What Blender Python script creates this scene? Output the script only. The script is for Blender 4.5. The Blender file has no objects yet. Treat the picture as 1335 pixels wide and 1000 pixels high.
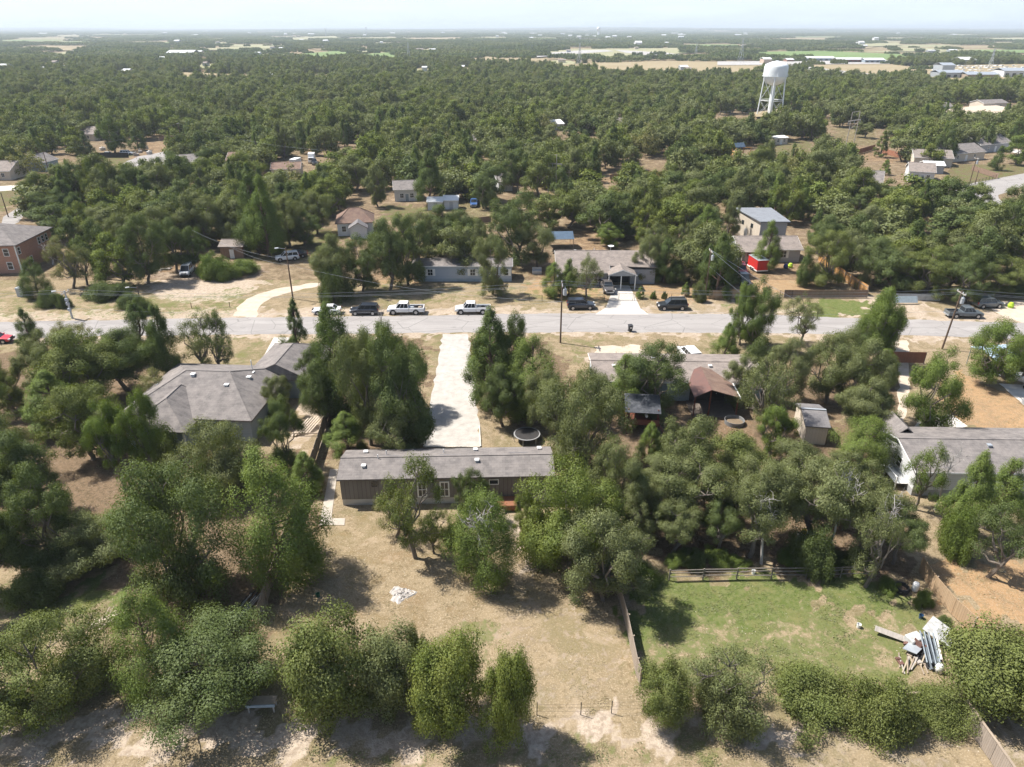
import bpy, bmesh, math, random
import numpy as np
from mathutils import Vector, Matrix

SC = bpy.context.scene
COL = SC.collection
R = math.radians
# ------------------------------------------------------------------ camera, sky, sun, exposure
CAM_H, PITCH, FPX, PCX, PCY = 42.5, R(26.62), 925.0, 667.5, 500.0
cam = bpy.data.objects.new('camera', bpy.data.cameras.new('camera'))
COL.objects.link(cam)
cam.location = (0, 0, CAM_H)
cam.rotation_euler = (R(90) - PITCH, 0, 0)
cam.data.sensor_width = 36.0
cam.data.lens = FPX / 1335.0 * 36.0
cam.data.clip_start = 0.5
cam.data.clip_end = 80000
SC.camera = cam

SUN_DIR = Vector((-5.9, 2.2, 9.6)).normalized()          # towards the sun
SUN_EL = math.asin(SUN_DIR.z)
SUN_AZ = math.atan2(SUN_DIR.x, SUN_DIR.y)
world = bpy.data.worlds.new('World'); SC.world = world
world.use_nodes = True
wn, wl = world.node_tree.nodes, world.node_tree.links
bg = wn['Background']
sky = wn.new('ShaderNodeTexSky'); sky.sky_type = 'NISHITA'; sky.sun_disc = False
sky.sun_elevation = SUN_EL; sky.sun_rotation = SUN_AZ
sky.air_density = 1.0; sky.dust_density = 1.6; sky.ozone_density = 1.5; sky.altitude = 100
# thin high cloud: noise on the view direction, stretched towards the horizon
wtc = wn.new('ShaderNodeTexCoord'); wmp = wn.new('ShaderNodeMapping'); wmp.inputs['Scale'].default_value = (5, 5, 40)
wnz = wn.new('ShaderNodeTexNoise'); wnz.inputs['Scale'].default_value = 1.6; wnz.inputs['Detail'].default_value = 6
wrp = wn.new('ShaderNodeValToRGB'); wrp.color_ramp.elements[0].position = .42; wrp.color_ramp.elements[1].position = .72
wrp.color_ramp.elements[0].color = (.70, .70, .70, 1); wrp.color_ramp.elements[1].color = (.82, .82, .82, 1)
wmx = wn.new('ShaderNodeMix'); wmx.data_type = 'RGBA'
wl.new(wtc.outputs['Generated'], wmp.inputs['Vector']); wl.new(wmp.outputs[0], wnz.inputs['Vector'])
wsp = wn.new('ShaderNodeSeparateXYZ'); wl.new(wtc.outputs['Generated'], wsp.inputs[0])          # bright haze low in the sky, clear blue higher up
wel = wn.new('ShaderNodeMapRange'); wel.interpolation_type = 'SMOOTHSTEP'; wel.inputs[1].default_value = .03; wel.inputs[2].default_value = .30; wel.inputs[3].default_value = 1; wel.inputs[4].default_value = .06; wl.new(wsp.outputs['Z'], wel.inputs[0])
wmu = wn.new('ShaderNodeMath'); wmu.operation = 'MULTIPLY'; wl.new(wel.outputs[0], wmu.inputs[1])
wl.new(wnz.outputs['Fac'], wrp.inputs[0]); wl.new(wrp.outputs[0], wmu.inputs[0]); wl.new(wmu.outputs[0], wmx.inputs['Factor'])
wl.new(sky.outputs[0], wmx.inputs['A']); wmx.inputs['B'].default_value = (7.3, 8.4, 9.6, 1)
wl.new(wmx.outputs['Result'], bg.inputs['Color'])
bg.inputs['Strength'].default_value = 0.082

sun = bpy.data.objects.new('sun', bpy.data.lights.new('sun', 'SUN')); COL.objects.link(sun)
sun.data.energy = 5.0; sun.data.angle = R(0.53); sun.data.color = (1.0, .955, .88)
sun.rotation_euler = SUN_DIR.to_track_quat('Z', 'Y').to_euler()
SC.view_settings.view_transform = 'Standard'; SC.view_settings.look = 'None'
SC.view_settings.gamma = 1.0; SC.view_settings.exposure = 0.83
cy = SC.cycles
cy.max_bounces = 5; cy.diffuse_bounces = 2; cy.glossy_bounces = 2; cy.transmission_bounces = 3
cy.volume_bounces = 0; cy.transparent_max_bounces = 4
cy.use_adaptive_sampling = True; cy.adaptive_threshold = 0.02

# ------------------------------------------------------------------ photo pixel -> place on the ground
_s, _c = math.sin(PITCH), math.cos(PITCH)
def G(px, py, z=0.0):
    v = (py - PCY) / FPX
    t = (CAM_H - z) / (_s + v * _c)
    return Vector(((px - PCX) / FPX * t, t * (_c - v * _s), z))
def depth_at(py, z=0.0):
    return (CAM_H - z) / (_s + (py - PCY) / FPX * _c)
def rise(base, py_top):                                   # height of a thing at ground point base whose top is seen in row py_top
    v = (py_top - PCY) / FPX
    return CAM_H - base.y / (_c - v * _s) * (_s + v * _c)
def project(p):
    d = p.y * _c + (CAM_H - p.z) * _s
    v = (-(p.y) * _s + (CAM_H - p.z) * _c) / d
    return (PCX + FPX * p.x / d, PCY + FPX * v)

# ------------------------------------------------------------------ objects, parts, names
LAND = []                                                 # (phrase, point): what tree labels refer to
def tag(o, label=None, cat=None, group=None, kind=None):
    if label: o['label'] = label
    if cat: o['category'] = cat
    if group: o['group'] = group
    if kind: o['kind'] = kind
    return o
def thing(name, label, cat, loc=(0, 0, 0), rz=0.0, group=None, land=None):
    o = bpy.data.objects.new(name, None); COL.objects.link(o)
    o.location = loc; o.rotation_euler = (0, 0, rz); o.empty_display_size = .3
    if land: LAND.append((land, Vector(loc)))
    return tag(o, label, cat, group)
def link_mesh(name, me, mat=None, parent=None, smooth=False):
    o = bpy.data.objects.new(name, me); COL.objects.link(o)
    if mat is not None and not me.materials: me.materials.append(mat)
    if parent is not None: o.parent = parent
    if smooth: me.polygons.foreach_set('use_smooth', [True] * len(me.polygons))
    return o
class MB:
    def __init__(s): s.v = []; s.f = []
    def add(s, vs, fs):
        b = len(s.v); s.v += [tuple(p) for p in vs]; s.f += [tuple(b + i for i in f) for f in fs]; return s
    def box(s, x0, x1, y0, y1, z0, z1):
        return s.add([(x0, y0, z0), (x1, y0, z0), (x1, y1, z0), (x0, y1, z0), (x0, y0, z1), (x1, y0, z1), (x1, y1, z1), (x0, y1, z1)],
                     [(3, 2, 1, 0), (4, 5, 6, 7), (0, 1, 5, 4), (1, 2, 6, 5), (2, 3, 7, 6), (3, 0, 4, 7)])
    def obox(s, c, size, rz=0, rx=0, ry=0):
        m = Matrix.Translation(c) @ Matrix.Rotation(rz, 4, 'Z') @ Matrix.Rotation(ry, 4, 'Y') @ Matrix.Rotation(rx, 4, 'X')
        a, b, d = size[0] / 2, size[1] / 2, size[2] / 2
        q = MB().box(-a, a, -b, b, -d, d)
        return s.add([m @ Vector(p) for p in q.v], q.f)
    def tube(s, p0, p1, r0, r1=None, n=8, cap=True):
        p0, p1 = Vector(p0), Vector(p1); r1 = r0 if r1 is None else r1
        d = (p1 - p0); 
        if d.length < 1e-6: return s
        u = d.orthogonal().normalized(); w = d.normalized().cross(u)
        vs = []
        for p, r in ((p0, r0), (p1, r1)):
            for i in range(n):
                a = 2 * math.pi * i / n
                vs.append(p + (u * math.cos(a) + w * math.sin(a)) * r)
        fs = [(i, (i + 1) % n, n + (i + 1) % n, n + i) for i in range(n)]
        if cap: fs += [tuple(range(n - 1, -1, -1)), tuple(range(n, 2 * n))]
        return s.add(vs, fs)
    def path(s, pts, rs, n=6):
        pts = [Vector(p) for p in pts]; b = len(s.v)
        for i, p in enumerate(pts):
            d = (pts[min(i + 1, len(pts) - 1)] - pts[max(i - 1, 0)]).normalized()
            u = d.cross(Vector((.31, .87, .38))).normalized(); w = d.cross(u)
            r = rs[i] if hasattr(rs, '__len__') else rs
            for k in range(n):
                a = 2 * math.pi * k / n
                s.v.append(tuple(p + (u * math.cos(a) + w * math.sin(a)) * r))
        for i in range(len(pts) - 1):
            for k in range(n):
                s.f.append((b + i * n + k, b + i * n + (k + 1) % n, b + (i + 1) * n + (k + 1) % n, b + (i + 1) * n + k))
        s.f.append(tuple(b + k for k in range(n - 1, -1, -1))); s.f.append(tuple(b + (len(pts) - 1) * n + k for k in range(n)))
        return s
    def lathe(s, prof, n=24, c=(0, 0, 0)):
        b = len(s.v)
        for r, z in prof:
            for k in range(n):
                a = 2 * math.pi * k / n
                s.v.append((c[0] + r * math.cos(a), c[1] + r * math.sin(a), c[2] + z))
        for i in range(len(prof) - 1):
            for k in range(n):
                s.f.append((b + i * n + k, b + i * n + (k + 1) % n, b + (i + 1) * n + (k + 1) % n, b + (i + 1) * n + k))
        return s
    def prism(s, poly, z0, z1):                           # horizontal polygon given a height
        n = len(poly)
        return s.add([(p[0], p[1], z0) for p in poly] + [(p[0], p[1], z1) for p in poly],
                     [tuple(range(n - 1, -1, -1)), tuple(range(n, 2 * n))] + [(i, (i + 1) % n, n + (i + 1) % n, n + i) for i in range(n)])
    def slab(s, quad, th):                                # plane polygon with a thickness below it
        n = len(quad); q = [Vector(p) for p in quad]
        return s.add(q + [p - Vector((0, 0, th)) for p in q],
                     [tuple(range(n)), tuple(range(2 * n - 1, n - 1, -1))] + [(i, n + i, n + (i + 1) % n, (i + 1) % n) for i in range(n)])
    def loft(s, sections):                                # closed rings of equal length
        b = len(s.v); n = len(sections[0])
        for r in sections: s.v += [tuple(p) for p in r]
        for i in range(len(sections) - 1):
            for k in range(n):
                s.f.append((b + i * n + k, b + i * n + (k + 1) % n, b + (i + 1) * n + (k + 1) % n, b + (i + 1) * n + k))
        s.f.append(tuple(b + k for k in range(n - 1, -1, -1))); s.f.append(tuple(b + (len(sections) - 1) * n + k for k in range(n)))
        return s
    def build(s, name, mat, parent=None, smooth=False, bevel=0.0):
        me = bpy.data.meshes.new(name); me.from_pydata(s.v, [], s.f); me.update()
        bm = bmesh.new(); bm.from_mesh(me); bmesh.ops.recalc_face_normals(bm, faces=bm.faces)
        if bevel: bmesh.ops.bevel(bm, geom=[e for e in bm.edges if len(e.link_faces) == 2 and e.calc_face_angle(0) > .6], offset=bevel, segments=1, affect='EDGES')
        bm.to_mesh(me); bm.free()
        return link_mesh(name, me, mat, parent, smooth)

# ------------------------------------------------------------------ materials
MATS = {}
def nodes_of(name):
    m = bpy.data.materials.new(name); m.use_nodes = True
    return m, m.node_tree.nodes, m.node_tree.links, m.node_tree.nodes['Principled BSDF']
def srgb(r, g, b):
    f = lambda c: c / 12.92 if c <= .04045 else ((c + .055) / 1.055) ** 2.4
    return tuple(f(x / 255) for x in (r, g, b))
def M(name, c1, c2=None, scale=3.0, rough=.8, metal=0.0, bump=0.0, stretch=(1, 1, 1), spec=.3, detail=5, coat=0.0):
    """weathered surface: two colours of the thing itself, mixed by noise in its own coordinates"""
    if name in MATS: return MATS[name]
    m, n, l, p = nodes_of(name)
    c2 = c2 or tuple(x * .8 for x in c1)
    tc = n.new('ShaderNodeTexCoord'); mp = n.new('ShaderNodeMapping'); mp.inputs['Scale'].default_value = stretch
    nz = n.new('ShaderNodeTexNoise'); nz.inputs['Scale'].default_value = scale; nz.inputs['Detail'].default_value = detail; nz.inputs['Roughness'].default_value = .6
    rp = n.new('ShaderNodeValToRGB'); rp.color_ramp.elements[0].position = .33; rp.color_ramp.elements[1].position = .68
    rp.color_ramp.elements[0].color = (*c1, 1); rp.color_ramp.elements[1].color = (*c2, 1)
    l.new(tc.outputs['Object'], mp.inputs[0]); l.new(mp.outputs[0], nz.inputs[0]); l.new(nz.outputs['Fac'], rp.inputs[0])
    l.new(rp.outputs[0], p.inputs['Base Color'])
    p.inputs['Roughness'].default_value = rough; p.inputs['Metallic'].default_value = metal; p.inputs['Specular IOR Level'].default_value = spec
    if coat: p.inputs['Coat Weight'].default_value = coat; p.inputs['Coat Roughness'].default_value = .08
    if bump:
        b = n.new('ShaderNodeBump'); b.inputs['Strength'].default_value = bump; b.inputs['Distance'].default_value = .05
        l.new(nz.outputs['Fac'], b.inputs['Height']); l.new(b.outputs[0], p.inputs['Normal'])
    MATS[name] = m
    return m
def shingle(name, c1, c2, c3):
    m, n, l, p = nodes_of(name)
    tc = n.new('ShaderNodeTexCoord'); br = n.new('ShaderNodeTexBrick')
    mp = n.new('ShaderNodeMapping'); l.new(tc.outputs['Object'], mp.inputs[0])
    br.inputs['Scale'].default_value = 1.0; br.inputs['Brick Width'].default_value = .55; br.inputs['Row Height'].default_value = .3
    br.inputs['Mortar Size'].default_value = .012; br.inputs['Bias'].default_value = 0
    br.inputs['Color1'].default_value = (*c1, 1); br.inputs['Color2'].default_value = (*c2, 1); br.inputs['Mortar'].default_value = (*[x * .55 for x in c1], 1)
    l.new(mp.outputs[0], br.inputs[0])
    nz = n.new('ShaderNodeTexNoise'); nz.inputs['Scale'].default_value = .9; nz.inputs['Detail'].default_value = 9; nz.inputs['Roughness'].default_value = .7
    l.new(tc.outputs['Object'], nz.inputs[0])
    rp = n.new('ShaderNodeValToRGB'); rp.color_ramp.elements[0].position = .4; rp.color_ramp.elements[1].position = .75
    mx = n.new('ShaderNodeMix'); mx.data_type = 'RGBA'; l.new(nz.outputs['Fac'], rp.inputs[0]); l.new(rp.outputs[0], mx.inputs['Factor'])
    l.new(br.outputs['Color'], mx.inputs['A']); mx.inputs['B'].default_value = (*c3, 1)
    l.new(mx.outputs['Result'], p.inputs['Base Color']); p.inputs['Roughness'].default_value = .9; p.inputs['Specular IOR Level'].default_value = .2
    MATS[name] = m; return m
def boards(name, c1, c2, pitch=.3, axis='X', rough=.75, groove=.5):
    """siding / fence boards: grooves every pitch metres and a tone for each board"""
    m, n, l, p = nodes_of(name)
    tc = n.new('ShaderNodeTexCoord'); sp = n.new('ShaderNodeSeparateXYZ'); l.new(tc.outputs['Object'], sp.inputs[0])
    src = sp.outputs[axis]
    if axis == 'X':
        ad = n.new('ShaderNodeMath'); ad.operation = 'ADD'; l.new(sp.outputs['X'], ad.inputs[0]); l.new(sp.outputs['Y'], ad.inputs[1]); src = ad.outputs[0]
    dv = n.new('ShaderNodeMath'); dv.operation = 'DIVIDE'; dv.inputs[1].default_value = pitch; l.new(src, dv.inputs[0])
    fr = n.new('ShaderNodeMath'); fr.operation = 'FRACT'; l.new(dv.outputs[0], fr.inputs[0])
    fl = n.new('ShaderNodeMath'); fl.operation = 'FLOOR'; l.new(dv.outputs[0], fl.inputs[0])
    wn_ = n.new('ShaderNodeTexWhiteNoise'); wn_.noise_dimensions = '1D'; l.new(fl.outputs[0], wn_.inputs['W'])
    nz = n.new('ShaderNodeTexNoise'); nz.inputs['Scale'].default_value = 1.2; nz.inputs['Detail'].default_value = 6; l.new(tc.outputs['Object'], nz.inputs[0])
    av = n.new('ShaderNodeMath'); av.operation = 'MULTIPLY_ADD'; av.inputs[1].default_value = .5; l.new(wn_.outputs['Value'], av.inputs[0]); 
    hf = n.new('ShaderNodeMath'); hf.operation = 'MULTIPLY'; hf.inputs[1].default_value = .5; l.new(nz.outputs['Fac'], hf.inputs[0]); l.new(hf.outputs[0], av.inputs[2])
    mx = n.new('ShaderNodeMix'); mx.data_type = 'RGBA'; l.new(av.outputs[0], mx.inputs['Factor'])
    mx.inputs['A'].default_value = (*c1, 1); mx.inputs['B'].default_value = (*c2, 1)
    gr = n.new('ShaderNodeMath'); gr.operation = 'GREATER_THAN'; gr.inputs[1].default_value = .08; l.new(fr.outputs[0], gr.inputs[0])
    m2 = n.new('ShaderNodeMix'); m2.data_type = 'RGBA'; l.new(gr.outputs[0], m2.inputs['Factor'])
    m2.inputs['A'].default_value = (*[x * groove for x in c1], 1); l.new(mx.outputs['Result'], m2.inputs['B'])
    l.new(m2.outputs['Result'], p.inputs['Base Color']); p.inputs['Roughness'].default_value = rough; p.inputs['Specular IOR Level'].default_value = .25
    MATS[name] = m; return m
def bricks(name, c1, c2, mortar):
    m, n, l, p = nodes_of(name)
    tc = n.new('ShaderNodeTexCoord'); sp = n.new('ShaderNodeSeparateXYZ'); cb = n.new('ShaderNodeCombineXYZ'); ad = n.new('ShaderNodeMath')
    l.new(tc.outputs['Object'], sp.inputs[0]); l.new(sp.outputs['X'], ad.inputs[0]); l.new(sp.outputs['Y'], ad.inputs[1])
    l.new(ad.outputs[0], cb.inputs['X']); l.new(sp.outputs['Z'], cb.inputs['Y'])
    br = n.new('ShaderNodeTexBrick'); br.inputs['Scale'].default_value = 1; br.inputs['Brick Width'].default_value = .45; br.inputs['Row Height'].default_value = .16; br.inputs['Mortar Size'].default_value = .015
    br.inputs['Color1'].default_value = (*c1, 1); br.inputs['Color2'].default_value = (*c2, 1); br.inputs['Mortar'].default_value = (*mortar, 1)
    l.new(cb.outputs[0], br.inputs[0]); l.new(br.outputs['Color'], p.inputs['Base Color']); p.inputs['Roughness'].default_value = .9
    MATS[name] = m; return m
def leaf(name, ca, cb, cc):
    """leaves: colour differs by tree, by twig and over the crown; part of the light passes through"""
    m = bpy.data.materials.new(name); m.use_nodes = True
    n, l = m.node_tree.nodes, m.node_tree.links
    n.remove(n['Principled BSDF'])
    oi = n.new('ShaderNodeObjectInfo'); ge = n.new('ShaderNodeNewGeometry'); tc = n.new('ShaderNodeTexCoord')
    nz = n.new('ShaderNodeTexNoise'); nz.inputs['Scale'].default_value = .55; nz.inputs['Detail'].default_value = 3; l.new(tc.outputs['Object'], nz.inputs[0])
    m1 = n.new('ShaderNodeMix'); m1.data_type = 'RGBA'; m1.inputs['A'].default_value = (*ca, 1); m1.inputs['B'].default_value = (*cb, 1); l.new(oi.outputs['Random'], m1.inputs['Factor'])
    rp = n.new('ShaderNodeMapRange'); rp.inputs[1].default_value = .38; rp.inputs[2].default_value = .68; rp.inputs[3].default_value = 0; rp.inputs[4].default_value = .7; l.new(nz.outputs['Fac'], rp.inputs[0])
    m2 = n.new('ShaderNodeMix'); m2.data_type = 'RGBA'; m2.inputs['B'].default_value = (*cc, 1); l.new(m1.outputs['Result'], m2.inputs['A']); l.new(rp.outputs[0], m2.inputs['Factor'])
    mr = n.new('ShaderNodeMapRange'); mr.inputs[3].default_value = .84; mr.inputs[4].default_value = 1.16; l.new(ge.outputs['Random Per Island'], mr.inputs[0])
    hs = n.new('ShaderNodeHueSaturation'); hs.inputs['Saturation'].default_value = .84; l.new(m2.outputs['Result'], hs.inputs['Color']); l.new(mr.outputs[0], hs.inputs['Value'])
    df = n.new('ShaderNodeBsdfDiffuse'); tr = n.new('ShaderNodeBsdfTranslucent'); l.new(hs.outputs[0], df.inputs['Color'])
    tint = n.new('ShaderNodeMix'); tint.data_type = 'RGBA'; tint.blend_type = 'MULTIPLY'; tint.inputs['Factor'].default_value = 1
    tint.inputs['B'].default_value = (1.25, 1.3, .5, 1); l.new(hs.outputs[0], tint.inputs['A']); l.new(tint.outputs['Result'], tr.inputs['Color'])
    ms = n.new('ShaderNodeMixShader'); ms.inputs[0].default_value = .24
    gl = n.new('ShaderNodeBsdfGlossy'); gl.inputs['Roughness'].default_value = .55; gl.inputs['Color'].default_value = (.8, .85, .9, 1)
    m3 = n.new('ShaderNodeMixShader'); m3.inputs[0].default_value = .012
    l.new(df.outputs[0], ms.inputs[1]); l.new(tr.outputs[0], ms.inputs[2]); l.new(ms.outputs[0], m3.inputs[1]); l.new(gl.outputs[0], m3.inputs[2])
    l.new(m3.outputs[0], n['Material Output'].inputs['Surface'])
    MATS[name] = m; return m

ROOF_GREY = shingle('roof_shingle_grey', (.190, .172, .163), (.135, .123, .119), (.265, .236, .220))
ROOF_DARK = shingle('roof_shingle_dark', (.17, .16, .165), (.14, .135, .14), (.21, .195, .19))
ROOF_BROWN = shingle('roof_shingle_brown', (.20, .13, .10), (.15, .10, .085), (.24, .17, .13))
ROOF_TAN = shingle('roof_shingle_tan', (.235, .200, .178), (.175, .150, .137), (.31, .262, .232))
METAL_GREY = M('metal_grey', (.42, .45, .48), (.34, .37, .41), 1.5, .45, .3)
METAL_BLUE = M('metal_blue', (.10, .145, .20), (.08, .115, .16), 1.2, .45, .2)
METAL_RUST = M('metal_rust', (.15, .075, .06), (.12, .07, .06), 1.5, .6, .1)
SIDING_BROWN = boards('siding_brown', (.185, .168, .155), (.225, .205, .19), .41)
SIDING_BLUE = boards('siding_blue_grey', (.38, .43, .50), (.43, .48, .55), .22, 'Z', groove=.8)
SIDING_GREY = boards('siding_grey', (.33, .34, .35), (.38, .38, .39), .22, 'Z', groove=.8)
SIDING_SLATE = boards('siding_slate', (.26, .31, .35), (.30, .35, .39), .22, 'Z', groove=.8)
SIDING_TAN = boards('siding_tan', (.56, .49, .40), (.62, .54, .45), .35, groove=.85)
SIDING_WHITE = boards('siding_white', (.56, .57, .58), (.62, .62, .62), .22, 'Z', groove=.85)
BRICK_RED = bricks('brick_red', (.40, .19, .12), (.33, .15, .10), (.42, .34, .28))
BRICK_GREY = bricks('brick_grey', (.30, .31, .34), (.26, .28, .31), (.38, .38, .38))
WHITE = M('white_paint', (.78, .78, .77), (.70, .70, .68), 1.5, .55)
TRIM = M('white_trim', (.82, .82, .80), (.76, .76, .74), 2, .5)
SKIRT = M('skirting_white', (.60, .58, .55), (.46, .43, .39), .7, .8, stretch=(1, 1, 2.5))
GLASS = M('window_glass', (.02, .025, .03), (.035, .04, .045), .6, .08, spec=.6)
DARK = M('black_and_shade', (.03, .03, .03), (.045, .04, .04), 2, .9)  # near-black parts, and flat panels whose colour stands in for shade
FENCE_GREY = boards('fence_grey', (.26, .215, .175), (.36, .30, .25), .15)
FENCE_TAN = boards('fence_tan', (.36, .25, .155), (.46, .33, .21), .15)
FENCE_ORANGE = boards('fence_orange', (.44, .23, .085), (.54, .31, .13), .15)
FENCE_RED = boards('fence_red', (.26, .115, .07), (.33, .155, .095), .15)
FENCE_BROWN = boards('fence_brown', (.20, .135, .10), (.28, .19, .14), .15)
WOOD = M('wood_weathered', (.36, .29, .22), (.25, .20, .155), 2, .9, stretch=(1, 1, 6))
WOOD_GREY = M('wood_grey', (.42, .38, .34), (.30, .27, .24), 2, .9, stretch=(3, 1, 1))
WOOD_DARK = M('wood_pole', (.105, .07, .05), (.155, .11, .08), 1.2, .9, stretch=(6, 6, .6))
WOOD_RED = M('wood_red', (.17, .055, .035), (.12, .045, .035), 2, .8)
IRON = M('black_iron', (.02, .02, .02), (.035, .03, .03), 5, .6)
CONCRETE = M('concrete', (.60, .56, .51), (.50, .465, .42), .8, .9, bump=.05)
STEEL = M('galvanised_steel', (.46, .48, .50), (.36, .38, .40), 2, .45, .5)
TYRE = M('tyre_rubber', (.025, .025, .025), (.04, .04, .04), 5, .9)
RIM = M('rim_alloy', (.5, .5, .51), (.38, .38, .39), 8, .35, .7)
LAMP = M('lamp_clear', (.75, .76, .76), (.6, .6, .6), 8, .2)
LAMP_RED = M('lamp_red', (.35, .02, .02), (.25, .015, .015), 8, .3)
BARK = M('bark_grey', (.20, .17, .145), (.13, .11, .09), 3, .95, bump=.4, stretch=(2, 2, .6))
BARK_PALE = M('bark_dead', (.46, .43, .40), (.34, .31, .29), 3, .95, stretch=(2, 2, .6))
BARK_RED = M('bark_cedar', (.17, .11, .085), (.11, .08, .065), 3, .95, stretch=(3, 3, .5))
LEAF = {
    'dark':   leaf('leaf_dark_green', (0.088, 0.126, 0.025), (0.106, 0.146, 0.032), (0.128, 0.159, 0.036)),
    'grey':   leaf('leaf_grey_green', (0.152, 0.174, 0.049), (0.180, 0.198, 0.065), (0.120, 0.146, 0.036)),
    'olive':  leaf('leaf_olive', (0.144, 0.174, 0.026), (0.118, 0.154, 0.023), (0.172, 0.189, 0.036)),
    'yellow': leaf('leaf_yellow_green', (0.153, 0.194, 0.017), (0.176, 0.199, 0.018), (0.109, 0.160, 0.015)),
    'bright': leaf('leaf_cedar_bright', (0.109, 0.169, 0.012), (0.134, 0.191, 0.016), (0.154, 0.198, 0.019)),
    'deep':   leaf('leaf_cedar_deep', (0.069, 0.110, 0.013), (0.090, 0.133, 0.017), (0.110, 0.148, 0.019)),
    'brown':  leaf('leaf_dry_brown', (0.208, 0.189, 0.057), (0.184, 0.174, 0.059), (0.160, 0.189, 0.047)),
}
# ------------------------------------------------------------------ the ground: one sheet out to the horizon
def axis_coords(a, b, step, g, lim):
    mid = list(np.arange(a, b + 1e-6, step)); lo, hi = [], []
    s, x = step, mid[-1]
    while x < lim[1]: s *= g; x += s; hi.append(min(x, lim[1]))
    s, x = step, mid[0]
    while x > lim[0]: s *= g; x -= s; lo.append(max(x, lim[0]))
    return np.array(sorted(set(lo)) + mid + sorted(set(hi)))
GX = axis_coords(-95, 110, .55, 1.07, (-19000, 19000))
GY = axis_coords(24, 150, .55, 1.045, (-60, 21000))
gx, gy = np.meshgrid(GX, GY)
def hills(x, y):
    d = np.clip((y - 7500) / 8000, 0, 1)
    h = 27 * d * (1 + .45 * np.sin(x / 2300 + .6) + .3 * np.sin(x / 900 + y / 2600) + .15 * np.sin(x / 410 + y / 700))
    return h - 30 * np.exp(-((x + 900) / 900) ** 2) * np.exp(-((y - 2600) / 900) ** 2) * 0
gz = hills(gx, gy)
def inside(poly, x, y):
    r = np.zeros(x.shape, bool); n = len(poly)
    for i in range(n):
        x0, y0 = poly[i][0], poly[i][1]; x1, y1 = poly[(i + 1) % n][0], poly[(i + 1) % n][1]
        if y0 == y1: continue
        r ^= ((y0 > y) != (y1 > y)) & (x < (x1 - x0) * (y - y0) / (y1 - y0) + x0)
    return r
def PW(px): return [G(a, b) for a, b in px]
zone = np.zeros(gx.shape + (4,), np.float32)              # green, soil, pale, litter
zone[..., 3] = np.where(gy > 1000, .22, np.where(gy > 128, .62, .12))  # far litter: forest floor, also set to darken the gaps between trees
zone[..., 0] = np.where(gy > 300, .35, .08)
_wx = gx + .9 * np.sin(gx * .9 + 2 * np.sin(gy * .6)) + .7 * np.sin(gy * 2.1 + gx * 1.3) + .5 * np.sin(gx * 3.7 - gy * 1.1)
_wy = gy + .9 * np.sin(gx * .75 + 1.7 * np.sin(gy * .8 + 1)) + .6 * np.sin(gx * 2.3 - gy * .7) + .4 * np.sin(gx * 4.1 + gy * 2.9)
def paint(ch, val, *polys):
    for px in polys:
        q = PW(px); m = inside(q, _wx, _wy); zone[..., ch][m] = val
# leaf litter under the woods near by
paint(3, .85, [(-150, 470), (190, 440), (200, 540), (330, 590), (420, 600), (420, 680), (330, 820), (140, 760), (-40, 730), (-200, 640)],
      [(745, 520), (1170, 560), (1160, 640), (1190, 745), (870, 740), (830, 700), (740, 640)], [(420, 440), (560, 440), (556, 590), (430, 600)],
      [(605, 440), (700, 440), (780, 520), (700, 560), (640, 540)], [(780, 470), (960, 480), (1180, 470), (1180, 545), (800, 545)])
paint(3, .75, [(150, 740), (350, 690), (345, 840), (160, 900)])
paint(3, .15, [(-60, 740), (130, 740), (170, 830), (130, 960), (-60, 960)])
# grass that is still green
paint(0, .46, [(-60, 745), (170, 745), (180, 840), (120, 900), (-60, 900)], [(-60, 380), (325, 385), (325, 415), (-60, 416)])
paint(0, .72, [(100, 752), (160, 765), (150, 800), (90, 790)])
paint(0, .60, [(815, 800), (1218, 790), (1200, 900), (1100, 910), (838, 892)])
paint(0, .95, [(812, 754), (1130, 754), (1185, 768), (1180, 785), (1080, 788), (900, 815), (820, 830)])
paint(0, .50, [(190, 395), (330, 372), (330, 400), (200, 412)], [(680, 376), (780, 376), (780, 392), (680, 392)], [(930, 393), (1060, 392), (1060, 409), (940, 406)], [(480, 860), (620, 800), (700, 860), (600, 900)])
paint(0, .44, [(480, 972), (950, 965), (1000, 1010), (300, 1010)], [(735, 440), (800, 440), (760, 475), (735, 475)], [(925, 432), (968, 432), (965, 475), (920, 475)],
      [(290, 438), (352, 438), (330, 478), (290, 480)], [(538, 438), (578, 438), (574, 480), (545, 480)], [(410, 366), (690, 368), (690, 394), (420, 398)], [(340, 345), (430, 342), (440, 366), (330, 372)])
paint(0, .92, [(1060, 391), (1128, 391), (1140, 411), (1062, 413)], [(500, 266), (562, 270), (560, 290), (500, 290)], [(380, 295), (450, 300), (450, 330), (370, 330)],
      [(1235, 214), (1335, 216), (1335, 232), (1245, 246)], [(60, 206), (112, 214), (110, 232), (60, 232)], [(-20, 240), (28, 248), (20, 275), (-20, 275)], [(112, 200), (172, 200), (172, 214), (112, 216)], [(1020, 184), (1062, 186), (1058, 204), (1000, 204)])
paint(0, .60, [(560, 262), (690, 262), (690, 300), (590, 304)], [(1085, 165), (1150, 168), (1145, 192), (1080, 190)], [(290, 300), (400, 300), (400, 340), (330, 345)])
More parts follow.
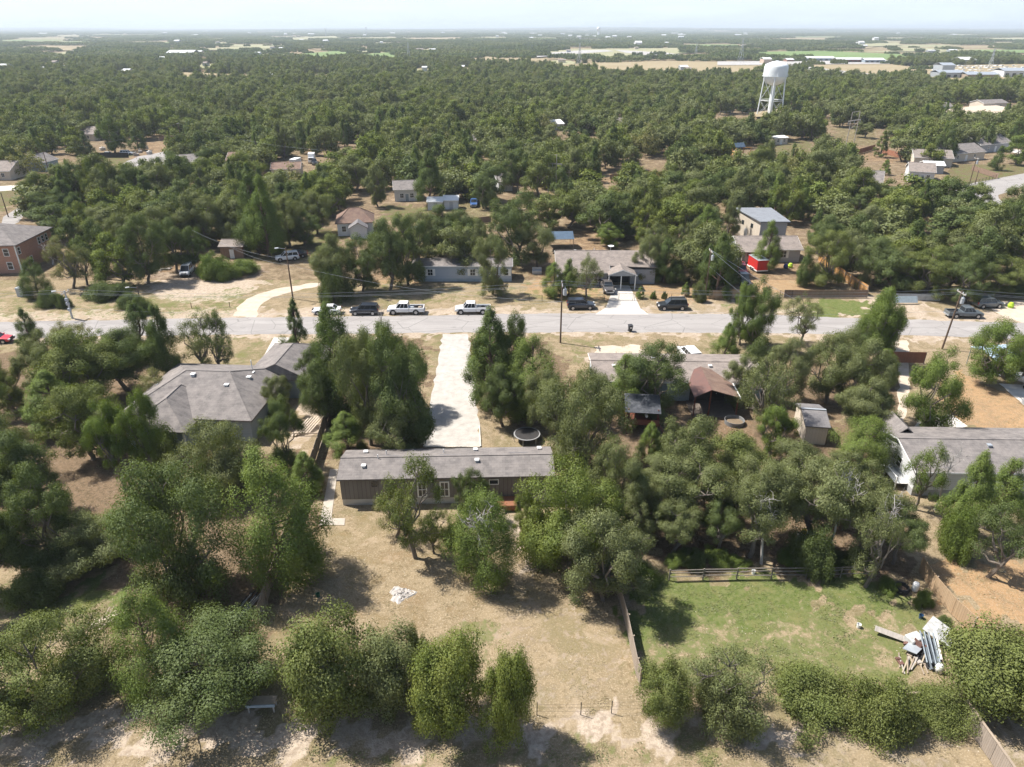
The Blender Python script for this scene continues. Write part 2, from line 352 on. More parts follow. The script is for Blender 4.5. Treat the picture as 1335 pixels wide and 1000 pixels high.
# bare soil
paint(1, .34, [(362, 690), (560, 650), (800, 690), (832, 900), (340, 850)])
paint(1, 1.0, [(1213, 742), (1390, 722), (1390, 822), (1268, 818)], [(1245, 478), (1400, 560), (1400, 590), (1225, 548)])
paint(1, .55, [(690, 335), (790, 338), (790, 392), (690, 392)], [(835, 365), (935, 365), (935, 396), (845, 396)], [(955, 340), (1065, 340), (1070, 385), (955, 385)], [(500, 320), (545, 330), (545, 370), (480, 370)],
      [(735, 300), (800, 300), (800, 335), (735, 330)], [(800, 225), (860, 225), (860, 238), (760, 240)], [(180, 185), (235, 185), (240, 205), (170, 208)], [(160, 330), (260, 330), (290, 352), (150, 362)], [(900, 535), (985, 535), (985, 565), (920, 575)],
      [(1110, 190), (1170, 195), (1170, 215), (1105, 205)])
# pale caliche and limestone crumbs
paint(2, .68, [(-80, 935), (1420, 935), (1420, 968), (800, 968), (400, 985), (-80, 985)], [(195, 355), (340, 345), (345, 372), (300, 395), (200, 392)])
paint(2, .40, [(1100, 935), (1400, 960), (1400, 1020), (1000, 1020)], [(600, 790), (820, 780), (832, 900), (640, 930)])
paint(2, .62, [(-60, 438), (330, 434), (700, 430), (1000, 432), (1400, 440), (1400, 452), (1000, 440), (700, 437), (330, 442), (-60, 448)],
      [(-60, 408), (330, 402), (640, 400), (960, 400), (1300, 408), (1400, 412), (1400, 426), (1180, 418), (960, 410), (640, 412), (330, 416), (-60, 424)])
paint(2, .6, [(770, 458), (850, 452), (850, 474), (760, 476)], [(1110, 385), (1210, 392), (1230, 412), (1110, 412)], [(385, 500), (412, 500), (425, 560), (360, 620), (385, 560)])
paint(2, .50, [(700, 395), (785, 395), (785, 408), (700, 408)], [(600, 655), (690, 655), (720, 740), (680, 745)], [(880, 385), (960, 392), (960, 408), (840, 408)])
zone = np.clip(zone, 0, 1)
me = bpy.data.meshes.new('ground')
nx, ny = len(GX), len(GY)
me.vertices.add(nx * ny); me.vertices.foreach_set('co', np.stack([gx, gy, gz], -1).astype(np.float32).ravel())
ii = (np.arange(ny - 1)[:, None] * nx + np.arange(nx - 1)[None, :]).ravel()
qd = np.stack([ii, ii + 1, ii + nx + 1, ii + nx], -1).astype(np.int32)
me.loops.add(qd.size); me.loops.foreach_set('vertex_index', qd.ravel())
me.polygons.add(len(qd)); me.polygons.foreach_set('loop_start', np.arange(0, qd.size, 4, dtype=np.int32))
me.update()
ca = me.color_attributes.new('zone', 'FLOAT_COLOR', 'POINT'); ca.data.foreach_set('color', zone.reshape(-1, 4).ravel())
def ground_mat():
    m, n, l, p = nodes_of('ground_dry_grass')
    tc = n.new('ShaderNodeTexCoord'); at = n.new('ShaderNodeVertexColor'); at.layer_name = 'zone'
    sp = n.new('ShaderNodeSeparateColor'); l.new(at.outputs['Color'], sp.inputs[0])
    def noise(scale, detail=6, rough=.6, dist=0.0):
        z = n.new('ShaderNodeTexNoise'); z.inputs['Scale'].default_value = scale; z.inputs['Detail'].default_value = detail
        z.inputs['Roughness'].default_value = rough; z.inputs['Distortion'].default_value = dist; l.new(tc.outputs['Object'], z.inputs[0]); return z.outputs['Fac']
    def math_(op, a, b=None, c=None):
        q = n.new('ShaderNodeMath'); q.operation = op
        for k, x in enumerate((a, b, c)):
            if x is None: continue
            if isinstance(x, (int, float)): q.inputs[k].default_value = x
            else: l.new(x, q.inputs[k])
        return q.outputs[0]
    def step(x, lo, hi):
        q = n.new('ShaderNodeMapRange'); q.interpolation_type = 'SMOOTHSTEP'; q.inputs[1].default_value = lo; q.inputs[2].default_value = hi; l.new(x, q.inputs[0]); return q.outputs[0]
    def mix(f, a, b):
        q = n.new('ShaderNodeMix'); q.data_type = 'RGBA'
        if isinstance(f, (int, float)): q.inputs['Factor'].default_value = f
        else: l.new(f, q.inputs['Factor'])
        for k, x in (('A', a), ('B', b)):
            if isinstance(x, tuple): q.inputs[k].default_value = (*x, 1)
            else: l.new(x, q.inputs[k])
        return q.outputs['Result']
    big, mid, fin, tiny = noise(.07), noise(.45, 7, .68, .4), noise(2.2, 6, .7), noise(7, 4, .7)
    tuft = step(noise(1.5, 8, .78), .46, .60)
    straw = mix(step(mid, .35, .65), (.335, .26, .165), (.235, .185, .115))
    straw = mix(math_('MULTIPLY', step(tiny, .5, .64), .65), straw, (.52, .42, .295))
    straw = mix(math_('MULTIPLY', step(fin, .52, .64), .62), straw, (.15, .112, .06))
    straw = mix(math_('MULTIPLY', step(math_('ADD', big, math_('MULTIPLY', math_('SUBTRACT', mid, .5), .7)), .46, .62), .55), straw, (.20, .175, .085))
    straw = mix(math_('MULTIPLY', step(noise(.17, 7, .65, 1.2), .54, .64), .6), straw, (.43, .34, .24))
    soil = mix(step(mid, .4, .65), (.43, .275, .15), (.34, .225, .13))
    soil = mix(math_('MULTIPLY', tuft, .55), soil, (.235, .185, .105))
    soil = mix(math_('MULTIPLY', step(tiny, .52, .64), .55), soil, (.53, .42, .30))
    col = mix(step(math_('ADD', sp.outputs['Green'], math_('MULTIPLY', math_('SUBTRACT', mid, .5), .9)), .3, .65), straw, soil)
    pale = mix(step(fin, .4, .62), (.55, .455, .36), (.37, .295, .225))
    f_p = step(math_('ADD', math_('ADD', sp.outputs['Blue'], math_('MULTIPLY', math_('SUBTRACT', mid, .5), 1.1)), math_('MULTIPLY', math_('SUBTRACT', fin, .5), .9)), .38, .66)
    col = mix(f_p, col, pale)
    grass = mix(step(fin, .38, .62), (.115, .148, .042), (.175, .19, .075))
    grass = mix(math_('MULTIPLY', step(mid, .5, .7), .5), grass, (.25, .215, .10))
    f_g = step(math_('ADD', math_('ADD', sp.outputs['Red'], math_('MULTIPLY', math_('SUBTRACT', mid, .5), 1.0)), math_('MULTIPLY', math_('SUBTRACT', fin, .5), .8)), .40, .68)
    col = mix(f_g, col, grass)
    lit = mix(step(fin, .42, .6), (.20, .135, .09), (.12, .085, .055))
    lit = mix(math_('MULTIPLY', step(tiny, .56, .66), .6), lit, (.38, .30, .21))
    f_l = step(math_('ADD', at.outputs['Alpha'], math_('MULTIPLY', math_('SUBTRACT', mid, .5), 1.0)), .42, .72)
    col = mix(math_('MULTIPLY', f_l, .8), col, lit)
    peb = n.new('ShaderNodeTexVoronoi'); peb.inputs['Scale'].default_value = 3.2; l.new(tc.outputs['Object'], peb.inputs[0])
    stone = math_('MULTIPLY', step(peb.outputs['Distance'], .17, .10), step(noise(.5), .50, .62))
    col = mix(math_('MULTIPLY', stone, .75), col, (.60, .53, .44))
    hs = n.new('ShaderNodeHueSaturation'); hs.inputs['Value'].default_value = .80; hs.inputs['Saturation'].default_value = 1.02; l.new(col, hs.inputs['Color']); l.new(hs.outputs[0], p.inputs['Base Color']); p.inputs['Roughness'].default_value = 1; p.inputs['Specular IOR Level'].default_value = .1
    b = n.new('ShaderNodeBump'); b.inputs['Strength'].default_value = .6; b.inputs['Distance'].default_value = .12
    l.new(math_('ADD', fin, math_('MULTIPLY', tiny, .6)), b.inputs['Height']); l.new(b.outputs[0], p.inputs['Normal'])
    MATS['ground'] = m
    return m
ground = link_mesh('ground', me, ground_mat()); tag(ground, kind='structure')

def smooth_poly(pts, n=6):
    return pts
def sheet(name, px, mat, z=.006, jag=0.0, seed=1, step=1.2, kind='structure', th=0.0):
    """flat sheet on the ground; a wandering edge where jag > 0"""
    rr = random.Random(seed); q = PW(px); out = []
    for i in range(len(q)):
        a, b = q[i], q[(i + 1) % len(q)]; k = max(1, int((b - a).length / step)) if jag else 1
        nrm = Vector((b.y - a.y, a.x - b.x, 0)).normalized()
        for j in range(k):
            out.append(a.lerp(b, j / k) + nrm * (rr.uniform(-jag, jag) if jag else 0))
    bm = bmesh.new(); vs = [bm.verts.new((v.x, v.y, z)) for v in out]
    es = [bm.edges.new((vs[i], vs[(i + 1) % len(vs)])) for i in range(len(vs))]
    bmesh.ops.triangle_fill(bm, use_beauty=True, edges=es, normal=(0, 0, 1))
    if th:
        g = bmesh.ops.extrude_face_region(bm, geom=bm.faces[:]); 
        bmesh.ops.translate(bm, vec=(0, 0, -th), verts=[e for e in g['geom'] if isinstance(e, bmesh.types.BMVert)])
    bmesh.ops.recalc_face_normals(bm, faces=bm.faces)
    if not th:
        for f in bm.faces:
            if f.normal.z < 0: f.normal_flip()
    m2 = bpy.data.meshes.new(name); bm.to_mesh(m2); bm.free()
    o = link_mesh(name, m2, mat)
    return tag(o, kind=kind)
def road_mat():
    m, n, l, p = nodes_of('road_chipseal'); tc = n.new('ShaderNodeTexCoord')
    def nz(scale, st, det=8, rough=.65):
        mp = n.new('ShaderNodeMapping'); mp.inputs['Scale'].default_value = st; z = n.new('ShaderNodeTexNoise'); z.inputs['Scale'].default_value = scale; z.inputs['Detail'].default_value = det; z.inputs['Roughness'].default_value = rough; l.new(tc.outputs['Object'], mp.inputs[0]); l.new(mp.outputs[0], z.inputs[0]); return z.outputs['Fac']
    def mix(f, lo, hi, a, b, k=1.0):
        r = n.new('ShaderNodeMapRange'); r.inputs[1].default_value = lo; r.inputs[2].default_value = hi; r.inputs[4].default_value = k; l.new(f, r.inputs[0]); q = n.new('ShaderNodeMix'); q.data_type = 'RGBA'; l.new(r.outputs[0], q.inputs['Factor'])
        for s_, x in (('A', a), ('B', b)):
            if isinstance(x, tuple): q.inputs[s_].default_value = (*x, 1)
            else: l.new(x, q.inputs[s_])
        return q.outputs['Result']
    c = mix(nz(.5, (.05, 1.3, 1)), .4, .62, (.315, .295, .282), (.265, .246, .236)); c = mix(nz(.35, (.5, 1, 1)), .52, .68, c, (.36, .34, .325), .7)
    c = mix(nz(5, (1, 1, 1), 4), .45, .7, c, (.23, .215, .205), .45); c = mix(nz(.3, (1, 1, 1)), .62, .66, c, (.19, .18, .175), .6)
    v = n.new('ShaderNodeTexVoronoi'); v.feature = 'DISTANCE_TO_EDGE'; v.inputs['Scale'].default_value = .16; mp = n.new('ShaderNodeMapping'); mp.inputs['Scale'].default_value = (1, 1.6, 1); l.new(tc.outputs['Object'], mp.inputs[0]); l.new(mp.outputs[0], v.inputs[0])
    c = mix(v.outputs['Distance'], .012, .004, c, (.16, .15, .145), .7)
    l.new(c, p.inputs['Base Color']); p.inputs['Roughness'].default_value = .92; p.inputs['Specular IOR Level'].default_value = .2; return m
ASPHALT = road_mat()
GRAVEL = M('gravel_pale', (.45, .42, .385), (.335, .31, .28), 1.1, 1, bump=.4, detail=9)
DRIVE = M('driveway_concrete', (.47, .435, .395), (.53, .495, .45), .5, .9, detail=8)
PATH = M('path_concrete', (.36, .315, .265), (.45, .40, .34), 1.0, .9, detail=8)
ASH = M('ash', (.48, .45, .42), (.30, .27, .245), 2.5, 1, bump=.6, detail=9)
TRACK = M('track_caliche', (.52, .44, .355), (.42, .345, .265), .9, 1, detail=9)
FIELD_TAN = M('field_tan', (.30, .245, .15), (.255, .20, .115), .012, 1, detail=9, stretch=(1, 2.5, 1))
FIELD_GREEN = M('field_green', (.12, .19, .055), (.165, .215, .08), .012, 1, detail=8)
FIELD_PALE = M('field_pale', (.25, .25, .13), (.30, .275, .17), .01, 1, detail=8)
HIGHWAY = M('highway_pale', (.38, .365, .35), (.33, .315, .30), .02, 1)

sheet('road', [(-90, 445), (0, 441.5), (150, 438), (330, 436), (620, 433.5), (820, 433), (960, 434), (1177, 437), (1335, 442), (1430, 446),
               (1430, 426), (1335, 421), (1178, 416.5), (960, 409.5), (820, 408.5), (690, 408.5), (620, 410.5), (330, 414), (150, 417), (0, 420), (-90, 423)], ASPHALT, .010, .22, 3, 1.1)
sheet('gravel_driveway', [(577, 435.5), (611, 435.5), (619, 500), (626, 583), (553.5, 583), (560, 540), (568, 490)], GRAVEL, .014, .22, 5)
sheet('driveway', [(776, 410), (790, 401), (796, 385), (792, 372), (820, 372), (827, 385), (835, 402), (846, 410)], DRIVE, .016)
sheet('driveway', [(357, 440), (378, 440), (372, 470), (330, 500), (325, 490), (345, 462)], DRIVE, .016)
sheet('track', [(305, 412), (312, 398), (330, 386), (360, 377), (400, 370), (432, 368), (436, 371), (405, 375), (372, 382), (348, 391), (336, 402), (334, 414)], TRACK, .008, .35, 7)
sheet('track', [(1166, 444), (1184, 444), (1185, 500), (1178, 560), (1168, 560), (1172, 500)], TRACK, .008, .2, 8)
sheet('track', [(775, 452), (835, 450), (845, 468), (772, 474)], TRACK, .008, .5, 9)
sheet('track', [(1268, 392), (1340, 392), (1420, 420), (1330, 421)], TRACK, .008, .4, 10)
sheet('parking_pad', [(1196, 545), (1240, 540), (1262, 556), (1190, 566)], CONCRETE, .012, .15, 11)
sheet('parking_pad', [(1302, 500), (1400, 505), (1400, 540), (1335, 528)], CONCRETE, .012, .15, 12)
sheet('walkway', [(430.5, 612), (440.5, 612), (432, 676), (450, 676), (449, 685), (416, 685)], PATH, .05, th=.05)
# streets of the blocks behind
sheet('street', [(1243, 250), (1262, 240), (1335, 226), (1420, 214), (1420, 232), (1335, 244), (1300, 254), (1310, 268), (1335, 276), (1300, 282), (1262, 268)], ASPHALT, .010, .3, 14, 4)
sheet('street', [(160, 213), (180, 204), (213, 198), (260, 180), (285, 178), (278, 190), (240, 200), (215, 214), (190, 222), (168, 222)], ASPHALT, .010, .3, 15, 4)
sheet('street', [(-40, 245), (46, 240), (46, 246), (-40, 252)], DRIVE, .010)
sheet('street', [(4, 283), (28, 268), (60, 252), (66, 256), (40, 270), (24, 290), (0, 300)], ASPHALT, .010)
sheet('street', [(1300, 192), (1335, 196), (1420, 202), (1420, 206), (1335, 201), (1300, 196)], DRIVE, .012)
# country far behind: fields, highway, yards
rf = random.Random(31)
far = []
for i in range(34):
    y_ = rf.choice([rf.uniform(44.5, 50), rf.uniform(48, 60), rf.uniform(52, 74)]); x_ = rf.uniform(0, 1330); w_ = rf.uniform(18, 75); t_ = max(.8, (y_ - 40) * rf.uniform(.06, .11))
    far.append(('field', [(x_ - w_, y_ + t_ * rf.uniform(.2, .8)), (x_ - w_ * .3, y_ - t_ * .4), (x_ + w_ * rf.uniform(.5, 1), y_ - t_ * .3), (x_ + w_, y_ + t_ * .4), (x_ + w_ * .1, y_ + t_)], rf.choice([FIELD_TAN, FIELD_PALE, FIELD_PALE, FIELD_GREEN])))
FAR_ROOFS = []
for i in range(30):
    y_ = rf.choice([rf.uniform(56, 72), rf.uniform(60, 98)]); x_ = rf.uniform(10, 640) if rf.random() < .6 else rf.uniform(640, 1320); w_ = rf.uniform(9, 22); t_ = (y_ - 38) * .06 + .6
    far.append(('clearing', [(x_ - w_, y_), (x_ - w_ * .4, y_ - t_), (x_ + w_ * .6, y_ - t_ * .8), (x_ + w_, y_ + t_ * .2), (x_ + w_ * .3, y_ + t_), (x_ - w_ * .6, y_ + t_ * .7)], rf.choice([FIELD_TAN, FIELD_PALE, FIELD_PALE]))); FAR_ROOFS.append((x_ + rf.uniform(-.3, .3) * w_, y_))
N_STRIPS = len(far)
far += [('field', [(712, 88), (762, 83.5), (880, 80.5), (985, 83), (1010, 88), (1003, 95), (930, 98), (800, 96)], FIELD_TAN),
       ('field', [(588, 78), (640, 75), (712, 78), (708, 83), (630, 82)], FIELD_TAN),
       ('field', [(1040, 86), (1150, 84), (1200, 90), (1190, 101), (1110, 102), (1060, 95)], FIELD_TAN),
       ('field', [(1018, 145), (1078, 146), (1074, 153), (985, 156), (982, 150)], FIELD_TAN),
       ('field', [(965, 69), (1070, 67), (1180, 72), (1215, 80), (1120, 79), (1000, 75)], FIELD_GREEN),
       ('field', [(384, 72), (440, 67), (462, 70), (456, 77), (400, 78.5)], FIELD_GREEN),
       ('field', [(278, 77), (335, 71), (345, 74), (300, 79)], FIELD_GREEN), ('field', [(465, 72), (520, 68), (524, 76), (470, 78)], FIELD_GREEN),
       ('field', [(232, 66), (300, 62), (372, 59.5), (380, 63), (300, 66)], FIELD_PALE), ('field', [(690, 72), (740, 65), (900, 63), (905, 70), (780, 76)], FIELD_PALE),
       ('field', [(1160, 63), (1235, 63.5), (1240, 68), (1170, 68)], FIELD_PALE), ('field', [(365, 50), (440, 47), (452, 50.5), (380, 52.5)], FIELD_PALE),
       ('field', [(520, 50), (610, 49), (600, 52.5), (530, 53)], FIELD_TAN), ('field', [(60, 65), (120, 63), (115, 66), (62, 67.5)], FIELD_TAN),
       ('field', [(1110, 58), (1170, 56), (1175, 60), (1120, 62)], FIELD_PALE), ('field', [(1270, 66), (1400, 66), (1400, 70), (1280, 70)], FIELD_GREEN),
       ('field', [(1288, 50), (1400, 49), (1400, 53), (1295, 53)], FIELD_PALE), ('field', [(390, 98), (440, 100), (430, 103), (392, 103)], FIELD_TAN), ('field', [(230, 96), (330, 100), (330, 105), (240, 104)], FIELD_TAN),
       ('highway', [(690, 72), (760, 66.5), (790, 66), (800, 68), (745, 72), (700, 76)], HIGHWAY), ('highway', [(800, 66), (870, 70), (900, 75), (860, 75), (815, 70)], HIGHWAY),
       ('highway', [(1000, 84), (1045, 88), (1120, 97), (1180, 104), (1165, 106), (1090, 98), (1030, 91), (995, 86)], HIGHWAY),
       ('yard', [(1195, 88), (1400, 84), (1400, 110), (1210, 108)], FIELD_TAN), ('yard', [(935, 82), (1160, 80), (1160, 85), (935, 87)], HIGHWAY),
       ('yard', [(1225, 148), (1290, 140), (1320, 146), (1300, 156), (1245, 162)], TRACK)]
FAR_OPEN = []; FAR_FRONT = []
for k, (nm, px, mt) in enumerate(far):
    sheet(nm, px, mt, .05 + .02 * k); FAR_OPEN.append(PW(px)); sh_ = 6.0 if max(p_[1] for p_ in px) > 80 else (3.2 if max(p_[1] for p_ in px) > 60 else 1.4); FAR_FRONT.append(PW([(a_, b_ + sh_) for a_, b_ in px])); FAR_FRONT.append(PW([(a_, b_ + sh_ / 2) for a_, b_ in px]))
# ------------------------------------------------------------------ buildings
class House: pass
def house(name, label, cat, pl, pr, depth, wall_h, rise_, wall, roof, typ='gable', ov=.35, land=None, group=None, base=0.0, inset=None, fascia=None, gable_axis='x'):
    """pl, pr: photo pixels of the two ground corners of the wall nearest the camera"""
    a, b = G(*pl), G(*pr); L = (b - a).length; ang = math.atan2(b.y - a.y, b.x - a.x)
    h = House(); h.L, h.D, h.H = L, depth, wall_h
    h.e = thing(name, label, cat, a, ang, group); h.name = name
    if land: LAND.append((land, (a + b) / 2 + Vector((-math.sin(ang), math.cos(ang), 0)) * depth / 2 + Vector((0, 0, wall_h))))
    w = MB(); w.box(0, L, 0, depth, base, wall_h)
    r = MB(); th = .14; x0, x1, y0, y1 = -ov, L + ov, -ov, depth + ov
    if typ == 'gable' and gable_axis == 'x':
        ym = depth / 2; sl = rise_ / ym; ze = wall_h + .14 - ov * sl; zr = wall_h + .14 + rise_
        w.add([(0, 0, wall_h), (0, depth, wall_h), (0, ym, wall_h + rise_)], [(0, 1, 2)]); w.add([(L, 0, wall_h), (L, depth, wall_h), (L, ym, wall_h + rise_)], [(0, 1, 2)])
        r.slab([(x0, y0, ze), (x1, y0, ze), (x1, ym, zr), (x0, ym, zr)], th); r.slab([(x0, ym, zr), (x1, ym, zr), (x1, y1, ze), (x0, y1, ze)], th)
        r.box(x0 - .02, x1 + .02, ym - .12, ym + .12, zr - .06, zr + .035)
        h.roofz = lambda x, y: zr - abs(y - ym) * sl
    elif typ == 'gable':
        xm = L / 2; sl = rise_ / xm; ze = wall_h + .14 - ov * sl; zr = wall_h + .14 + rise_
        w.add([(0, 0, wall_h), (L, 0, wall_h), (xm, 0, wall_h + rise_)], [(0, 1, 2)]); w.add([(0, depth, wall_h), (L, depth, wall_h), (xm, depth, wall_h + rise_)], [(0, 1, 2)])
        r.slab([(x0, y0, ze), (xm, y0, zr), (xm, y1, zr), (x0, y1, ze)], th); r.slab([(xm, y0, zr), (x1, y0, ze), (x1, y1, ze), (xm, y1, zr)], th)
        r.box(xm - .12, xm + .12, y0 - .02, y1 + .02, zr - .06, zr + .035)
        h.roofz = lambda x, y: zr - abs(x - xm) * sl
    elif typ == 'hip':
        ins = inset or depth / 2 + ov; ym = depth / 2; ze = wall_h + .10; zr = wall_h + .1 + rise_
        A, B, C_, D_ = (x0, y0, ze), (x1, y0, ze), (x1, y1, ze), (x0, y1, ze); P, Q = (x0 + ins, ym, zr), (x1 - ins, ym, zr)
        r.add([A, B, C_, D_, P, Q], [(0, 1, 5, 4), (1, 2, 5), (2, 3, 4, 5), (3, 0, 4)])
        r.box(x0, x1, y0, y1, ze - .16, ze - .001)
        for u, v in ((A, P), (D_, P), (B, Q), (C_, Q), (P, Q)): r.tube(Vector(u) + Vector((0, 0, .01)), Vector(v) + Vector((0, 0, .01)), .09, n=5)
        h.roofz = lambda x, y: ze + (zr - ze) * min(1, (ym + ov - abs(y - ym)) / (ym + ov), (x - x0) / ins, (x1 - x) / ins)
    elif typ == 'shed':                                    # one plane, high at the back (rise_ > 0) or at the front
        z0, z1 = wall_h + .1, wall_h + .1 + rise_
        if rise_ > 0: w.add([(0, 0, wall_h), (0, depth, wall_h), (0, depth, wall_h + rise_)], [(0, 1, 2)]); w.add([(L, 0, wall_h), (L, depth, wall_h), (L, depth, wall_h + rise_)], [(0, 1, 2)]); w.add([(0, depth, wall_h), (L, depth, wall_h), (L, depth, wall_h + rise_), (0, depth, wall_h + rise_)], [(0, 1, 2, 3)])
        r.slab([(x0, y0, z0), (x1, y0, z0), (x1, y1, z1), (x0, y1, z1)], .1)
        h.roofz = lambda x, y: z0 + (z1 - z0) * y / depth
    h.wall = w.build('wall', wall, h.e); h.roof = r.build('roof', roof, h.e)
    h.fascia = None
    if fascia is not None and typ in ('gable',) and gable_axis == 'x':
        f = MB(); f.box(x0, x1, y0 - .03, y0 - .003, ze - .17, ze - .01)
        for x in (x0 - .035, x1 + .004):
            f.slab([(x, y0, ze - .01), (x + .03, y0, ze - .01), (x + .03, ym, zr - .01), (x, ym, zr - .01)], .18); f.slab([(x, ym, zr - .01), (x + .03, ym, zr - .01), (x + .03, y1, ze - .01), (x, y1, ze - .01)], .18)
        f.build('fascia', fascia, h.roof)
    return h
def frame_ring(m, u0, u1, z0, z1, t, put):
    for a in ((u0 - t, u1 + t, z0 - t, z0), (u0 - t, u1 + t, z1, z1 + t), (u0 - t, u0, z0, z1), (u1, u1 + t, z0, z1)): put(m, a, -.05, .0)
def window(h, face, u, z, w, hh, trim=None, mullion=True, shutter=None, t=.09, grid=False):
    trim = trim or TRIM
    def put(m, a, d0, d1):
        u0, u1, z0, z1 = a
        if face == 'f': m.box(u0, u1, d0, d1, z0, z1)
        elif face == 'b': m.box(u0, u1, h.D - d1, h.D - d0, z0, z1)
        elif face == 'l': m.box(d0, d1, u0, u1, z0, z1)
        else: m.box(h.L - d1, h.L - d0, u0, u1, z0, z1)
    f = MB(); frame_ring(f, u, u + w, z, z + hh, t, put)
    if mullion: put(f, (u, u + w, z + hh / 2 - .025, z + hh / 2 + .025), -.04, -.012)
    if grid: put(f, (u + w / 2 - .025, u + w / 2 + .025, z, z + hh), -.042, -.013)
    fo = f.build('window', trim, h.e)
    g = MB(); put(g, (u, u + w, z, z + hh), -.012, .01); g.build('pane', GLASS, fo)
    if shutter is not None:
        for uu in (u - t - .42, u + w + t + .02):
            s = MB(); put(s, (uu, uu + .4, z - t, z + hh + t), -.06, -.004); s.build('shutter', shutter, h.e)
def door(h, face, u, w, hh, mat, z=0.0, frame=True):
    def put(m, a, d0, d1):
        u0, u1, z0, z1 = a
        if face == 'f': m.box(u0, u1, d0, d1, z0, z1)
        elif face == 'l': m.box(d0, d1, u0, u1, z0, z1)
        elif face == 'r': m.box(h.L - d1, h.L - d0, u0, u1, z0, z1)
        else: m.box(u0, u1, h.D - d1, h.D - d0, z0, z1)
    d = MB(); put(d, (u, u + w, z, z + hh), -.04, .01); do = d.build('door', mat, h.e)
    k = MB(); put(k, (u + w * .82, u + w * .9, z + hh * .45, z + hh * .5), -.09, -.041); k.build('handle', STEEL, do)
    if frame:
        f = MB()
        for a in ((u - .1, u, z, z + hh), (u + w, u + w + .1, z, z + hh), (u - .1, u + w + .1, z + hh, z + hh + .1)): put(f, a, -.055, .0)
        f.build('door_frame', TRIM, do)
def roof_vents(h, spots, mat=None):
    for x, y in spots:
        z = h.roofz(x, y); m = MB(); m.box(x - .16, x + .16, y - .16, y + .16, z - .1, z + .16); m.box(x - .22, x + .22, y - .22, y + .22, z + .16, z + .22); m.build('roof_vent', mat or WHITE, h.roof)
def pipes(h, spots):
    for x, y in spots:
        z = h.roofz(x, y); m = MB(); m.tube((x, y, z - .1), (x, y, z + .45), .05, n=8); m.build('vent_pipe', WHITE, h.roof)

# the long brown home in the middle of the picture
h = house('single_wide_home', 'long brown grooved-siding single-wide home with white skirting and grey shingle roof', 'house', (447, 659), (719, 653.5), 5.0, 3.15, .75, SIDING_BROWN, ROOF_GREY, ov=.22, land='the long brown home', base=.72, fascia=M('fascia_brown', (.16, .14, .13)))
k = h.L / 272.0
sk = MB(); sk.box(.03, h.L - .03, .03, h.D - .03, 0, .72); sk.build('skirting', SKIRT, h.e)
window(h, 'f', 99.5 * k, .95, 9 * k, 1.55, grid=True, t=.14); window(h, 'f', 128.5 * k, .95, 9 * k, 1.55, grid=True, t=.14); window(h, 'f', 191.5 * k, 2.25, 10.5 * k, .45, mullion=False)
window(h, 'f', 40 * k, 2.2, 7 * k, .5, mullion=False, t=.05, trim=M('trim_brown', (.2, .17, .15)))
roof_vents(h, [(2.0, 4.1), (2.2, 1.3), (13.2, 4.2), (13.4, 1.75), (19.8, 4.3)]); pipes(h, [(4.2, 3.4), (3.5, 2.3), (10, 3.5)])
for x0, x1, yy in ((3.6, 5.6, 2.75), (9.6, 11.8, 2.8), (16.6, 18.6, 3.1)):
    m = MB(); z = h.roofz(x0, yy); m.slab([(x0, yy - .05, z + .03), (x1, yy - .05, z + .03), (x1, yy + .09, z + .03), (x0, yy + .09, z + .03)], .08); m.build('ridge_vent', ROOF_DARK, h.roof)
d = MB(); d.box(150 * k, 161 * k, -.05, .0, .05, .68); d.build('crawl_door', WOOD, h.e)
d = MB(); d.box(201 * k, 226 * k, -1.6, -.02, .62, .76)
for x in (202 * k, 225 * k):
    d.box(x - .05, x + .05, -1.58, -1.48, 0, .62)
d.box(201 * k, 226 * k, -1.64, -1.6, .18, .74)
d.build('deck', M('deck_red', (.26, .11, .055), (.2, .09, .05), 2), h.e)
s = MB(); s.box(206 * k, 210 * k, -2.0, -1.66, 0, .2); s.box(206 * k, 210 * k, -1.85, -1.66, .2, .42); s.build('step', WOOD, h.e)


# grey hip-roofed house on the left lot (several roof wings)
e = thing('hip_roof_house', 'wide house with grey hip roof, garage wing and blue-grey walls', 'house', (-36.6, 77, 0), R(-4), None)
LAND.append(('the grey hip-roofed house', Vector((-36.6, 76, 4))))
def hip_part(e, x0, x1, y0, y1, ze, zr, ins, axis='x', ov=.4):
    w = MB(); w.box(x0, x1, y0, y1, 0, ze); w.build('wall', SIDING_SLATE, e)
    X0, X1, Y0, Y1 = x0 - ov, x1 + ov, y0 - ov, y1 + ov; r = MB()
    if axis == 'x': ym = (Y0 + Y1) / 2; P, Q = (X0 + ins[0], ym, zr), (X1 - ins[1], ym, zr); fs = [(0, 1, 5, 4), (1, 2, 5), (2, 3, 4, 5), (3, 0, 4)]
    else: xm = (X0 + X1) / 2; P, Q = (xm, Y0 + ins[0], zr), (xm, Y1 - ins[1], zr); fs = [(0, 1, 4), (1, 2, 5, 4), (2, 3, 5), (3, 0, 4, 5)]
    vs = [(X0, Y0, ze + .06), (X1, Y0, ze + .06), (X1, Y1, ze + .06), (X0, Y1, ze + .06), P, Q]
    r.add(vs, fs); r.box(X0, X1, Y0, Y1, ze - .12, ze + .055)
    for i, f in enumerate(fs):
        pass
    for a, b in (((0, 4), (1, 5), (2, 5), (3, 4), (4, 5)) if axis == 'x' else ((0, 4), (1, 4), (2, 5), (3, 5), (4, 5))):
        r.tube(Vector(vs[a]), Vector(vs[b]), .07, n=5)
    return r.build('roof', ROOF_GREY, e)
hip_r = hip_part(e, -7.6, 7.4, -6.6, 7.0, 2.9, 5.5, (5.2, 5.2))
hip_part(e, -5.6, 1.0, -9.2, -2.5, 2.65, 4.9, (3.7, .3), 'y')
hip_part(e, 2.6, 10.6, 4.2, 14.5, 2.75, 4.8, (.3, 4.2), 'y')
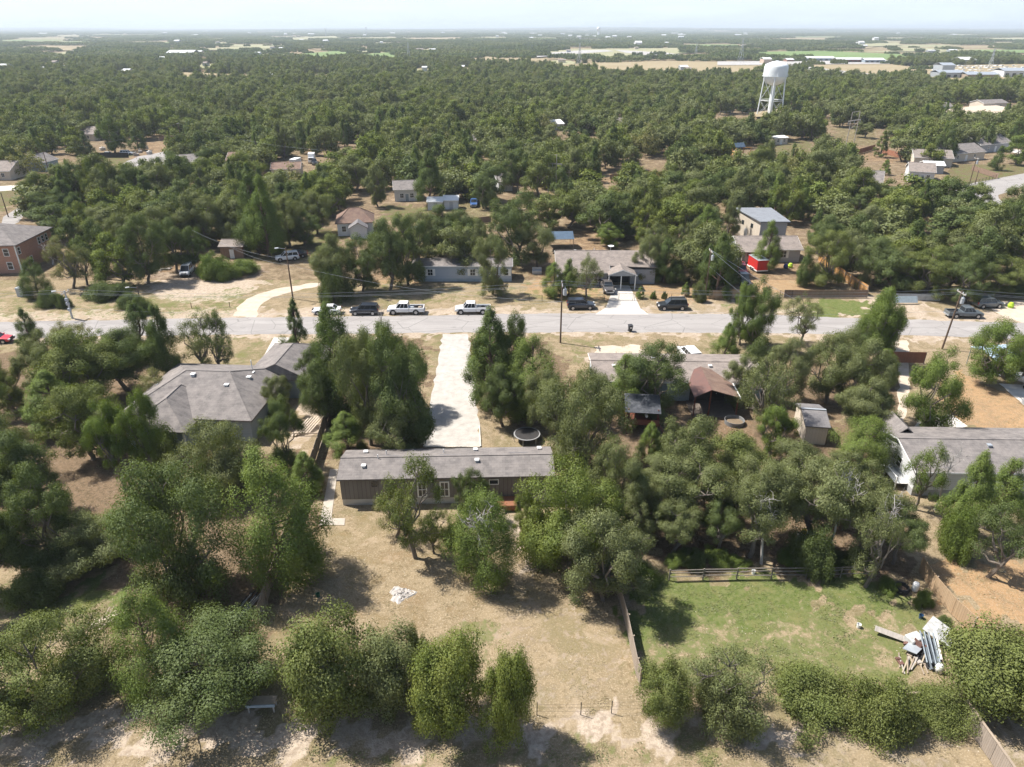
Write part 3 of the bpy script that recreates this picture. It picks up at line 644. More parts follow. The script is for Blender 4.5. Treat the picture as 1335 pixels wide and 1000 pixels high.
H_ = House(); H_.e = e; H_.L = 7.4; H_.D = 7
for (u, w) in ((1.9, .9), (2.95, .9)):
    m = MB(); y = -6.6
    for a in ((u - .08, u, .9, 2.3), (u + w, u + w + .08, .9, 2.3), (u - .08, u + w + .08, .82, .9), (u - .08, u + w + .08, 2.3, 2.38), (u, u + w, 1.57, 1.63)): m.box(a[0], a[1], y - .05, y, a[2], a[3])
    o = m.build('window', TRIM, e); m = MB(); m.box(u, u + w, y - .012, y + .01, .9, 2.3); m.build('pane', GLASS, o)
m = MB(); m.box(-5.0, -.4, -9.24, -9.2, .1, 2.4); m.build('porch_shade_panel', DARK, e)  # dark panel on the solid wall: the porch's shade put into colour
for x in (-5.5, -2.6, .9): MB().box(x - .09, x + .09, -9.42, -9.25, 0, 2.5).build('porch_post', TRIM, e)
for (x, y, z) in ((3.0, -1.9, 4.7), (4.6, .7, 4.5), (4.4, 2.2, 4.4), (-1.6, -.6, 5.3), (-6.6, 0, 3.4)):
    m = MB(); m.box(x - .2, x + .2, y - .2, y + .2, z - .3, z + .12); m.box(x - .26, x + .26, y - .26, y + .26, z + .12, z + .19); m.build('roof_vent', WHITE, hip_r)
m = MB(); m.tube((3.9, 3.4, 4.4), (3.9, 3.4, 5.6), .07); m.build('vent_pipe', WHITE, hip_r)
m = MB(); m.box(3.6, 9.6, 14.5, 14.54, .05, 2.35); m.build('garage_door', WHITE, e)

# home with the brown porch roof on the right lot
h = house('double_wide_home', 'slate-walled home with grey shingle roof and brown porch roof over a dark patio', 'house', (774, 521), (990, 524), 8.2, 2.7, .85, SIDING_SLATE, ROOF_TAN, ov=.3, land='the home with brown porch roof', fascia=TRIM)
k = h.L / 216.0
window(h, 'f', 20 * k, 1.0, .9, 1.1, grid=True); window(h, 'f', 195 * k, 1.0, .9, 1.1, grid=True)
roof_vents(h, [(2.6, 2.8), (15, 3), (8, 5.2)]); door(h, 'f', 150 * k, .95, 2.05, TRIM, .2)
pr = MB(); xa, xm, xb = 120 * k, 136 * k + .4, 176 * k; yb, yf = 2.4, -4.2; zr, ze = 3.75, 2.75
pr.slab([(xa, yf, ze), (xm, yf, zr), (xm, yb, zr), (xa, yb, ze)], .1); po = pr.build('porch_roof', METAL_RUST, h.e)
pr = MB(); pr.slab([(xm + .01, yf, zr), (xb, yf, ze), (xb, yb, ze), (xm + .01, yb, zr)], .1); pr.build('porch_roof', ROOF_BROWN, h.e)
pr = MB(); pr.slab([(xb + .01, yf, ze + .02), (xb + .14, yf, ze + .02), (xb + .14, -.1, ze + .02), (xb + .01, -.1, ze + .02)], .22); pr.build('rafter_trim', TRIM, h.e)
for x in (xa + .15, xm, xb - .15):
    m = MB(); m.box(x - .07, x + .07, yf + .1, yf + .24, 0, (zr if x == xm else ze) - .1); m.build('porch_post', WOOD_RED, h.e)
m = MB(); m.box(xa + .4, xb - .4, -.06, -.005, .1, 2.3); m.build('patio_shade_panel', DARK, h.e)  # dark sheet on the house wall, painting the shade under the porch roof
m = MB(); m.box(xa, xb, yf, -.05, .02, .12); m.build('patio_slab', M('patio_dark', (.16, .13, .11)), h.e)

# dark-roofed shed between the two right homes
h = house('garden_shed', 'tan shed with dark grey gable roof and a light ridge strip among oaks', 'shed', (1047, 578), (1075, 580), 5.2, 2.3, .7, SIDING_TAN, ROOF_DARK, ov=.2, land='the dark-roofed tan shed')
m = MB(); m.box(.15, h.L - .15, -.03, .002, .1, 1.9); m.build('door', SIDING_TAN, h.e)
m = MB(); z = h.roofz(0, h.D / 2); m.box(-.2, h.L + .2, h.D / 2 - .16, h.D / 2 + .16, z + .036, z + .06); m.build('ridge_cap', METAL_GREY, h.roof)
m = MB(); m.box(h.L + .02, h.L + .12, .2, 1.2, 0, 1.9); m.build('side_door', FENCE_BROWN, h.e)

# right edge home
h = house('double_wide_home', 'pale double-wide home with sunlit white end wall cut by the right picture edge', 'house', (1187, 646), (1400, 649), 8.4, 3.0, 1.15, SIDING_WHITE, ROOF_GREY, ov=.35, land='the white-ended home at right', base=.75, fascia=TRIM)
sk = MB(); sk.box(.03, h.L - .03, .03, h.D - .03, 0, .75); sk.build('skirting', M('skirting_grey', (.36, .36, .36), (.30, .30, .3), 1), h.e)
window(h, 'f', 2.0, 1.3, 1.0, 1.1, grid=True); window(h, 'f', 7.0, 1.3, 1.0, 1.1, grid=True); window(h, 'l', 3.0, 1.3, .9, 1.1)
m = MB(); m.slab([(.2, 6.2, 3.2), (1.6, 6.2, 4.35), (1.6, 10.0, 4.35), (.2, 10.0, 3.2)], .12); m.slab([(1.6, 6.2, 4.35), (3.0, 6.2, 3.2), (3.0, 10.0, 3.2), (1.6, 10.0, 4.35)], .12); m.build('porch_roof', ROOF_GREY, h.e)
for x in (.4, 2.8): MB().box(x - .07, x + .07, 9.7, 9.84, 0, 3.1).build('porch_post', TRIM, h.e)
roof_vents(h, [(8.5, 3.2)], METAL_GREY)
m = MB()
for yy in (1.0, 3.4, 5.8): m.box(-1.25, -1.15, yy, yy + .1, 0, 1.5)
m.box(-1.26, -1.14, 1.0, 5.9, 1.42, 1.5); m.box(-1.25, -.02, 1.0, 5.9, .72, .8); m.build('side_ramp', TRIM, h.e)

# across the street
h = house('single_wide_home', 'blue-grey single-wide home with two white-shuttered windows across the street', 'house', (539.5, 367), (667, 367), 4.9, 2.95, .6, SIDING_BLUE, ROOF_GREY, ov=.2, land='the blue-grey shuttered home', base=.0, fascia=TRIM)
k = h.L / 127.5
m = MB(); m.box(.02, h.L - .02, -.02, .02, 0, .55); m.build('skirting', M('skirting_blue', (.36, .42, .47), (.3, .36, .41), 1), h.e)
for u in (19, 74): window(h, 'f', u * k, 1.2, 6 * k, 1.15, shutter=TRIM, grid=True)
for u in (118,): window(h, 'f', u * k, 1.2, 5 * k, 1.15, shutter=TRIM)

h = house('brick_ranch_house', 'grey brick ranch house with brown-grey roof and gabled carport over its driveway', 'house', (728, 373), (791, 373), 11.5, 2.75, 2.2, BRICK_GREY, ROOF_TAN, ov=.5, land='the grey brick ranch house', fascia=TRIM)
L0 = h.L
# the body runs on to the right behind the carport
w = MB(); w.box(L0, L0 + 5.0, 2.2, 11.5, 0, 2.75); w.build('wall', DARK, h.e)  # near-black wall colour stands in for the shade inside the carport
w = MB(); w.box(L0 + 4.4, L0 + 9.0, 1.3, 11.0, 0, 2.75); w.build('wall', BRICK_GREY, h.e)
r = MB(); sl = 2.2 / 5.75; zr = 2.89 + 2.2
r.slab([(L0 + .5, 1.4, 2.89 + (1.4) * sl), (L0 + 9.4, .9, 2.89 + .9 * sl), (L0 + 9.4, 5.75, zr), (L0 + .5, 5.75, zr)], .14); r.slab([(L0 + .5, 5.75, zr), (L0 + 9.4, 5.75, zr), (L0 + 9.4, 12, 2.7), (L0 + .5, 12, 2.7)], .14); r.build('roof', ROOF_TAN, h.e)
g = MB(); xa, xb, xm = L0 - .1, L0 + 5.0, L0 + 2.45; yf = -2.2
g.slab([(xa, yf, 2.75), (xm, yf, 3.75), (xm, 5, 3.75), (xa, 5, 2.75)], .12); g.slab([(xm + .005, yf, 3.75), (xb, yf, 2.75), (xb, 5, 2.75), (xm + .005, 5, 3.75)], .12); g.build('carport_roof', ROOF_TAN, h.e)
g = MB(); g.add([(xa + .1, yf + .06, 2.6), (xb - .1, yf + .06, 2.6), (xm, yf + .06, 3.6), (xa + .1, yf + .16, 2.6), (xb - .1, yf + .16, 2.6), (xm, yf + .16, 3.6)], [(0, 1, 2), (5, 4, 3), (0, 3, 4, 1), (1, 4, 5, 2), (2, 5, 3, 0)]); g.build('carport_gable', SIDING_GREY, h.e)
g = MB(); g.add([(xa - .12, yf - .02, 2.62), (xm, yf - .02, 3.62), (xb + .12, yf - .02, 2.62), (xb + .12, yf - .02, 2.80), (xm, yf - .02, 3.80), (xa - .12, yf - .02, 2.80)], [(0, 1, 4, 5), (1, 2, 3, 4)]); g.build('carport_trim', TRIM, h.e)
for x in (xa + .15, xm - .2, xb - .2):
    m = MB(); m.box(x - .08, x + .08, yf + .1, yf + .26, 0, 2.7); m.build('carport_post', TRIM, h.e)
window(h, 'f', 2.5, .9, 1.4, 1.3, grid=True); window(h, 'f', 6.5, .9, 1.4, 1.3, grid=True)
roof_vents(h, [(5.2, 7.8), (3.5, 7.5)]); pipes(h, [(2.6, 3), (7, 6.5)])
m = MB(); m.lathe([(.0, .0), (.35, .04), (.6, .2)], 14, (L0 + 1.3, 7.2, 5.35)); m.tube((L0 + 1.3, 7.2, 4.4), (L0 + 1.3, 7.2, 5.4), .04); m.build('satellite_dish', WHITE, h.e)

h = house('ranch_house', 'grey ranch house with recessed porch and white wreath door behind red trailer', 'house', (962, 342), (1041, 342), 8.0, 2.75, 1.5, SIDING_GREY, ROOF_TAN, ov=.4, land='the grey house with red trailer', fascia=TRIM)
k = h.L / 79.0
m = MB(); m.box(.15, 22 * k, -.03, .002, 0, 2.6); m.build('porch_wall', SIDING_BLUE, h.e)
door(h, 'f', 9 * k, 1.0, 2.1, WHITE); m = MB(); m.lathe([(.3, -.05), (.36, .05), (.22, .05), (.3, -.05)], 14); wr = m.build('wreath', WOOD_RED, h.e); wr.location = (9 * k + .5, -.12, 1.6); wr.rotation_euler = (R(90), 0, 0)
window(h, 'f', 54 * k, 1.0, 1.1, 1.35, shutter=TRIM, grid=True)
m = MB(); m.slab([(-.4, -1.9, 2.65), (24 * k, -1.9, 2.65), (24 * k, -.3, 2.86), (-.4, -.3, 2.86)], .12); m.build('porch_roof', ROOF_TAN, h.e)
for x in (.1, 23 * k): m = MB(); m.box(x - .09, x + .09, -1.75, -1.57, 0, 2.6); m.build('porch_post', TRIM, h.e)

e = thing('two_storey_building', 'tan two-storey building with grey sloping metal roof behind the grey house', 'building', G(988, 317), R(0))
LAND.append(('the tan two-storey building', G(992, 310) + Vector((0, 0, 6))))
P0, P1 = G(988, 317), G(1022, 317); L = (P1 - P0).length
w = MB(); w.add([(0, 0, 0), (L, 0, 0), (L - 1.0, 9, 0), (-3.0, 9, 0), (0, 0, 4.7), (L, 0, 4.7), (L - 1.0, 9, 4.9), (-3.0, 9, 4.9)], [(3, 2, 1, 0), (4, 5, 6, 7), (1, 2, 6, 5), (2, 3, 7, 6), (0, 1, 5, 4), (3, 0, 4, 7)]); w.build('wall', SIDING_TAN, e)
w = MB(); w.box(.02, L - .02, -.03, .002, .1, 4.65); w.build('front_wall', SIDING_GREY, e)
r = MB(); r.slab([(-.3, -.5, 4.9), (L + .5, -.5, 4.9), (L - .7, 9.4, 5.7), (-3.3, 9.4, 5.7)], .2); r.build('roof', M('roof_metal_dull', (.22, .235, .26), (.18, .19, .21), .8, .8), e)
for yy in (2.8, 6.0): m = MB(); x = -3.0 * yy / 9; m.obox((x - .02, yy, 3.2), (.08, .8, .9), rz=R(18.4)); m.build('window', GLASS, e)
m = MB(); m.obox((-3.0 * 4.6 / 9 - .02, 4.6, 1.1), (.08, 1.0, 2.1), rz=R(18.4)); m.build('door', WHITE, e)

e = thing('two_storey_house', 'red brick two-storey house with grey hip roof at the left edge', 'house', G(30, 356), R(4))
LAND.append(('the red brick two-storey house', G(20, 350) + Vector((0, 0, 5))))
w = MB(); w.box(-14, 0, 0, 13, 0, 5.5); w.build('wall', BRICK_RED, e)
m = MB(); m.box(-.16, .04, -.04, .16, 0, 5.45); m.build('corner_trim', TRIM, e)
r = MB(); r.add([(-14.5, -.5, 5.6), (.5, -.5, 5.6), (.5, 13.5, 5.6), (-14.5, 13.5, 5.6), (-8, 6.5, 8.3), (-6, 6.5, 8.3)], [(0, 1, 5, 4), (1, 2, 5), (2, 3, 4, 5), (3, 0, 4)]); r.box(-14.5, .5, -.5, 13.5, 5.42, 5.59); r.build('roof', ROOF_GREY, e)
def simple_window(e, c, size, axis, trim=TRIM):
    m = MB(); w, hh = size
    for du, dz, a, b in ((-w / 2 - .05, 0, .1, hh + .2), (w / 2 + .05, 0, .1, hh + .2), (0, -hh / 2 - .05, w, .1), (0, hh / 2 + .05, w, .1), (0, 0, w, .06)):
        m.obox((c[0] + (du if axis == 'y' else 0), c[1] + (du if axis == 'x' else 0), c[2] + dz), ((a, .08, b) if axis == 'y' else (.08, a, b)))
    o = m.build('window', trim, e); m = MB(); m.obox(c, ((w, .05, hh) if axis == 'y' else (.05, w, hh))); m.build('pane', GLASS, o)
for x, z in ((-1.9, 4.1), (-1.9, 1.5), (-5.4, 4.1), (-5.4, 1.5)): simple_window(e, (x, -.02, z), (.9, 1.3), 'y')
for y in (.9, 8.2, 9.6, 11.0): simple_window(e, (.02, y, 4.2), (.8, 1.2), 'x')
simple_window(e, (.02, 4, 1.6), (.8, 1.2), 'x')

h = house('hip_roof_cottage', 'white cottage with brown hip roof and a grey-roofed front bump-out', 'house', (441, 308), (487, 306), 7.5, 2.9, 2.5, SIDING_WHITE, ROOF_BROWN, 'hip', ov=.4, inset=3.2, land='the white brown-roofed cottage')
m = MB(); m.box(2.9, 6.6, -3.2, 0, 0, 2.5); m.add([(2.9, -3.2, 2.5), (6.6, -3.2, 2.5), (4.75, -3.2, 3.6)], [(0, 1, 2)]); m.build('bump_out', SIDING_WHITE, h.e)
m = MB(); m.slab([(2.6, -3.5, 2.5), (4.75, -3.5, 3.75), (4.75, .3, 3.75), (2.6, .3, 2.5)], .12); m.slab([(4.75, -3.5, 3.75), (6.9, -3.5, 2.5), (6.9, .3, 2.5), (4.75, .3, 3.75)], .12); m.build('bump_out_roof', ROOF_DARK, h.e)
window(h, 'f', 1.0, 1.0, .9, 1.2); window(h, 'l', 3, 1.0, .9, 1.2)
for pl, pr, dp, wh, rs, wl_, rf, nm, lb, ld in [
    ((289, 337), (318, 337), 4.4, 2.5, .8, FENCE_BROWN, ROOF_TAN, 'wooden_shed', 'brown wooden shed with patched tan roof behind the green thicket', 'the patched brown shed'),
    ((558, 274), (577, 274), 3.2, 2.2, .8, SIDING_WHITE, WHITE, 'white_shed', 'small white gabled shed, left one of the pair on the lawn', None),
    ((579, 273), (597, 273), 3.2, 2.4, .8, SIDING_WHITE, WHITE, 'white_shed', 'small white gabled shed, right one of the pair on the lawn', 'the pair of white sheds'),
    ((515, 263), (544, 262), 8, 3.2, 1.6, SIDING_WHITE, ROOF_GREY, 'white_house', 'white-walled house showing between trees behind the white sheds', None),
    ((1008, 189), (1026, 188), 6, 2.6, .4, SIDING_TAN, WHITE, 'outbuilding', 'low tan outbuilding with white roof at the edge of the playset lawn', None),
    ((94, 183), (124, 184), 9, 2.8, 2.4, SIDING_TAN, ROOF_TAN, 'ranch_house', 'house with plain tan-grey gable roof showing above upper left trees', 'the tan gable roof, upper left'),
    ((60, 224), (78, 219), 8, 3.0, 2.0, SIDING_SLATE, ROOF_GREY, 'gabled_house', 'dark blue-grey gabled house beside the upper left lawn', 'the dark blue gabled house'),
    ((-22, 235), (15, 235), 10, 2.8, 2.2, SIDING_TAN, ROOF_TAN, 'ranch_house', 'tan-roofed house cut by the left edge above the brick house', None),
    ((232, 224), (266, 222), 10, 2.7, 1.9, SIDING_TAN, ROOF_GREY, 'ranch_house', 'grey-roofed house beside the curving upper left street', 'the house by upper left street'),
    ((296, 222), (316, 222), 9, 2.7, 2.4, SIDING_TAN, ROOF_BROWN, 'ranch_house', 'brown gable roof nearly buried in trees left of the parked trucks', None),
    ((798, 170), (811, 170), 7, 3.0, 2.2, BRICK_RED, ROOF_TAN, 'brick_cottage', 'small red brick cottage with pale roof deep in the woods', 'the small red brick cottage'),
    ((717, 170), (735, 169), 9, 2.6, 1.4, SIDING_WHITE, WHITE, 'white_house', 'white-roofed home deep in the middle woods', None),
    ((605, 192), (620, 192), 9, 2.8, 1.5, SIDING_WHITE, ROOF_GREY, 'white_house', 'small white house behind trees left of the H-frame power pole', None),
    ((675, 205), (704, 204), 10, 2.6, 1.2, SIDING_WHITE, WHITE, 'white_house', 'pale-roofed home just above the H-frame power pole', None),
    ((1122, 250), (1147, 252), 14, 2.8, 2.2, SIDING_TAN, ROOF_GREY, 'ranch_house', 'long grey-roofed house left of the white-fronted house, upper right', 'the long grey-roofed house'),
    ((1080, 254), (1108, 254), 8, 2.6, 1.6, SIDING_TAN, ROOF_TAN, 'ranch_house', 'low tan house beside the tall dark cedar, upper right', None),
    ((1183, 236), (1216, 238), 9, 3.0, 1.9, SIDING_WHITE, ROOF_TAN, 'white_house', 'white-fronted house with tan-grey roof, upper right block', 'the white-fronted house'),
    ((1204, 226), (1229, 227), 6, 2.6, .8, SIDING_GREY, WHITE, 'outbuilding', 'white-roofed outbuilding beside the white-fronted house', None),
    ((1190, 216), (1240, 218), 10, 2.8, 2.0, SIDING_TAN, ROOF_TAN, 'ranch_house', 'tan-roofed house standing left of the upper right lawn', None),
    ((1234, 212), (1282, 208), 11, 2.8, 2.2, SIDING_TAN, ROOF_GREY, 'ranch_house', 'broad grey-roofed house above the upper right lawn', 'the house above right lawn'),
    ((1276, 200), (1316, 196), 11, 3.0, 2.4, SIDING_GREY, ROOF_GREY, 'ranch_house', 'grey house farthest up the upper right block', None),
    ((1223, 146), (1240, 146), 10, 3.0, 1.6, SIDING_SLATE, ROOF_GREY, 'gabled_house', 'dark-walled house by the distant pale yard, upper right', None),
    ((1281, 142), (1312, 141), 10, 3.0, 1.5, SIDING_TAN, ROOF_GREY, 'ranch_house', 'low grey-roofed house above the distant pale yard', 'the distant pale yard'),
    ((355, 232), (392, 231), 8, 2.6, 1.4, SIDING_TAN, ROOF_BROWN, 'ranch_house', 'brown-roofed house half hidden below the parked trucks', None),
    ((650, 250), (668, 249), 9, 2.8, 1.5, SIDING_WHITE, ROOF_GREY, 'white_house', 'white-sided house behind the lawn oak left of the H-frame pole', None)]:
    h = house(nm, lb, 'shed' if 'shed' in nm else ('building' if 'out' in nm else 'house'), pl, pr, dp, wh, rs, wl_, rf, ov=.3, land=ld, fascia=TRIM if wh > 2.55 else None)
    if h.L > 6:
        for q in (.25, .7): window(h, 'f', h.L * q, 1.0, .9, 1.1, grid=True)
        door(h, 'f', h.L * .48, .9, 2.0, WHITE if wl_ is not SIDING_WHITE else SIDING_SLATE)
    else: door(h, 'f', h.L * .4, .9, 1.9, WHITE if wl_ is not SIDING_WHITE else METAL_GREY, frame=False)

# white barns, stores and sheds far behind
def far_building(name, label, px, py, w_px, depth, hgt, wall, roof, group=None, cat='building', bays=0):
    a, b = G(px - w_px / 2, py), G(px + w_px / 2, py); L = (b - a).length
    e = thing(name, label, cat, a, 0, group); m = MB(); m.box(0, L, 0, depth, 0, hgt); m.build('wall', wall, e)
    r = MB(); rs = depth * .12
    r.slab([(-.5, -.6, hgt), (L + .5, -.6, hgt), (L + .5, depth / 2, hgt + rs), (-.5, depth / 2, hgt + rs)], .25); r.slab([(-.5, depth / 2, hgt + rs), (L + .5, depth / 2, hgt + rs), (L + .5, depth + .6, hgt), (-.5, depth + .6, hgt)], .25); r.build('roof', roof, e)
    for i in range(bays):
        m = MB(); x = L * (i + .25) / bays; m.box(x, x + L / bays * .5, -.08, .01, .1, hgt * .7); m.build('bay_door', DARK, e)
BW = M('barn_white', (.60, .61, .62), (.52, .53, .54), .2, .6)
far_building('strip_store', 'long low white-roofed store row, left of three beside the green field', 1070, 81, 36, 18, 5, SIDING_SLATE, BW, bays=5)
far_building('strip_store', 'long low white-roofed store row, middle of three beside the green field', 1108, 83, 34, 18, 5, WOOD_RED, BW, bays=5)
far_building('strip_store', 'long low white-roofed store row, right of three beside the green field', 1140, 83.5, 26, 18, 5, SIDING_SLATE, BW, bays=4)
far_building('warehouse', 'long grey warehouse in front of the distant vehicle yard, left one', 1240, 104, 34, 16, 6, METAL_GREY, METAL_GREY, bays=4)
far_building('warehouse', 'long brown-grey warehouse in front of the distant vehicle yard, middle one', 1280, 105, 40, 16, 5, WOOD, METAL_GREY, bays=5)
far_building('warehouse', 'long pale warehouse before the distant vehicle yard, cut by right edge', 1325, 103, 36, 18, 7, BW, METAL_GREY, bays=4)
far_building('warehouse', 'square grey warehouse standing up behind the distant vehicle yard', 1235, 96, 16, 18, 8, METAL_GREY, METAL_GREY)
far_building('warehouse', 'white-roofed warehouse right of the vehicle yard lattice tower', 1262, 86, 18, 24, 7, BW, BW)
far_building('barn', 'long white barn alone in the left middle woods', 345, 105, 22, 14, 5, METAL_RUST, BW)
far_building('barn', 'large pale-roofed barn with annex among left fields', 235, 75, 34, 30, 7, METAL_GREY, BW)
far_building('barn', 'white-roofed farm building left of the left green fields', 45, 97, 26, 16, 5, METAL_GREY, BW)
far_building('barn', 'small white farm building right of the white-roofed farm building', 77, 94, 12, 12, 5, METAL_GREY, BW)
far_building('barn', 'lone bright white barn at the far left edge', 5, 97, 10, 14, 8, BW, BW)
far_building('barn', 'white barn beside the tan strip of far left country', 118, 91, 9, 12, 5, BW, BW)
far_building('fast_store', 'white store with dull red front beside the far highway', 1030, 82, 9, 14, 4, M('store_red', (.30, .16, .12)), BW)
far_building('fast_store', 'small white store left of the water tower tank', 1000, 85, 10, 16, 7, M('store_tan', (.5, .38, .3)), BW)
rr = random.Random(5)
for i, (px, py) in enumerate(FAR_ROOFS):
    far_building('farm_building', 'small pale-roofed building in a clearing of the far woods', px, py, rr.uniform(5, 10) * (1 if py > 66 else .6), rr.uniform(9, 14), rr.uniform(3.5, 5), METAL_GREY if rr.random() < .5 else SIDING_TAN, BW if rr.random() < .6 else ROOF_TAN, 'scattered roofs of the far woods')
for i in range(46):
    px = rr.uniform(20, 1320); py = rr.choice([rr.uniform(44.5, 50), rr.uniform(47, 62), rr.uniform(44, 47)])
    if i < 16: px = rr.uniform(620, 900); py = rr.uniform(44, 52)
    far_building('far_building', 'tiny white building of the far town near the horizon', px, py, rr.uniform(3, 9), rr.uniform(12, 30), rr.uniform(6, 12), BW if rr.random() < .7 else METAL_GREY, BW, 'far town buildings')
# ------------------------------------------------------------------ vehicles
def paintm(name, c): return M('paint_' + name, c, tuple(x * .93 for x in c), .8, .3, spec=.5, coat=.6)
PW_, PBK, PNV, PRD, PGY, PTN = paintm('white', (.80, .80, .80)), paintm('black', (.02, .022, .024)), paintm('navy', (.022, .028, .042)), paintm('red', (.50, .02, .025)), paintm('grey', (.11, .13, .145)), paintm('taupe', (.09, .08, .075))
PBL = paintm('blue', (.05, .12, .30))
def ring(x, zb, zt, hw):
    h = zt - zb
    return [(x, -hw * .9, zb), (x, hw * .9, zb), (x, hw * .98, zb + .12 * h), (x, hw, zb + .5 * h), (x, hw * .97, zt - .15 * h), (x, hw * .86, zt), (x, -hw * .86, zt), (x, -hw * .97, zt - .15 * h), (x, -hw, zb + .5 * h), (x, -hw * .98, zb + .12 * h)]
SPEC = {
 # stations of the lower body, cabin (belt x0,x1, roof x0,x1, belt z, roof z), half width, wheel x, wheel radius
 'suv':    dict(st=[(-2.35, .55, .95, .80), (-2.28, .34, 1.08, .90), (-1.2, .30, 1.12, .96), (.6, .30, 1.10, .96), (1.2, .30, 1.06, .95), (2.15, .34, .92, .90), (2.36, .45, .76, .78)], cab=(-2.22, 1.12, -2.0, .38, 1.06, 1.74), hw=.95, wx=(-1.42, 1.45), wr=.37),
 'sedan':  dict(st=[(-2.35, .5, .82, .78), (-2.25, .34, .98, .88), (-1.3, .28, 1.0, .92), (.5, .28, .98, .92), (1.2, .28, .92, .92), (2.15, .32, .78, .86), (2.36, .42, .66, .74)], cab=(-1.72, 1.0, -1.05, .3, .95, 1.44), hw=.92, wx=(-1.38, 1.42), wr=.33),
 'van':    dict(st=[(-2.5, .5, 1.0, .86), (-2.42, .34, 1.12, .95), (-1.2, .30, 1.15, .98), (1.0, .30, 1.13, .98), (1.7, .30, 1.08, .96), (2.3, .36, .92, .9), (2.48, .46, .76, .8)], cab=(-2.4, 1.75, -2.3, .85, 1.08, 1.95), hw=.98, wx=(-1.5, 1.55), wr=.36),
 'pickup': dict(st=[(-.62, .45, 1.14, .96), (-.6, .42, 1.16, .98), (.9, .42, 1.16, .99), (1.45, .42, 1.16, .98), (2.55, .45, 1.06, .95), (2.85, .52, .92, .86)], cab=(-.55, 1.55, -.42, .92, 1.12, 1.86), hw=.97, wx=(-1.75, 1.9), wr=.41),
}
def car(name, label, cat, px, py, deg, kind, paint, rack=False, cover=None, group=None, scale=1.0):
    s = SPEC[kind]; e = thing(name, label, cat, G(px, py), R(deg), group); e.scale = (scale,) * 3
    b = MB().loft([ring(*q) for q in s['st']])
    x0, x1, t0, t1, zb, zt = s['cab']; hw = s['hw']; hb, ht = hw * .84, hw * .70
    b.build('body', paint, e, smooth=False, bevel=.03)
    g = MB(); g.add([(x0, -hb, zb), (x1, -hb, zb), (x1, hb, zb), (x0, hb, zb), (t0, -ht, zt - .03), (t1, -ht, zt - .03), (t1, ht, zt - .03), (t0, ht, zt - .03)], [(3, 2, 1, 0), (4, 5, 6, 7), (0, 1, 5, 4), (1, 2, 6, 5), (2, 3, 7, 6), (3, 0, 4, 7)])
    g.build('windows', GLASS, e)
    r = MB(); r.slab([(t0 - .04, -ht - .03, zt + .02), (t1 + .04, -ht - .03, zt + .02), (t1 + .04, ht + .03, zt + .02), (t0 - .04, ht + .03, zt + .02)], .09)
    for sy in (-1, 1):
        for f, ww in ((0, .06), (.36, .045), (.68, .04), (1, .05)):
            xb_, xt_ = x0 + (x1 - x0) * f, t0 + (t1 - t0) * f
            r.tube((xb_, sy * (hb + .005), zb - .03), (xt_, sy * (ht + .01), zt), ww, n=5)
    r.build('cab_roof', paint, e, bevel=.02)
    for wx in s['wx']:
        for sy in (-1, 1):
            m = MB(); m.tube((wx, sy * (hw - .22), s['wr']), (wx, sy * (hw + .02), s['wr']), s['wr'], n=18); o = m.build('wheel', TYRE, e)
            m = MB(); m.tube((wx, sy * (hw + .015), s['wr']), (wx, sy * (hw + .035), s['wr']), s['wr'] * .62, n=14); m.build('rim', RIM, o)
            m = MB(); m.tube((wx, sy * (hw - .3), s['wr'] + .04), (wx, sy * (hw + .006), s['wr'] + .04), s['wr'] + .09, n=18); m.build('wheel_arch', DARK, e)
    fx = s['st'][-1][0]
    for sy in (-1, 1):
        m = MB(); m.obox((fx - .1, sy * hw * .70, .80 if kind != 'sedan' else .66), (.24, .36, .16)); m.build('headlight', LAMP, e)
        rx = -2.36 if kind in ('suv', 'sedan') else (-2.49 if kind == 'van' else -2.99)
        m = MB(); m.obox((rx + .05, sy * hw * .78, .95 if kind != 'sedan' else .8), (.14, .2, .32)); m.build('taillight', LAMP_RED, e)
        m = MB(); m.obox((x1 - .25, sy * (hw + .1), zb + .03), (.14, .2, .16)); m.build('mirror', paint, e)
    m = MB(); m.obox((fx + .0, 0, .5), (.12, hw * 1.5, .2)); m.build('bumper', STEEL if kind == 'pickup' else DARK, e)
    m = MB(); m.obox((fx - .02, 0, .78), (.12, hw * .9, .2)); m.build('grille', DARK, e)
    if kind == 'pickup':
        m = MB(); m.box(-2.95, -.66, -.95, .95, .5, .74)
        for sy in (-1, 1): m.box(-2.95, -.66, min(sy * .82, sy * .97), max(sy * .82, sy * .97), .5, 1.15)
        m.box(-.74, -.66, -.82, .82, .7, 1.12); m.build('bed', paint, e, bevel=.02)
        m = MB(); m.box(-3.02, -2.9, -.93, .93, .5, 1.14); m.build('tailgate', paint, e, bevel=.015)
        m = MB(); m.box(-2.88, -.76, -.8, .8, .745, .76); m.build('bed_liner', DARK, e)
        m = MB(); m.obox((-3.05, 0, .5), (.16, 1.8, .18)); m.build('bumper', STEEL, e)
        if cover: m = MB(); m.box(-2.9, -.72, -.86, .86, 1.155, 1.2); m.build('bed_cover', cover, e)
    if rack:
        m = MB()
        for sy in (-1, 1):
            m.tube((t0 + .1, sy * ht * .9, zt + .1), (t1 - .1, sy * ht * .9, zt + .1), .035)
            for xx in (t0 + .25, t1 - .25): m.tube((xx, sy * ht * .9, zt), (xx, sy * ht * .9, zt + .1), .03)
        m.build('roof_rack', STEEL, e)
    return e
car('white_sedan', 'white car mostly hidden by the tree at the street verge', 'car', 427, 408.5, 182, 'sedan', PW_)
car('dark_suv', 'dark blue-black SUV parked left of the two white pickups', 'car', 476, 409, 181, 'suv', PNV)
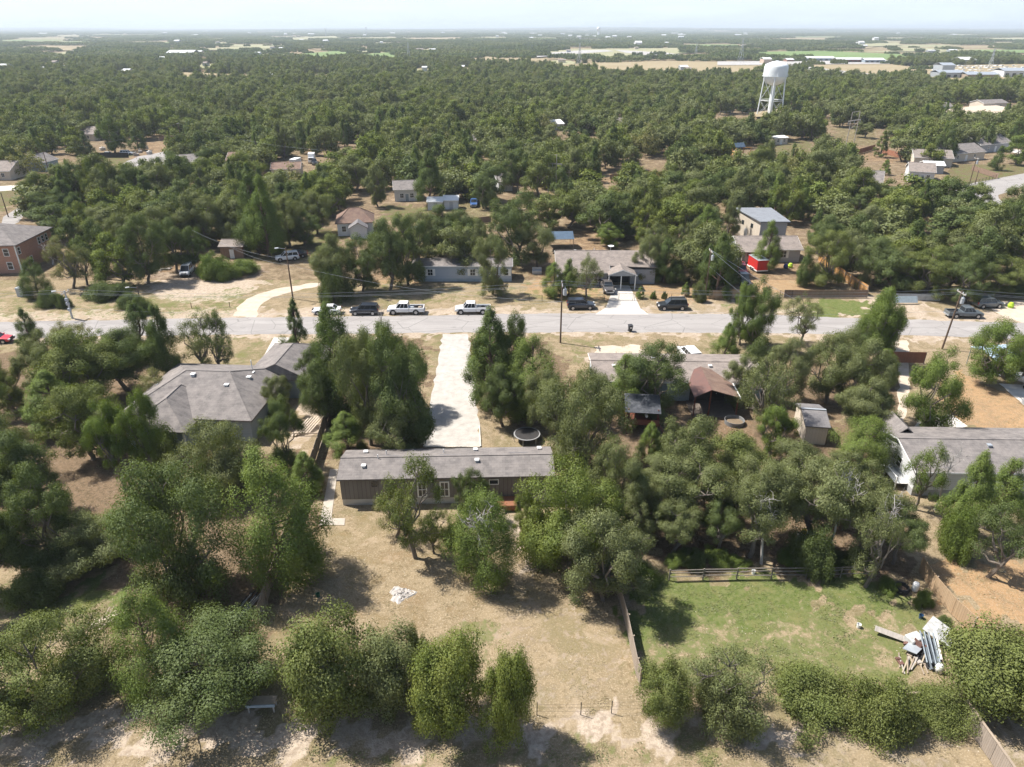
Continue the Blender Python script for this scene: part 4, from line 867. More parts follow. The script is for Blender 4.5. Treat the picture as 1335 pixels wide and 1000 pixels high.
e1 = car('white_pickup', 'white pickup with tool gear in its bed, beside the dark SUV', 'pickup', 529, 408, 181, 'pickup', PW_, scale=1.03)
for k_, (x, y, w) in enumerate(((-1.1, .3, .6), (-1.9, -.3, .8), (-2.4, .3, .5))):
    o = MB().obox((0, 0, .22), (w, .5, .44), rz=.3 * k_).build('tool_box', (METAL_GREY, DARK, WOOD)[k_], None, bevel=.03); p = e1.matrix_basis @ Vector((x, y, .77)); o.location = p; o.rotation_euler = (0, 0, R(181))
    tag(o, ('grey', 'black', 'brown')[k_] + ' tool box in the bed of the left white pickup', 'tool box')
car('white_pickup', 'white pickup with empty black bed, in front of the blue-grey home', 'pickup', 616, 407.5, 181, 'pickup', PW_, scale=1.0)
car('dark_suv', 'dark navy SUV facing right beside the concrete driveway', 'car', 757, 402, 2, 'suv', PNV)
car('black_suv', 'black SUV with roof rack facing left, right of the concrete driveway', 'car', 876, 402.5, 181, 'suv', PBK, rack=True, scale=1.06)
car('dark_pickup', 'taupe pickup parked nose out under the carport of the brick house', 'pickup', 791, 378, 274, 'pickup', PTN, cover=M('cover_tan', (.14, .125, .11)))
car('grey_pickup', 'dark grey truck with roof rack behind the leaning utility pole', 'pickup', 1256, 413, -3, 'pickup', PGY, rack=True, scale=.95)
car('grey_suv', 'dark grey car under trees at the right, behind the rack truck', 'car', 1287, 400, 4, 'suv', PGY)
car('white_suv', 'white SUV parked behind the home with brown porch roof', 'car', 898, 468, 100, 'suv', PW_, scale=1.08)
car('white_van', 'white van parked under oaks by the green thicket', 'van', 245, 357, 278, 'van', PW_)
car('white_sedan', 'white car beside the dark streetlight pole', 'car', 375, 339, 200, 'suv', PW_)
car('black_sedan', 'black car right beside the white one near the streetlight pole', 'car', 386, 335, 195, 'sedan', PBK)
car('red_car', 'red car at the left edge below the street', 'car', -4, 446, 5, 'sedan', PRD)
car('red_car', 'red car parked left of the red enclosed trailer', 'car', 966, 356, 262, 'suv', PRD)
car('black_pickup', 'black pickup parked in shade in front of the red car', 'pickup', 968, 368, 265, 'pickup', PBK)
car('blue_pickup', 'blue pickup parked on the lawn behind the white sheds', 'pickup', 618, 268, 272, 'pickup', PBL)
car('silver_car', 'silver car, leftmost of those parked among upper left trees', 'car', 358, 225, 260, 'suv', paintm('silver', (.42, .45, .47)))
car('navy_car', 'navy car right of the silver car among upper left trees', 'car', 369, 224, 265, 'suv', PNV)
car('dark_car', 'dark car behind the navy car among upper left trees', 'car', 377, 218, 200, 'sedan', PBK)
car('blue_pickup', 'dark blue pickup by the big white truck among upper left trees', 'pickup', 410, 214, 290, 'pickup', PNV)
car('dark_suv', 'dark SUV under the trees at the right edge, beside the blue canopy', 'car', 1322, 483, 10, 'suv', PBK)
car('silver_car', 'silver car at the curb of the upper left black-fenced lot', 'car', 142, 203, 5, 'sedan', paintm('silver', (.42, .45, .47)))
car('white_suv', 'white SUV behind the black fence, upper left', 'car', 166, 202, 5, 'suv', PW_)
car('white_sedan', 'white car in the distant pale yard, nearest to the road', 'car', 1262, 154, 20, 'sedan', PW_)
car('white_pickup', 'white pickup in the distant pale yard beside the low house', 'pickup', 1297, 148, 10, 'pickup', PW_)

# box truck, trailers, boat
e = thing('box_truck', 'big white truck with square body among upper left trees', 'truck', G(407, 212), R(280))
MB().box(-2.4, 1.2, -1.1, 1.1, .7, 3.2).build('cargo_box', WHITE, e, bevel=.04); MB().box(1.25, 2.9, -1.0, 1.0, .5, 2.2).build('cab', PW_, e, bevel=.12); MB().box(1.9, 2.93, -.85, .85, 1.35, 2.0).build('windscreen', GLASS, e)
for x in (-1.6, 2.1):
    for sy in (-1, 1): MB().tube((x, sy * .8, .42), (x, sy * 1.08, .42), .42, n=14).build('wheel', TYRE, e)
def trailer(label, px, py, deg, L, W, H_, mat, top=None, scale=1):
    e = thing('enclosed_trailer', label, 'trailer', G(px, py), R(deg))
    m = MB(); m.box(-L / 2, L / 2, -W / 2, W / 2, .45, H_); m.build('box', mat, e, bevel=.06)
    MB().box(-L / 2 - .02, L / 2 + .02, -W / 2 - .02, W / 2 + .02, H_ + .003, H_ + .06).build('roof', top or WHITE, e)
    MB().box(-L / 2 - .01, L / 2 + .02, -W / 2 - .03, W / 2 + .03, .38, .6).build('skirt_trim', TRIM, e)
    for sy in (-1, 1):
        for x in (-.5, .35):
            MB().tube((x, sy * (W / 2 - .16), .34), (x, sy * (W / 2 + .05), .34), .34, n=14).build('wheel', TYRE, e)
        MB().box(-1.0, .85, sy * (W / 2) - .1, sy * (W / 2) + .12, .68, .74).build('fender', TRIM, e)
    m = MB(); m.tube((L / 2, -.5, .5), (L / 2 + 1.1, 0, .5), .05); m.tube((L / 2, .5, .5), (L / 2 + 1.1, 0, .5), .05); m.tube((L / 2 + 1.0, 0, .1), (L / 2 + 1.0, 0, .8), .04); m.build('hitch', IRON, e)
    MB().box(-L / 2 - .03, -L / 2 + .01, -W / 2 + .1, W / 2 - .1, .6, H_ - .1).build('door', mat, e)
    return e
trailer('bright red enclosed trailer with pale roof by the grey house porch', 987, 352, 98, 4.2, 2.3, 2.5, M('trailer_red', (.55, .02, .02), (.45, .03, .03), .8, .4), METAL_GREY)
trailer('white enclosed trailer among cars of the upper left trees', 386, 217, 260, 4.5, 2.2, 2.6, PW_)
e = thing('boat_trailer', 'small white boat on a trailer at the right edge dirt lot', 'boat', G(1334, 503), R(130))
m = MB(); m.loft([[(x, -w, z1), (x, -w * .6, z0), (x, w * .6, z0), (x, w, z1)] for x, w, z0, z1 in ((-2.4, .95, .75, 1.35), (0, 1.0, .7, 1.4), (1.6, .7, .8, 1.5), (2.5, .1, 1.2, 1.6))]); m.build('hull', WHITE, e, smooth=True)
MB().box(-1.9, .6, -.7, .7, 1.36, 1.46).build('deck', M('boat_deck', (.6, .6, .62)), e); MB().box(.2, .4, -.6, .6, 1.4, 1.9).build('windscreen', GLASS, e)
for sy in (-1, 1): MB().tube((-.5, sy * .8, .32), (-.5, sy * 1.0, .32), .32, n=12).build('wheel', TYRE, e)
MB().tube((-2.2, 0, .5), (3.2, 0, .5), .06).build('trailer_frame', STEEL, e)
# vehicles of the distant yard: a few pixels each
rr = random.Random(12)
def small_truck():
    me = bpy.data.meshes.new('yard_truck'); m = MB(); m.box(-3, 1.6, -1.2, 1.2, .8, 3.0); m.box(1.7, 3.2, -1.1, 1.1, .6, 2.4); m.box(-2.6, -1.6, -1.15, 1.15, 0, .8); m.box(1.9, 2.8, -1.1, 1.1, 0, .8)
    return m.build('yard_truck', BW, None)
tr = small_truck(); first = True; used_spots = []
for row, (py, x0, x1) in enumerate(((88.6, 1205, 1330), (91, 1200, 1335), (93.6, 1215, 1335), (97.5, 1250, 1335))):
    px = x0 + 3
    while px < x1:
        o = tr if first else tr.copy()
        if not first: COL.objects.link(o)
        first = False
        o.location = G(px, py + rr.uniform(-.4, .4)); o.rotation_euler = (0, 0, rr.choice([0, 1.57, 1.2]) + rr.uniform(-.1, .1)); o.scale = (rr.uniform(.8, 1.4), 1, rr.uniform(.7, 1.1))
        tag(o, 'small white vehicle in the packed rows of the distant yard', 'truck', 'vehicles in the distant yard'); px += rr.uniform(5.0, 9.5)

# ------------------------------------------------------------------ poles and wires
def power_pole(label, base, top_row, lean=0.0, arm=True, can=True, lamp=False, r=.14, mat=None, armdir=0.0, land=None, top_px=None):
    b = G(*base); Hh = rise(b, top_row)
    e = thing('utility_pole', label, 'utility pole', b, 0, land=None)
    if land: LAND.append((land, b + Vector((0, 0, 3))))
    tip = Vector((lean, 0, Hh)); MB().tube((0, 0, -.2), tip, r, r * .7, 10).build('pole', mat or WOOD_DARK, e)
    pts = []
    if arm:
        m = MB(); z = Hh - .35; cx = lean * z / Hh; m.obox((cx, 0, z), (.12, 2.2, .12), rz=armdir); m.build('crossarm', WOOD_GREY, e)
        for dy in (-1, -.35, 1):
            q = Vector((cx - math.sin(armdir) * dy, math.cos(armdir) * dy, z + .06)); MB().lathe([(.0, .0), (.05, .0), (.07, .1), (.03, .2), (0, .22)], 8, q).build('insulator', WHITE, e); pts.append(b + q + Vector((0, 0, .22)))
    if can:
        z = Hh - 1.75; cx = lean * z / Hh; m = MB(); m.lathe([(0, 0), (.26, .02), (.28, .1), (.28, .9), (.2, 1.0), (0, 1.02)], 14, (cx + .42, -.1, z - .2)); o = m.build('transformer', M('transformer_grey', (.55, .56, .57)), e); MB().obox((cx + .16, -.06, z + .3), (.2, .1, .5)).build('bracket', STEEL, o)
        MB().tube((cx + .42, -.1, z + .8), (cx + .42, -.1, z + 1.1), .05).build('bushing', WHITE, o)
    if lamp:
        m = MB(); m.tube((lean, 0, Hh - .2), (lean - 1.1, -.5, Hh + .1), .035); o = m.build('lamp_arm', STEEL, e); MB().obox((lean - 1.35, -.6, Hh + .1), (.6, .25, .14), rz=R(24)).build('lamp_head', LAMP, o)
    z = Hh - 2.9; pts.append(b + Vector((lean * z / Hh, -.15, z)))
    return e, pts
def wire(a, b, label, sag=.7, r=.016, mat=None, group=None):
    mid = (a + b) / 2; m = MB(); pts = []
    for i in range(17):
        t = i / 16; p = a.lerp(b, t); p = p - Vector((0, 0, sag * 4 * t * (1 - t))); pts.append(p - mid)
    m.path(pts, r, 4); o = m.build('power_line', mat or WIRE, None); o.location = mid
    return tag(o, label, 'power line', group)
WIRE = M('wire_aluminium', (.42, .43, .44), (.36, .37, .38), 1, .4, .4)
pA, qA = power_pole('dark wooden utility pole with transformer standing alone at the road edge', (730.5, 447), 368, land='the utility pole by the road')
pB, qB = power_pole('leaning dark utility pole with transformer, right of the road', (1228, 455), 379, lean=.45, land='the leaning utility pole')
pC, qC = power_pole('dark pole with streetlight arm near the curved caliche track', (382, 389.5), 323, arm=False, can=False, lamp=True, land='the dark streetlight pole')
pD, qD = power_pole('dark utility pole with transformer among cedars, right of the black SUV', (919, 389), 325, land='the utility pole among cedars')
pE, qE = power_pole('pale metal pole with stacked equipment boxes at the left roadside', (94.5, 415), 379, r=.17, mat=STEEL, can=False, lamp=True)
m = MB()
for z in (1.6, 2.6, 3.3): m.obox((.1, -.25, z), (.5, .3, .45))
m.build('equipment_box', METAL_GREY, pE)
pF, qF = power_pole('short dark pole just right of the pale metal pole', (184, 396), 374, arm=False, can=False, lamp=True)
pG, qG = power_pole('slim pole standing in the upper left clearing', (238, 192), 160, can=False)
pH, qH = power_pole('slim pole beside the left edge street', (11, 283), 251, arm=False, can=False)
pI, qI = power_pole('slim pole at the upper right street corner', (1262, 246), 205, can=True)
pJ, qJ = power_pole('pole with guy wires right of the upper right street corner pole', (1271, 240), 222, can=False, arm=False)
pK, qK = power_pole('slim pole in front of the blue-dark house, upper left', (66, 232), 196, can=False, arm=False)
names = ['far', 'near', 'middle', 'lowest']
for (q0, q1, txt, sg) in ((qE, qA, 'between the pale metal pole and road-edge pole', 1.3), (qA, qB, 'between the road-edge pole and leaning pole', 1.1)):
    for i in range(4):
        a = q0[min(i, len(q0) - 1)]; b = q1[min(i, len(q1) - 1)]
        wire(a, b, f'{names[i]} overhead line {txt}', sg + .05 * i)
offL = Vector((-46, -3, .2)); offR = Vector((46, -4, 0))
for i in range(3):
    wire(qE[i], qE[i] + offL, f'{names[i]} overhead line running off the left edge from pale pole', .8); wire(qB[i], qB[i] + offR, f'{names[i]} overhead line running off the right edge from leaning pole', .8)
wire(qC[0], qA[3], 'low service line from streetlight pole to road-edge pole', 1.2)
wire(qC[0], G(300, 322, 5.5), 'service line from the streetlight pole to upper left trees', .6); wire(qC[0] + Vector((0, 0, 1)), G(250, 300, 9), 'upper service line from the streetlight pole leading left', .9)
wire(qD[1], G(1040, 392, 1.5) , 'steep service line, upper of three dropping right from cedar pole', .2, .03); wire(qD[0], G(1015, 396, .8), 'steep service line, middle of three dropping right from cedar pole', .2, .03); wire(qD[3], G(990, 400, .4), 'steep service line, lowest of three dropping right from cedar pole', .2, .03)
wire(qG[0], G(60, 196, 10), 'long line from the upper left clearing pole to the left', 1.5); wire(qG[1], G(420, 196, 10), 'long line from the upper left clearing pole to the right', 1.5)
wire(qI[0], qJ[0] + Vector((0, 0, 2)), 'short line between the two upper right corner poles', .2)

def h_frame(label, base_l, base_r, top_row, arm_over=1.6):
    a, b = G(*base_l), G(*base_r); Hh = rise(a, top_row); e = thing('h_frame_pole', label, 'power pole', (a + b) / 2, math.atan2(b.y - a.y, b.x - a.x)); d = (b - a).length / 2
    for s in (-1, 1): MB().tube((s * d, 0, -.2), (s * d, 0, Hh), .17, .12, 8).build('pole', WOOD_GREY, e)
    m = MB(); m.obox((0, 0, Hh * .78), (2 * d + 2 * arm_over, .3, .3)); m.build('crossarm', WOOD_GREY, e)
    MB().obox((0, 0, Hh - .1), (2 * d + .2, .16, .16)).build('top_arm', WOOD_GREY, e)
    m = MB(); m.tube((-d, .05, Hh * .74), (d, .05, Hh * .56), .07, n=5); m.tube((d, -.05, Hh * .74), (-d, -.05, Hh * .56), .07, n=5); m.build('cross_brace', WOOD_GREY, e)
    for x in (-d - arm_over + .2, 0, d + arm_over - .2): MB().tube((x, 0, Hh * .78 - 1.1), (x, 0, Hh * .78), .07, n=6).build('insulator', METAL_GREY, e)
    LAND.append((label.split(' standing')[0], (a + b) / 2 + Vector((0, 0, Hh * .8))))
    return e
h_frame('the wooden H-frame power pole standing in the middle woods', (714.5, 254), (724.5, 255), 201)
h_frame('the slanting H-frame power pole standing behind the upper right fence', (1101, 199), (1111, 197), 146)
for px, base, top, lb in ((965, 83, 50, 'steel lattice power tower behind the water tower tank, on tan field'), (755, 85, 56, 'steel lattice power tower at the left end of the tan field'), (1290, 90, 63, 'steel lattice power tower above the distant vehicle yard'), (533, 78, 55, 'faint lattice power tower left of centre in far country'), (907, 73, 57, 'small lattice power tower beyond the tan field')):
    b = G(px, base); Hh = rise(b, top); e = thing('lattice_tower', lb, 'power tower', b, .5); w = Hh * .11
    m = MB(); lv = [(0, w), (.3, w * .68), (.6, w * .36), (.8, w * .2), (1, w * .12)]
    for sx in (-1, 1):
        for sy in (-1, 1):
            for (f0, w0), (f1, w1) in zip(lv, lv[1:]): m.tube((sx * w0, sy * w0, f0 * Hh), (sx * w1, sy * w1, f1 * Hh), .12, n=4)
    for (f0, w0), (f1, w1) in zip(lv, lv[1:]):
        for a, b2 in (((-1, -1), (1, -1)), ((1, -1), (1, 1)), ((1, 1), (-1, 1)), ((-1, 1), (-1, -1))):
            m.tube((a[0] * w0, a[1] * w0, f0 * Hh), (b2[0] * w1, b2[1] * w1, f1 * Hh), .08, n=4); m.tube((b2[0] * w0, b2[1] * w0, f0 * Hh), (a[0] * w1, a[1] * w1, f1 * Hh), .08, n=4)
    m.build('lattice', STEEL, e)
    for f, l in ((.72, .17), (.84, .14), (.96, .1)): MB().tube((-Hh * l, 0, f * Hh), (Hh * l, 0, f * Hh), .14, n=4).build('crossarm', STEEL, e)

# ------------------------------------------------------------------ water tower
b = G(1002.5, 152); TW = M('tower_white', (.80, .82, .82), (.74, .77, .77), .15, .5, stretch=(1, 1, .35))
top = rise(b, 80.5); Rt = 6.05; low = top - 10.4
e = thing('water_tower', 'tall white legged water tower rising over the woods', 'water tower', b, R(12)); LAND.append(('the white water tower', b + Vector((0, 0, 12))))
prof = [(.01, low - .9), (1.6, low - .8), (3.6, low - .1), (5.0, low + 1.0), (5.8, low + 2.4), (Rt, low + 3.8), (Rt, low + 7.9), (5.75, low + 8.8), (4.7, low + 9.6), (2.9, low + 10.2), (1.0, low + 10.42), (.01, low + 10.45)]
o = MB().lathe(prof, 40).build('tank', TW, e, smooth=True)
MB().lathe([(.9, low + 10.3), (.9, low + 10.9), (.01, low + 11.0)], 14).build('vent_cap', TW, o)
MB().lathe([(Rt + .02, low + 3.5), (Rt + .4, low + 3.5), (Rt + .4, low + 3.65), (Rt + .02, low + 3.65)], 40).build('balcony', TW, e)
m = MB()
for k in range(30):
    a = 2 * math.pi * k / 30; m.tube(((Rt + .36) * math.cos(a), (Rt + .36) * math.sin(a), low + 3.65), ((Rt + .36) * math.cos(a), (Rt + .36) * math.sin(a), low + 4.7), .03, n=4)
m.path([((Rt + .36) * math.cos(2 * math.pi * k / 40), (Rt + .36) * math.sin(2 * math.pi * k / 40), low + 4.7) for k in range(41)], .04, 4); m.build('railing', TW, e)
MB().lathe([(1.2, 0), (1.1, low - .2)], 20).build('riser_pipe', TW, e, smooth=True)
mid_z = low * .5
for k in range(6):
    a = 2 * math.pi * k / 6; c_, s_ = math.cos(a), math.sin(a)
    MB().tube((7.3 * c_, 7.3 * s_, 0), (5.95 * c_, 5.95 * s_, low + 3.6), .30, .27, 12).build('leg', TW, e, smooth=False)
    a2 = a + math.pi / 3; rm = 6.7; MB().tube((rm * c_, rm * s_, mid_z), (rm * math.cos(a2), rm * math.sin(a2), mid_z), .17, n=6).build('strut', TW, e)
    m = MB()
    for z0, z1, r0, r1 in ((.3, mid_z, 7.2, 6.7), (mid_z, low + 2.5, 6.7, 6.1)):
        m.tube((r0 * c_, r0 * s_, z0), (r1 * math.cos(a2), r1 * math.sin(a2), z1), .05, n=4); m.tube((r1 * c_, r1 * s_, z1), (r0 * math.cos(a2), r0 * math.sin(a2), z0), .05, n=4)
    m.build('tie_rod', TW, e)
b = G(780, 47); Hh = rise(b, 35)
e = thing('water_tower', 'tiny white water tower on the horizon right of the middle', 'water tower', b); MB().lathe([(.01, Hh * .55), (9, Hh * .62), (11, Hh * .78), (8, Hh * .95), (.01, Hh)], 20).build('tank', TW, e, smooth=True)
MB().lathe([(6, 0), (5, Hh * .58)], 14).build('pedestal', TW, e)
for px, top, base, lb in ((478, 35, 47, 'faint thin mast on the horizon, left of centre'), (425, 37, 48, 'faint thin mast on the horizon beside far left hills')):
    b = G(px, base); Hh = rise(b, top); e = thing('mast', lb, 'mast', b); MB().tube((0, 0, 0), (0, 0, Hh), 2.2, 1.2, 6).build('shaft', STEEL, e); MB().lathe([(2.5, Hh * .9), (5, Hh * .94), (2.5, Hh)], 8).build('platform', STEEL, e)

# ------------------------------------------------------------------ fences
def fence(label, px, hgt, mat, post=True, gap=.0, name='wood_fence', cap=False, post_mat=None, step=2.4, wob=.0, seed=1, steps_down=None):
    q = [G(*p) for p in px]; o0 = q[0]; e = thing(name, label, 'fence', o0, 0); rr = random.Random(seed); pos = []
    for a, b in zip(q, q[1:]):
        n = max(1, round((b - a).length / step)); 
        for i in range(n): pos.append((a.lerp(b, i / n) - o0, a.lerp(b, (i + 1) / n) - o0))
    bd = MB()
    for (a, b) in pos:
        hh = hgt + rr.uniform(-wob, wob); ang = math.atan2(b.y - a.y, b.x - a.x); c = (a + b) / 2; L = (b - a).length
        bd.obox((c.x, c.y, hh / 2 + .04), (L - .03, .03, hh - .08), rz=ang)
    bd.build('boards', mat, e)
    rl = MB(); ps = MB()
    for (a, b) in pos:
        ang = math.atan2(b.y - a.y, b.x - a.x); n = Vector((-math.sin(ang), math.cos(ang), 0)) * .05; c = (a + b) / 2 + n; L = (b - a).length
        for z in (.35, hgt - .35): rl.obox((c.x, c.y, z), (L, .05, .09), rz=ang)
        p = a + n * 1.9; MB().obox((p.x, p.y, hgt / 2), (.1, .1, hgt + .06), rz=ang).build('post', post_mat or WOOD, e)
        if cap: rl.obox(((a + b) / 2).to_tuple()[:2] + (hgt + .03,), (L, .16, .04), rz=ang)
    p = pos[-1][1]; MB().obox((p.x, p.y, hgt / 2), (.1, .1, hgt + .06)).build('post', post_mat or WOOD, e)
    rl.build('rails', post_mat or WOOD, e)
    return e
def open_fence(label, px, hgt, mat, rails=(.5, 1.0), step=2.4, pr=.05, rr_=.04, name='rail_fence', pickets=0.0, jit=0.0, cat='fence'):
    q = [G(*p) for p in px]; o0 = q[0]; e = thing(name, label, cat, o0, 0); g = random.Random(4); rl = MB(); ps = []; pk = MB()
    for a, b in zip(q, q[1:]):
        n = max(1, round((b - a).length / step))
        for i in range(n):
            u, v = a.lerp(b, i / n) - o0, a.lerp(b, (i + 1) / n) - o0; ps.append(u)
            for z in rails: rl.tube(u + Vector((0, 0, z + g.uniform(-jit, jit))), v + Vector((0, 0, z + g.uniform(-jit, jit))), rr_, n=5)
            if pickets:
                k = int((v - u).length / pickets)
                for j in range(1, k): p = u.lerp(v, j / k); pk.tube(p + Vector((0, 0, .08)), p + Vector((0, 0, hgt - .05)), .011, n=4)
    ps.append(q[-1] - o0)
    for p in ps[:95]: MB().tube((p.x, p.y, -.1), (p.x, p.y, hgt), pr, n=6).build('post', mat, e)
    rl.build('rails', mat, e)
    if pickets: pk.build('pickets', mat, e)
    return e
FP = {}
fence('grey-brown board fence along the left side of the bare yard', [(433, 520), (424, 560), (405, 620), (372, 715), (355, 765), (339, 812)], 1.8, FENCE_GREY, seed=2)
fence('weathered board fence between the bare yard and green lawn', [(801, 766), (809, 790), (817, 822), (829, 880), (834, 894)], 1.7, FENCE_GREY, wob=.12, seed=3)
open_fence('long grey rail fence along the top of the green lawn', [(872, 757), (960, 755), (1050, 754.5), (1140, 752)], 1.25, M('rail_grey', (.24, .21, .18), (.16, .14, .12), 2), (.45, .85, 1.15), 2.6, .06, .045, jit=.06)
fence('tan board fence between the green lawn and orange dirt lot', [(1197, 745), (1215, 772), (1240, 802), (1266, 826)], 1.7, FENCE_TAN, seed=5)
fence('pale board fence running out of the bottom right corner', [(1249, 930), (1266, 958), (1290, 992), (1312, 1025)], 1.75, FENCE_GREY, cap=True, seed=6)
fence('short brown board fence between bushes at bottom right', [(1181, 917), (1213, 914)], 1.0, FENCE_BROWN, cap=True, seed=7)
open_fence('thin wire fence along the bottom edge of the bare yard', [(700, 932), (757, 932), (797, 930), (838, 928)], 1.25, IRON, (.35, .7, 1.05), 2.6, .03, .006, name='wire_fence')
fence('red-brown board fence by the right gate path, facing the street', [(1150, 473), (1204, 474)], 1.75, FENCE_RED, seed=8)
fence('tan board fence with bright end right of the black SUV', [(924, 389.5), (932, 390), (976, 388)], 1.6, FENCE_TAN, seed=9)
fence('brown board fence in front of the clipped tree, across the street', [(1022, 388.5), (1075, 389), (1130, 388.5)], 1.5, FENCE_BROWN, seed=10)
fence('tall orange board fence running back between oaks', [(1130, 386), (1108, 372), (1080, 352), (1066, 342)], 1.9, FENCE_ORANGE, seed=11)
open_fence('black iron gate left of the brown board fence', [(1016, 389), (1032, 389)], 1.5, IRON, (.15, 1.4), 2.2, .04, .025, 'iron_gate', .14, cat='gate')
fence('low dark panel fence with pale blue tarp behind leaning pole', [(1156, 391), (1185, 391.5), (1226, 393)], 1.2, METAL_GREY, name='panel_fence', post_mat=WOOD_DARK)
open_fence('thin black fence left of the concrete driveway', [(690, 393), (740, 393), (786, 392)], 1.2, IRON, (.1, .6, 1.15), 2.6, .035, .015, 'iron_fence')
open_fence('black sliding gate across the concrete driveway', [(788, 392), (825, 392)], 1.35, IRON, (.1, 1.3), 2.2, .04, .025, 'iron_gate', .16, cat='gate')
open_fence('thin black fence right of the concrete driveway', [(827, 392), (875, 391.5), (914, 391)], 1.2, IRON, (.1, .6, 1.15), 2.6, .035, .015, 'iron_fence')
open_fence('low wire fence beside the curved caliche track', [(300, 401), (250, 402), (200, 404)], 1.0, WOOD_DARK, (.4, .8), 5, .06, .008, 'wire_fence')
fence('dark red board fence of the upper right yard, left run', [(1112, 203), (1140, 195)], 1.9, FENCE_RED, seed=21); fence('dark red board fence of the upper right yard, middle run', [(1150, 200), (1172, 206)], 1.9, FENCE_RED, seed=22); fence('dark red board fence of the upper right yard, right run', [(1172, 206), (1200, 211)], 1.9, FENCE_RED, seed=23)
fence('brown board fence bordering the upper right corner lawn', [(1266, 222), (1300, 233)], 1.6, FENCE_BROWN, seed=24); open_fence('black rail fence on the upper right corner lawn', [(1256, 245), (1298, 233)], 1.3, IRON, (.2, .7, 1.2), 2.5, .05, .04)
fence('orange-red board fence in the clearing right of middle', [(840, 231), (866, 232)], 1.9, FENCE_ORANGE, seed=25); fence('low dark fence left of the orange-red board fence', [(795, 234), (840, 232)], 1.5, FENCE_BROWN, seed=26)
open_fence('grey rail fence under trees right of the orange-red fence', [(890, 234), (906, 226)], 1.5, STEEL, (.2, .8, 1.4), 2.2, .06, .05)
fence('black panel fence along the upper left street lawn', [(118, 206), (168, 206)], 1.9, IRON, name='panel_fence', post_mat=IRON); fence('low black fence at the lower edge of upper left lawn', [(70, 222), (112, 219), (128, 218)], 1.2, IRON, name='panel_fence', post_mat=IRON)
fence('dark red-brown fence at the back of upper left clearing', [(208, 184), (260, 178)], 1.8, FENCE_BROWN, seed=28); fence('curved dark board fence behind the lawn oak', [(612, 296), (625, 292), (640, 290)], 1.6, FENCE_BROWN, seed=29)
open_fence('dark chain fence at the water tower foot', [(905, 153), (990, 148), (1075, 152), (1085, 150)], 2.0, STEEL, (.1, 1.0, 1.95), 4, .05, .03, 'wire_fence')
open_fence('white rail fence beside the left edge street', [(0, 302), (28, 305)], 1.0, WHITE, (.5, .9), 2.5, .05, .04)
# ------------------------------------------------------------------ yard things
e = thing('trampoline', 'round black trampoline with pale rim behind the long brown home', 'trampoline', G(687, 574)); LAND.append(('the trampoline', G(687, 574)))
MB().lathe([(.01, .88), (1.41, .88), (1.41, .86), (.01, .86)], 28).build('mat', DARK, e)
m = MB(); m.lathe([(1.40, .91), (1.52, .91), (1.54, .86), (1.40, .86)], 28); m.build('rim_pad', M('rim_pale', (.30, .30, .30), (.24, .24, .24)), e)
for k in range(6):
    a = k * math.pi / 3 + .2; MB().tube((1.5 * math.cos(a), 1.5 * math.sin(a), 0), (1.5 * math.cos(a), 1.5 * math.sin(a), .86), .035, n=6).build('leg', STEEL, e)
for nm, px, lb in (('timber_edging', ((553.5, 583.5), (626, 583.5)), 'pale timber edging across the near end of the gravel driveway'), ('timber_edging', ((552.5, 583), (558, 553)), 'pale timber edging on the left side of the gravel end'), ('timber_edging', ((626.5, 583), (625, 556)), 'pale timber edging on the right side of the gravel end')):
    a, b = G(*px[0]), G(*px[1]); e = MB(); n = 5
    for i in range(n): p, q = a.lerp(b, i / n) - a, a.lerp(b, (i + .97) / n) - a; c = (p + q) / 2; e.obox((c.x, c.y, .08), ((q - p).length, .15, .16), rz=math.atan2(q.y - p.y, q.x - p.x) + .01 * (-1) ** i)
    o = e.build(nm, M('timber_pale', (.62, .56, .48), (.5, .45, .38), 2)); o.location = a; tag(o, lb, 'edging')
AG = np.random.default_rng(6); m = MB(); K = 26; ring_ = [[] for _ in range(9)]
for j in range(9):
    for i in range(K):
        a = 2 * math.pi * i / K; r = (j / 8) * (1.0 + .22 * math.sin(3 * a + 1) + .12 * math.sin(7 * a)); ring_[j].append((r * 1.05 * math.cos(a), r * .95 * math.sin(a), max(-.02, (1 - (j / 8) ** 1.6) * .13 + AG.normal() * .045 * (j < 8) - .02 * (j == 8))))
m.v = [p for q in ring_ for p in q]; m.f = [(j * K + i, j * K + (i + 1) % K, (j + 1) * K + (i + 1) % K, (j + 1) * K + i) for j in range(8) for i in range(K)]
o = m.build('ash_heap', M('ash', (.34, .325, .305), (.17, .16, .15), 3.2, 1, bump=.5, detail=9)); o.location = G(523, 775); tag(o, 'low pale grey heap of ash on the bare yard', 'ash heap'); LAND.append(('the grey ash heap', G(523, 775)))
# wheeled bin
e = thing('wheeled_bin', 'black wheeled bin standing alone at the near road edge', 'bin', G(821.5, 432), R(10)); LAND.append(('the black wheeled bin', G(821.5, 432)))
BIN = M('bin_plastic', (.03, .03, .032), (.04, .04, .042), 3, .5)
MB().loft([[(-a, -a, z), (a, -a, z), (a, a, z), (-a, a, z)] for a, z in ((.24, .06), (.32, .98))]).build('body', BIN, e, bevel=.02); MB().slab([(-.36, -.37, 1.02), (.36, -.37, 1.02), (.36, .37, 1.1), (-.36, .37, 1.1)], .06).build('lid', BIN, e, bevel=.015)
for s in (-1, 1): MB().tube((s * .2, .28, .11), (s * .3, .28, .11), .11, n=12).build('wheel', TYRE, e)
MB().tube((-.25, .42, 1.0), (.25, .42, 1.0), .02).build('handle', BIN, e); MB().box(-.14, .14, -.318, -.3, .55, .8).build('sticker', WHITE, e)
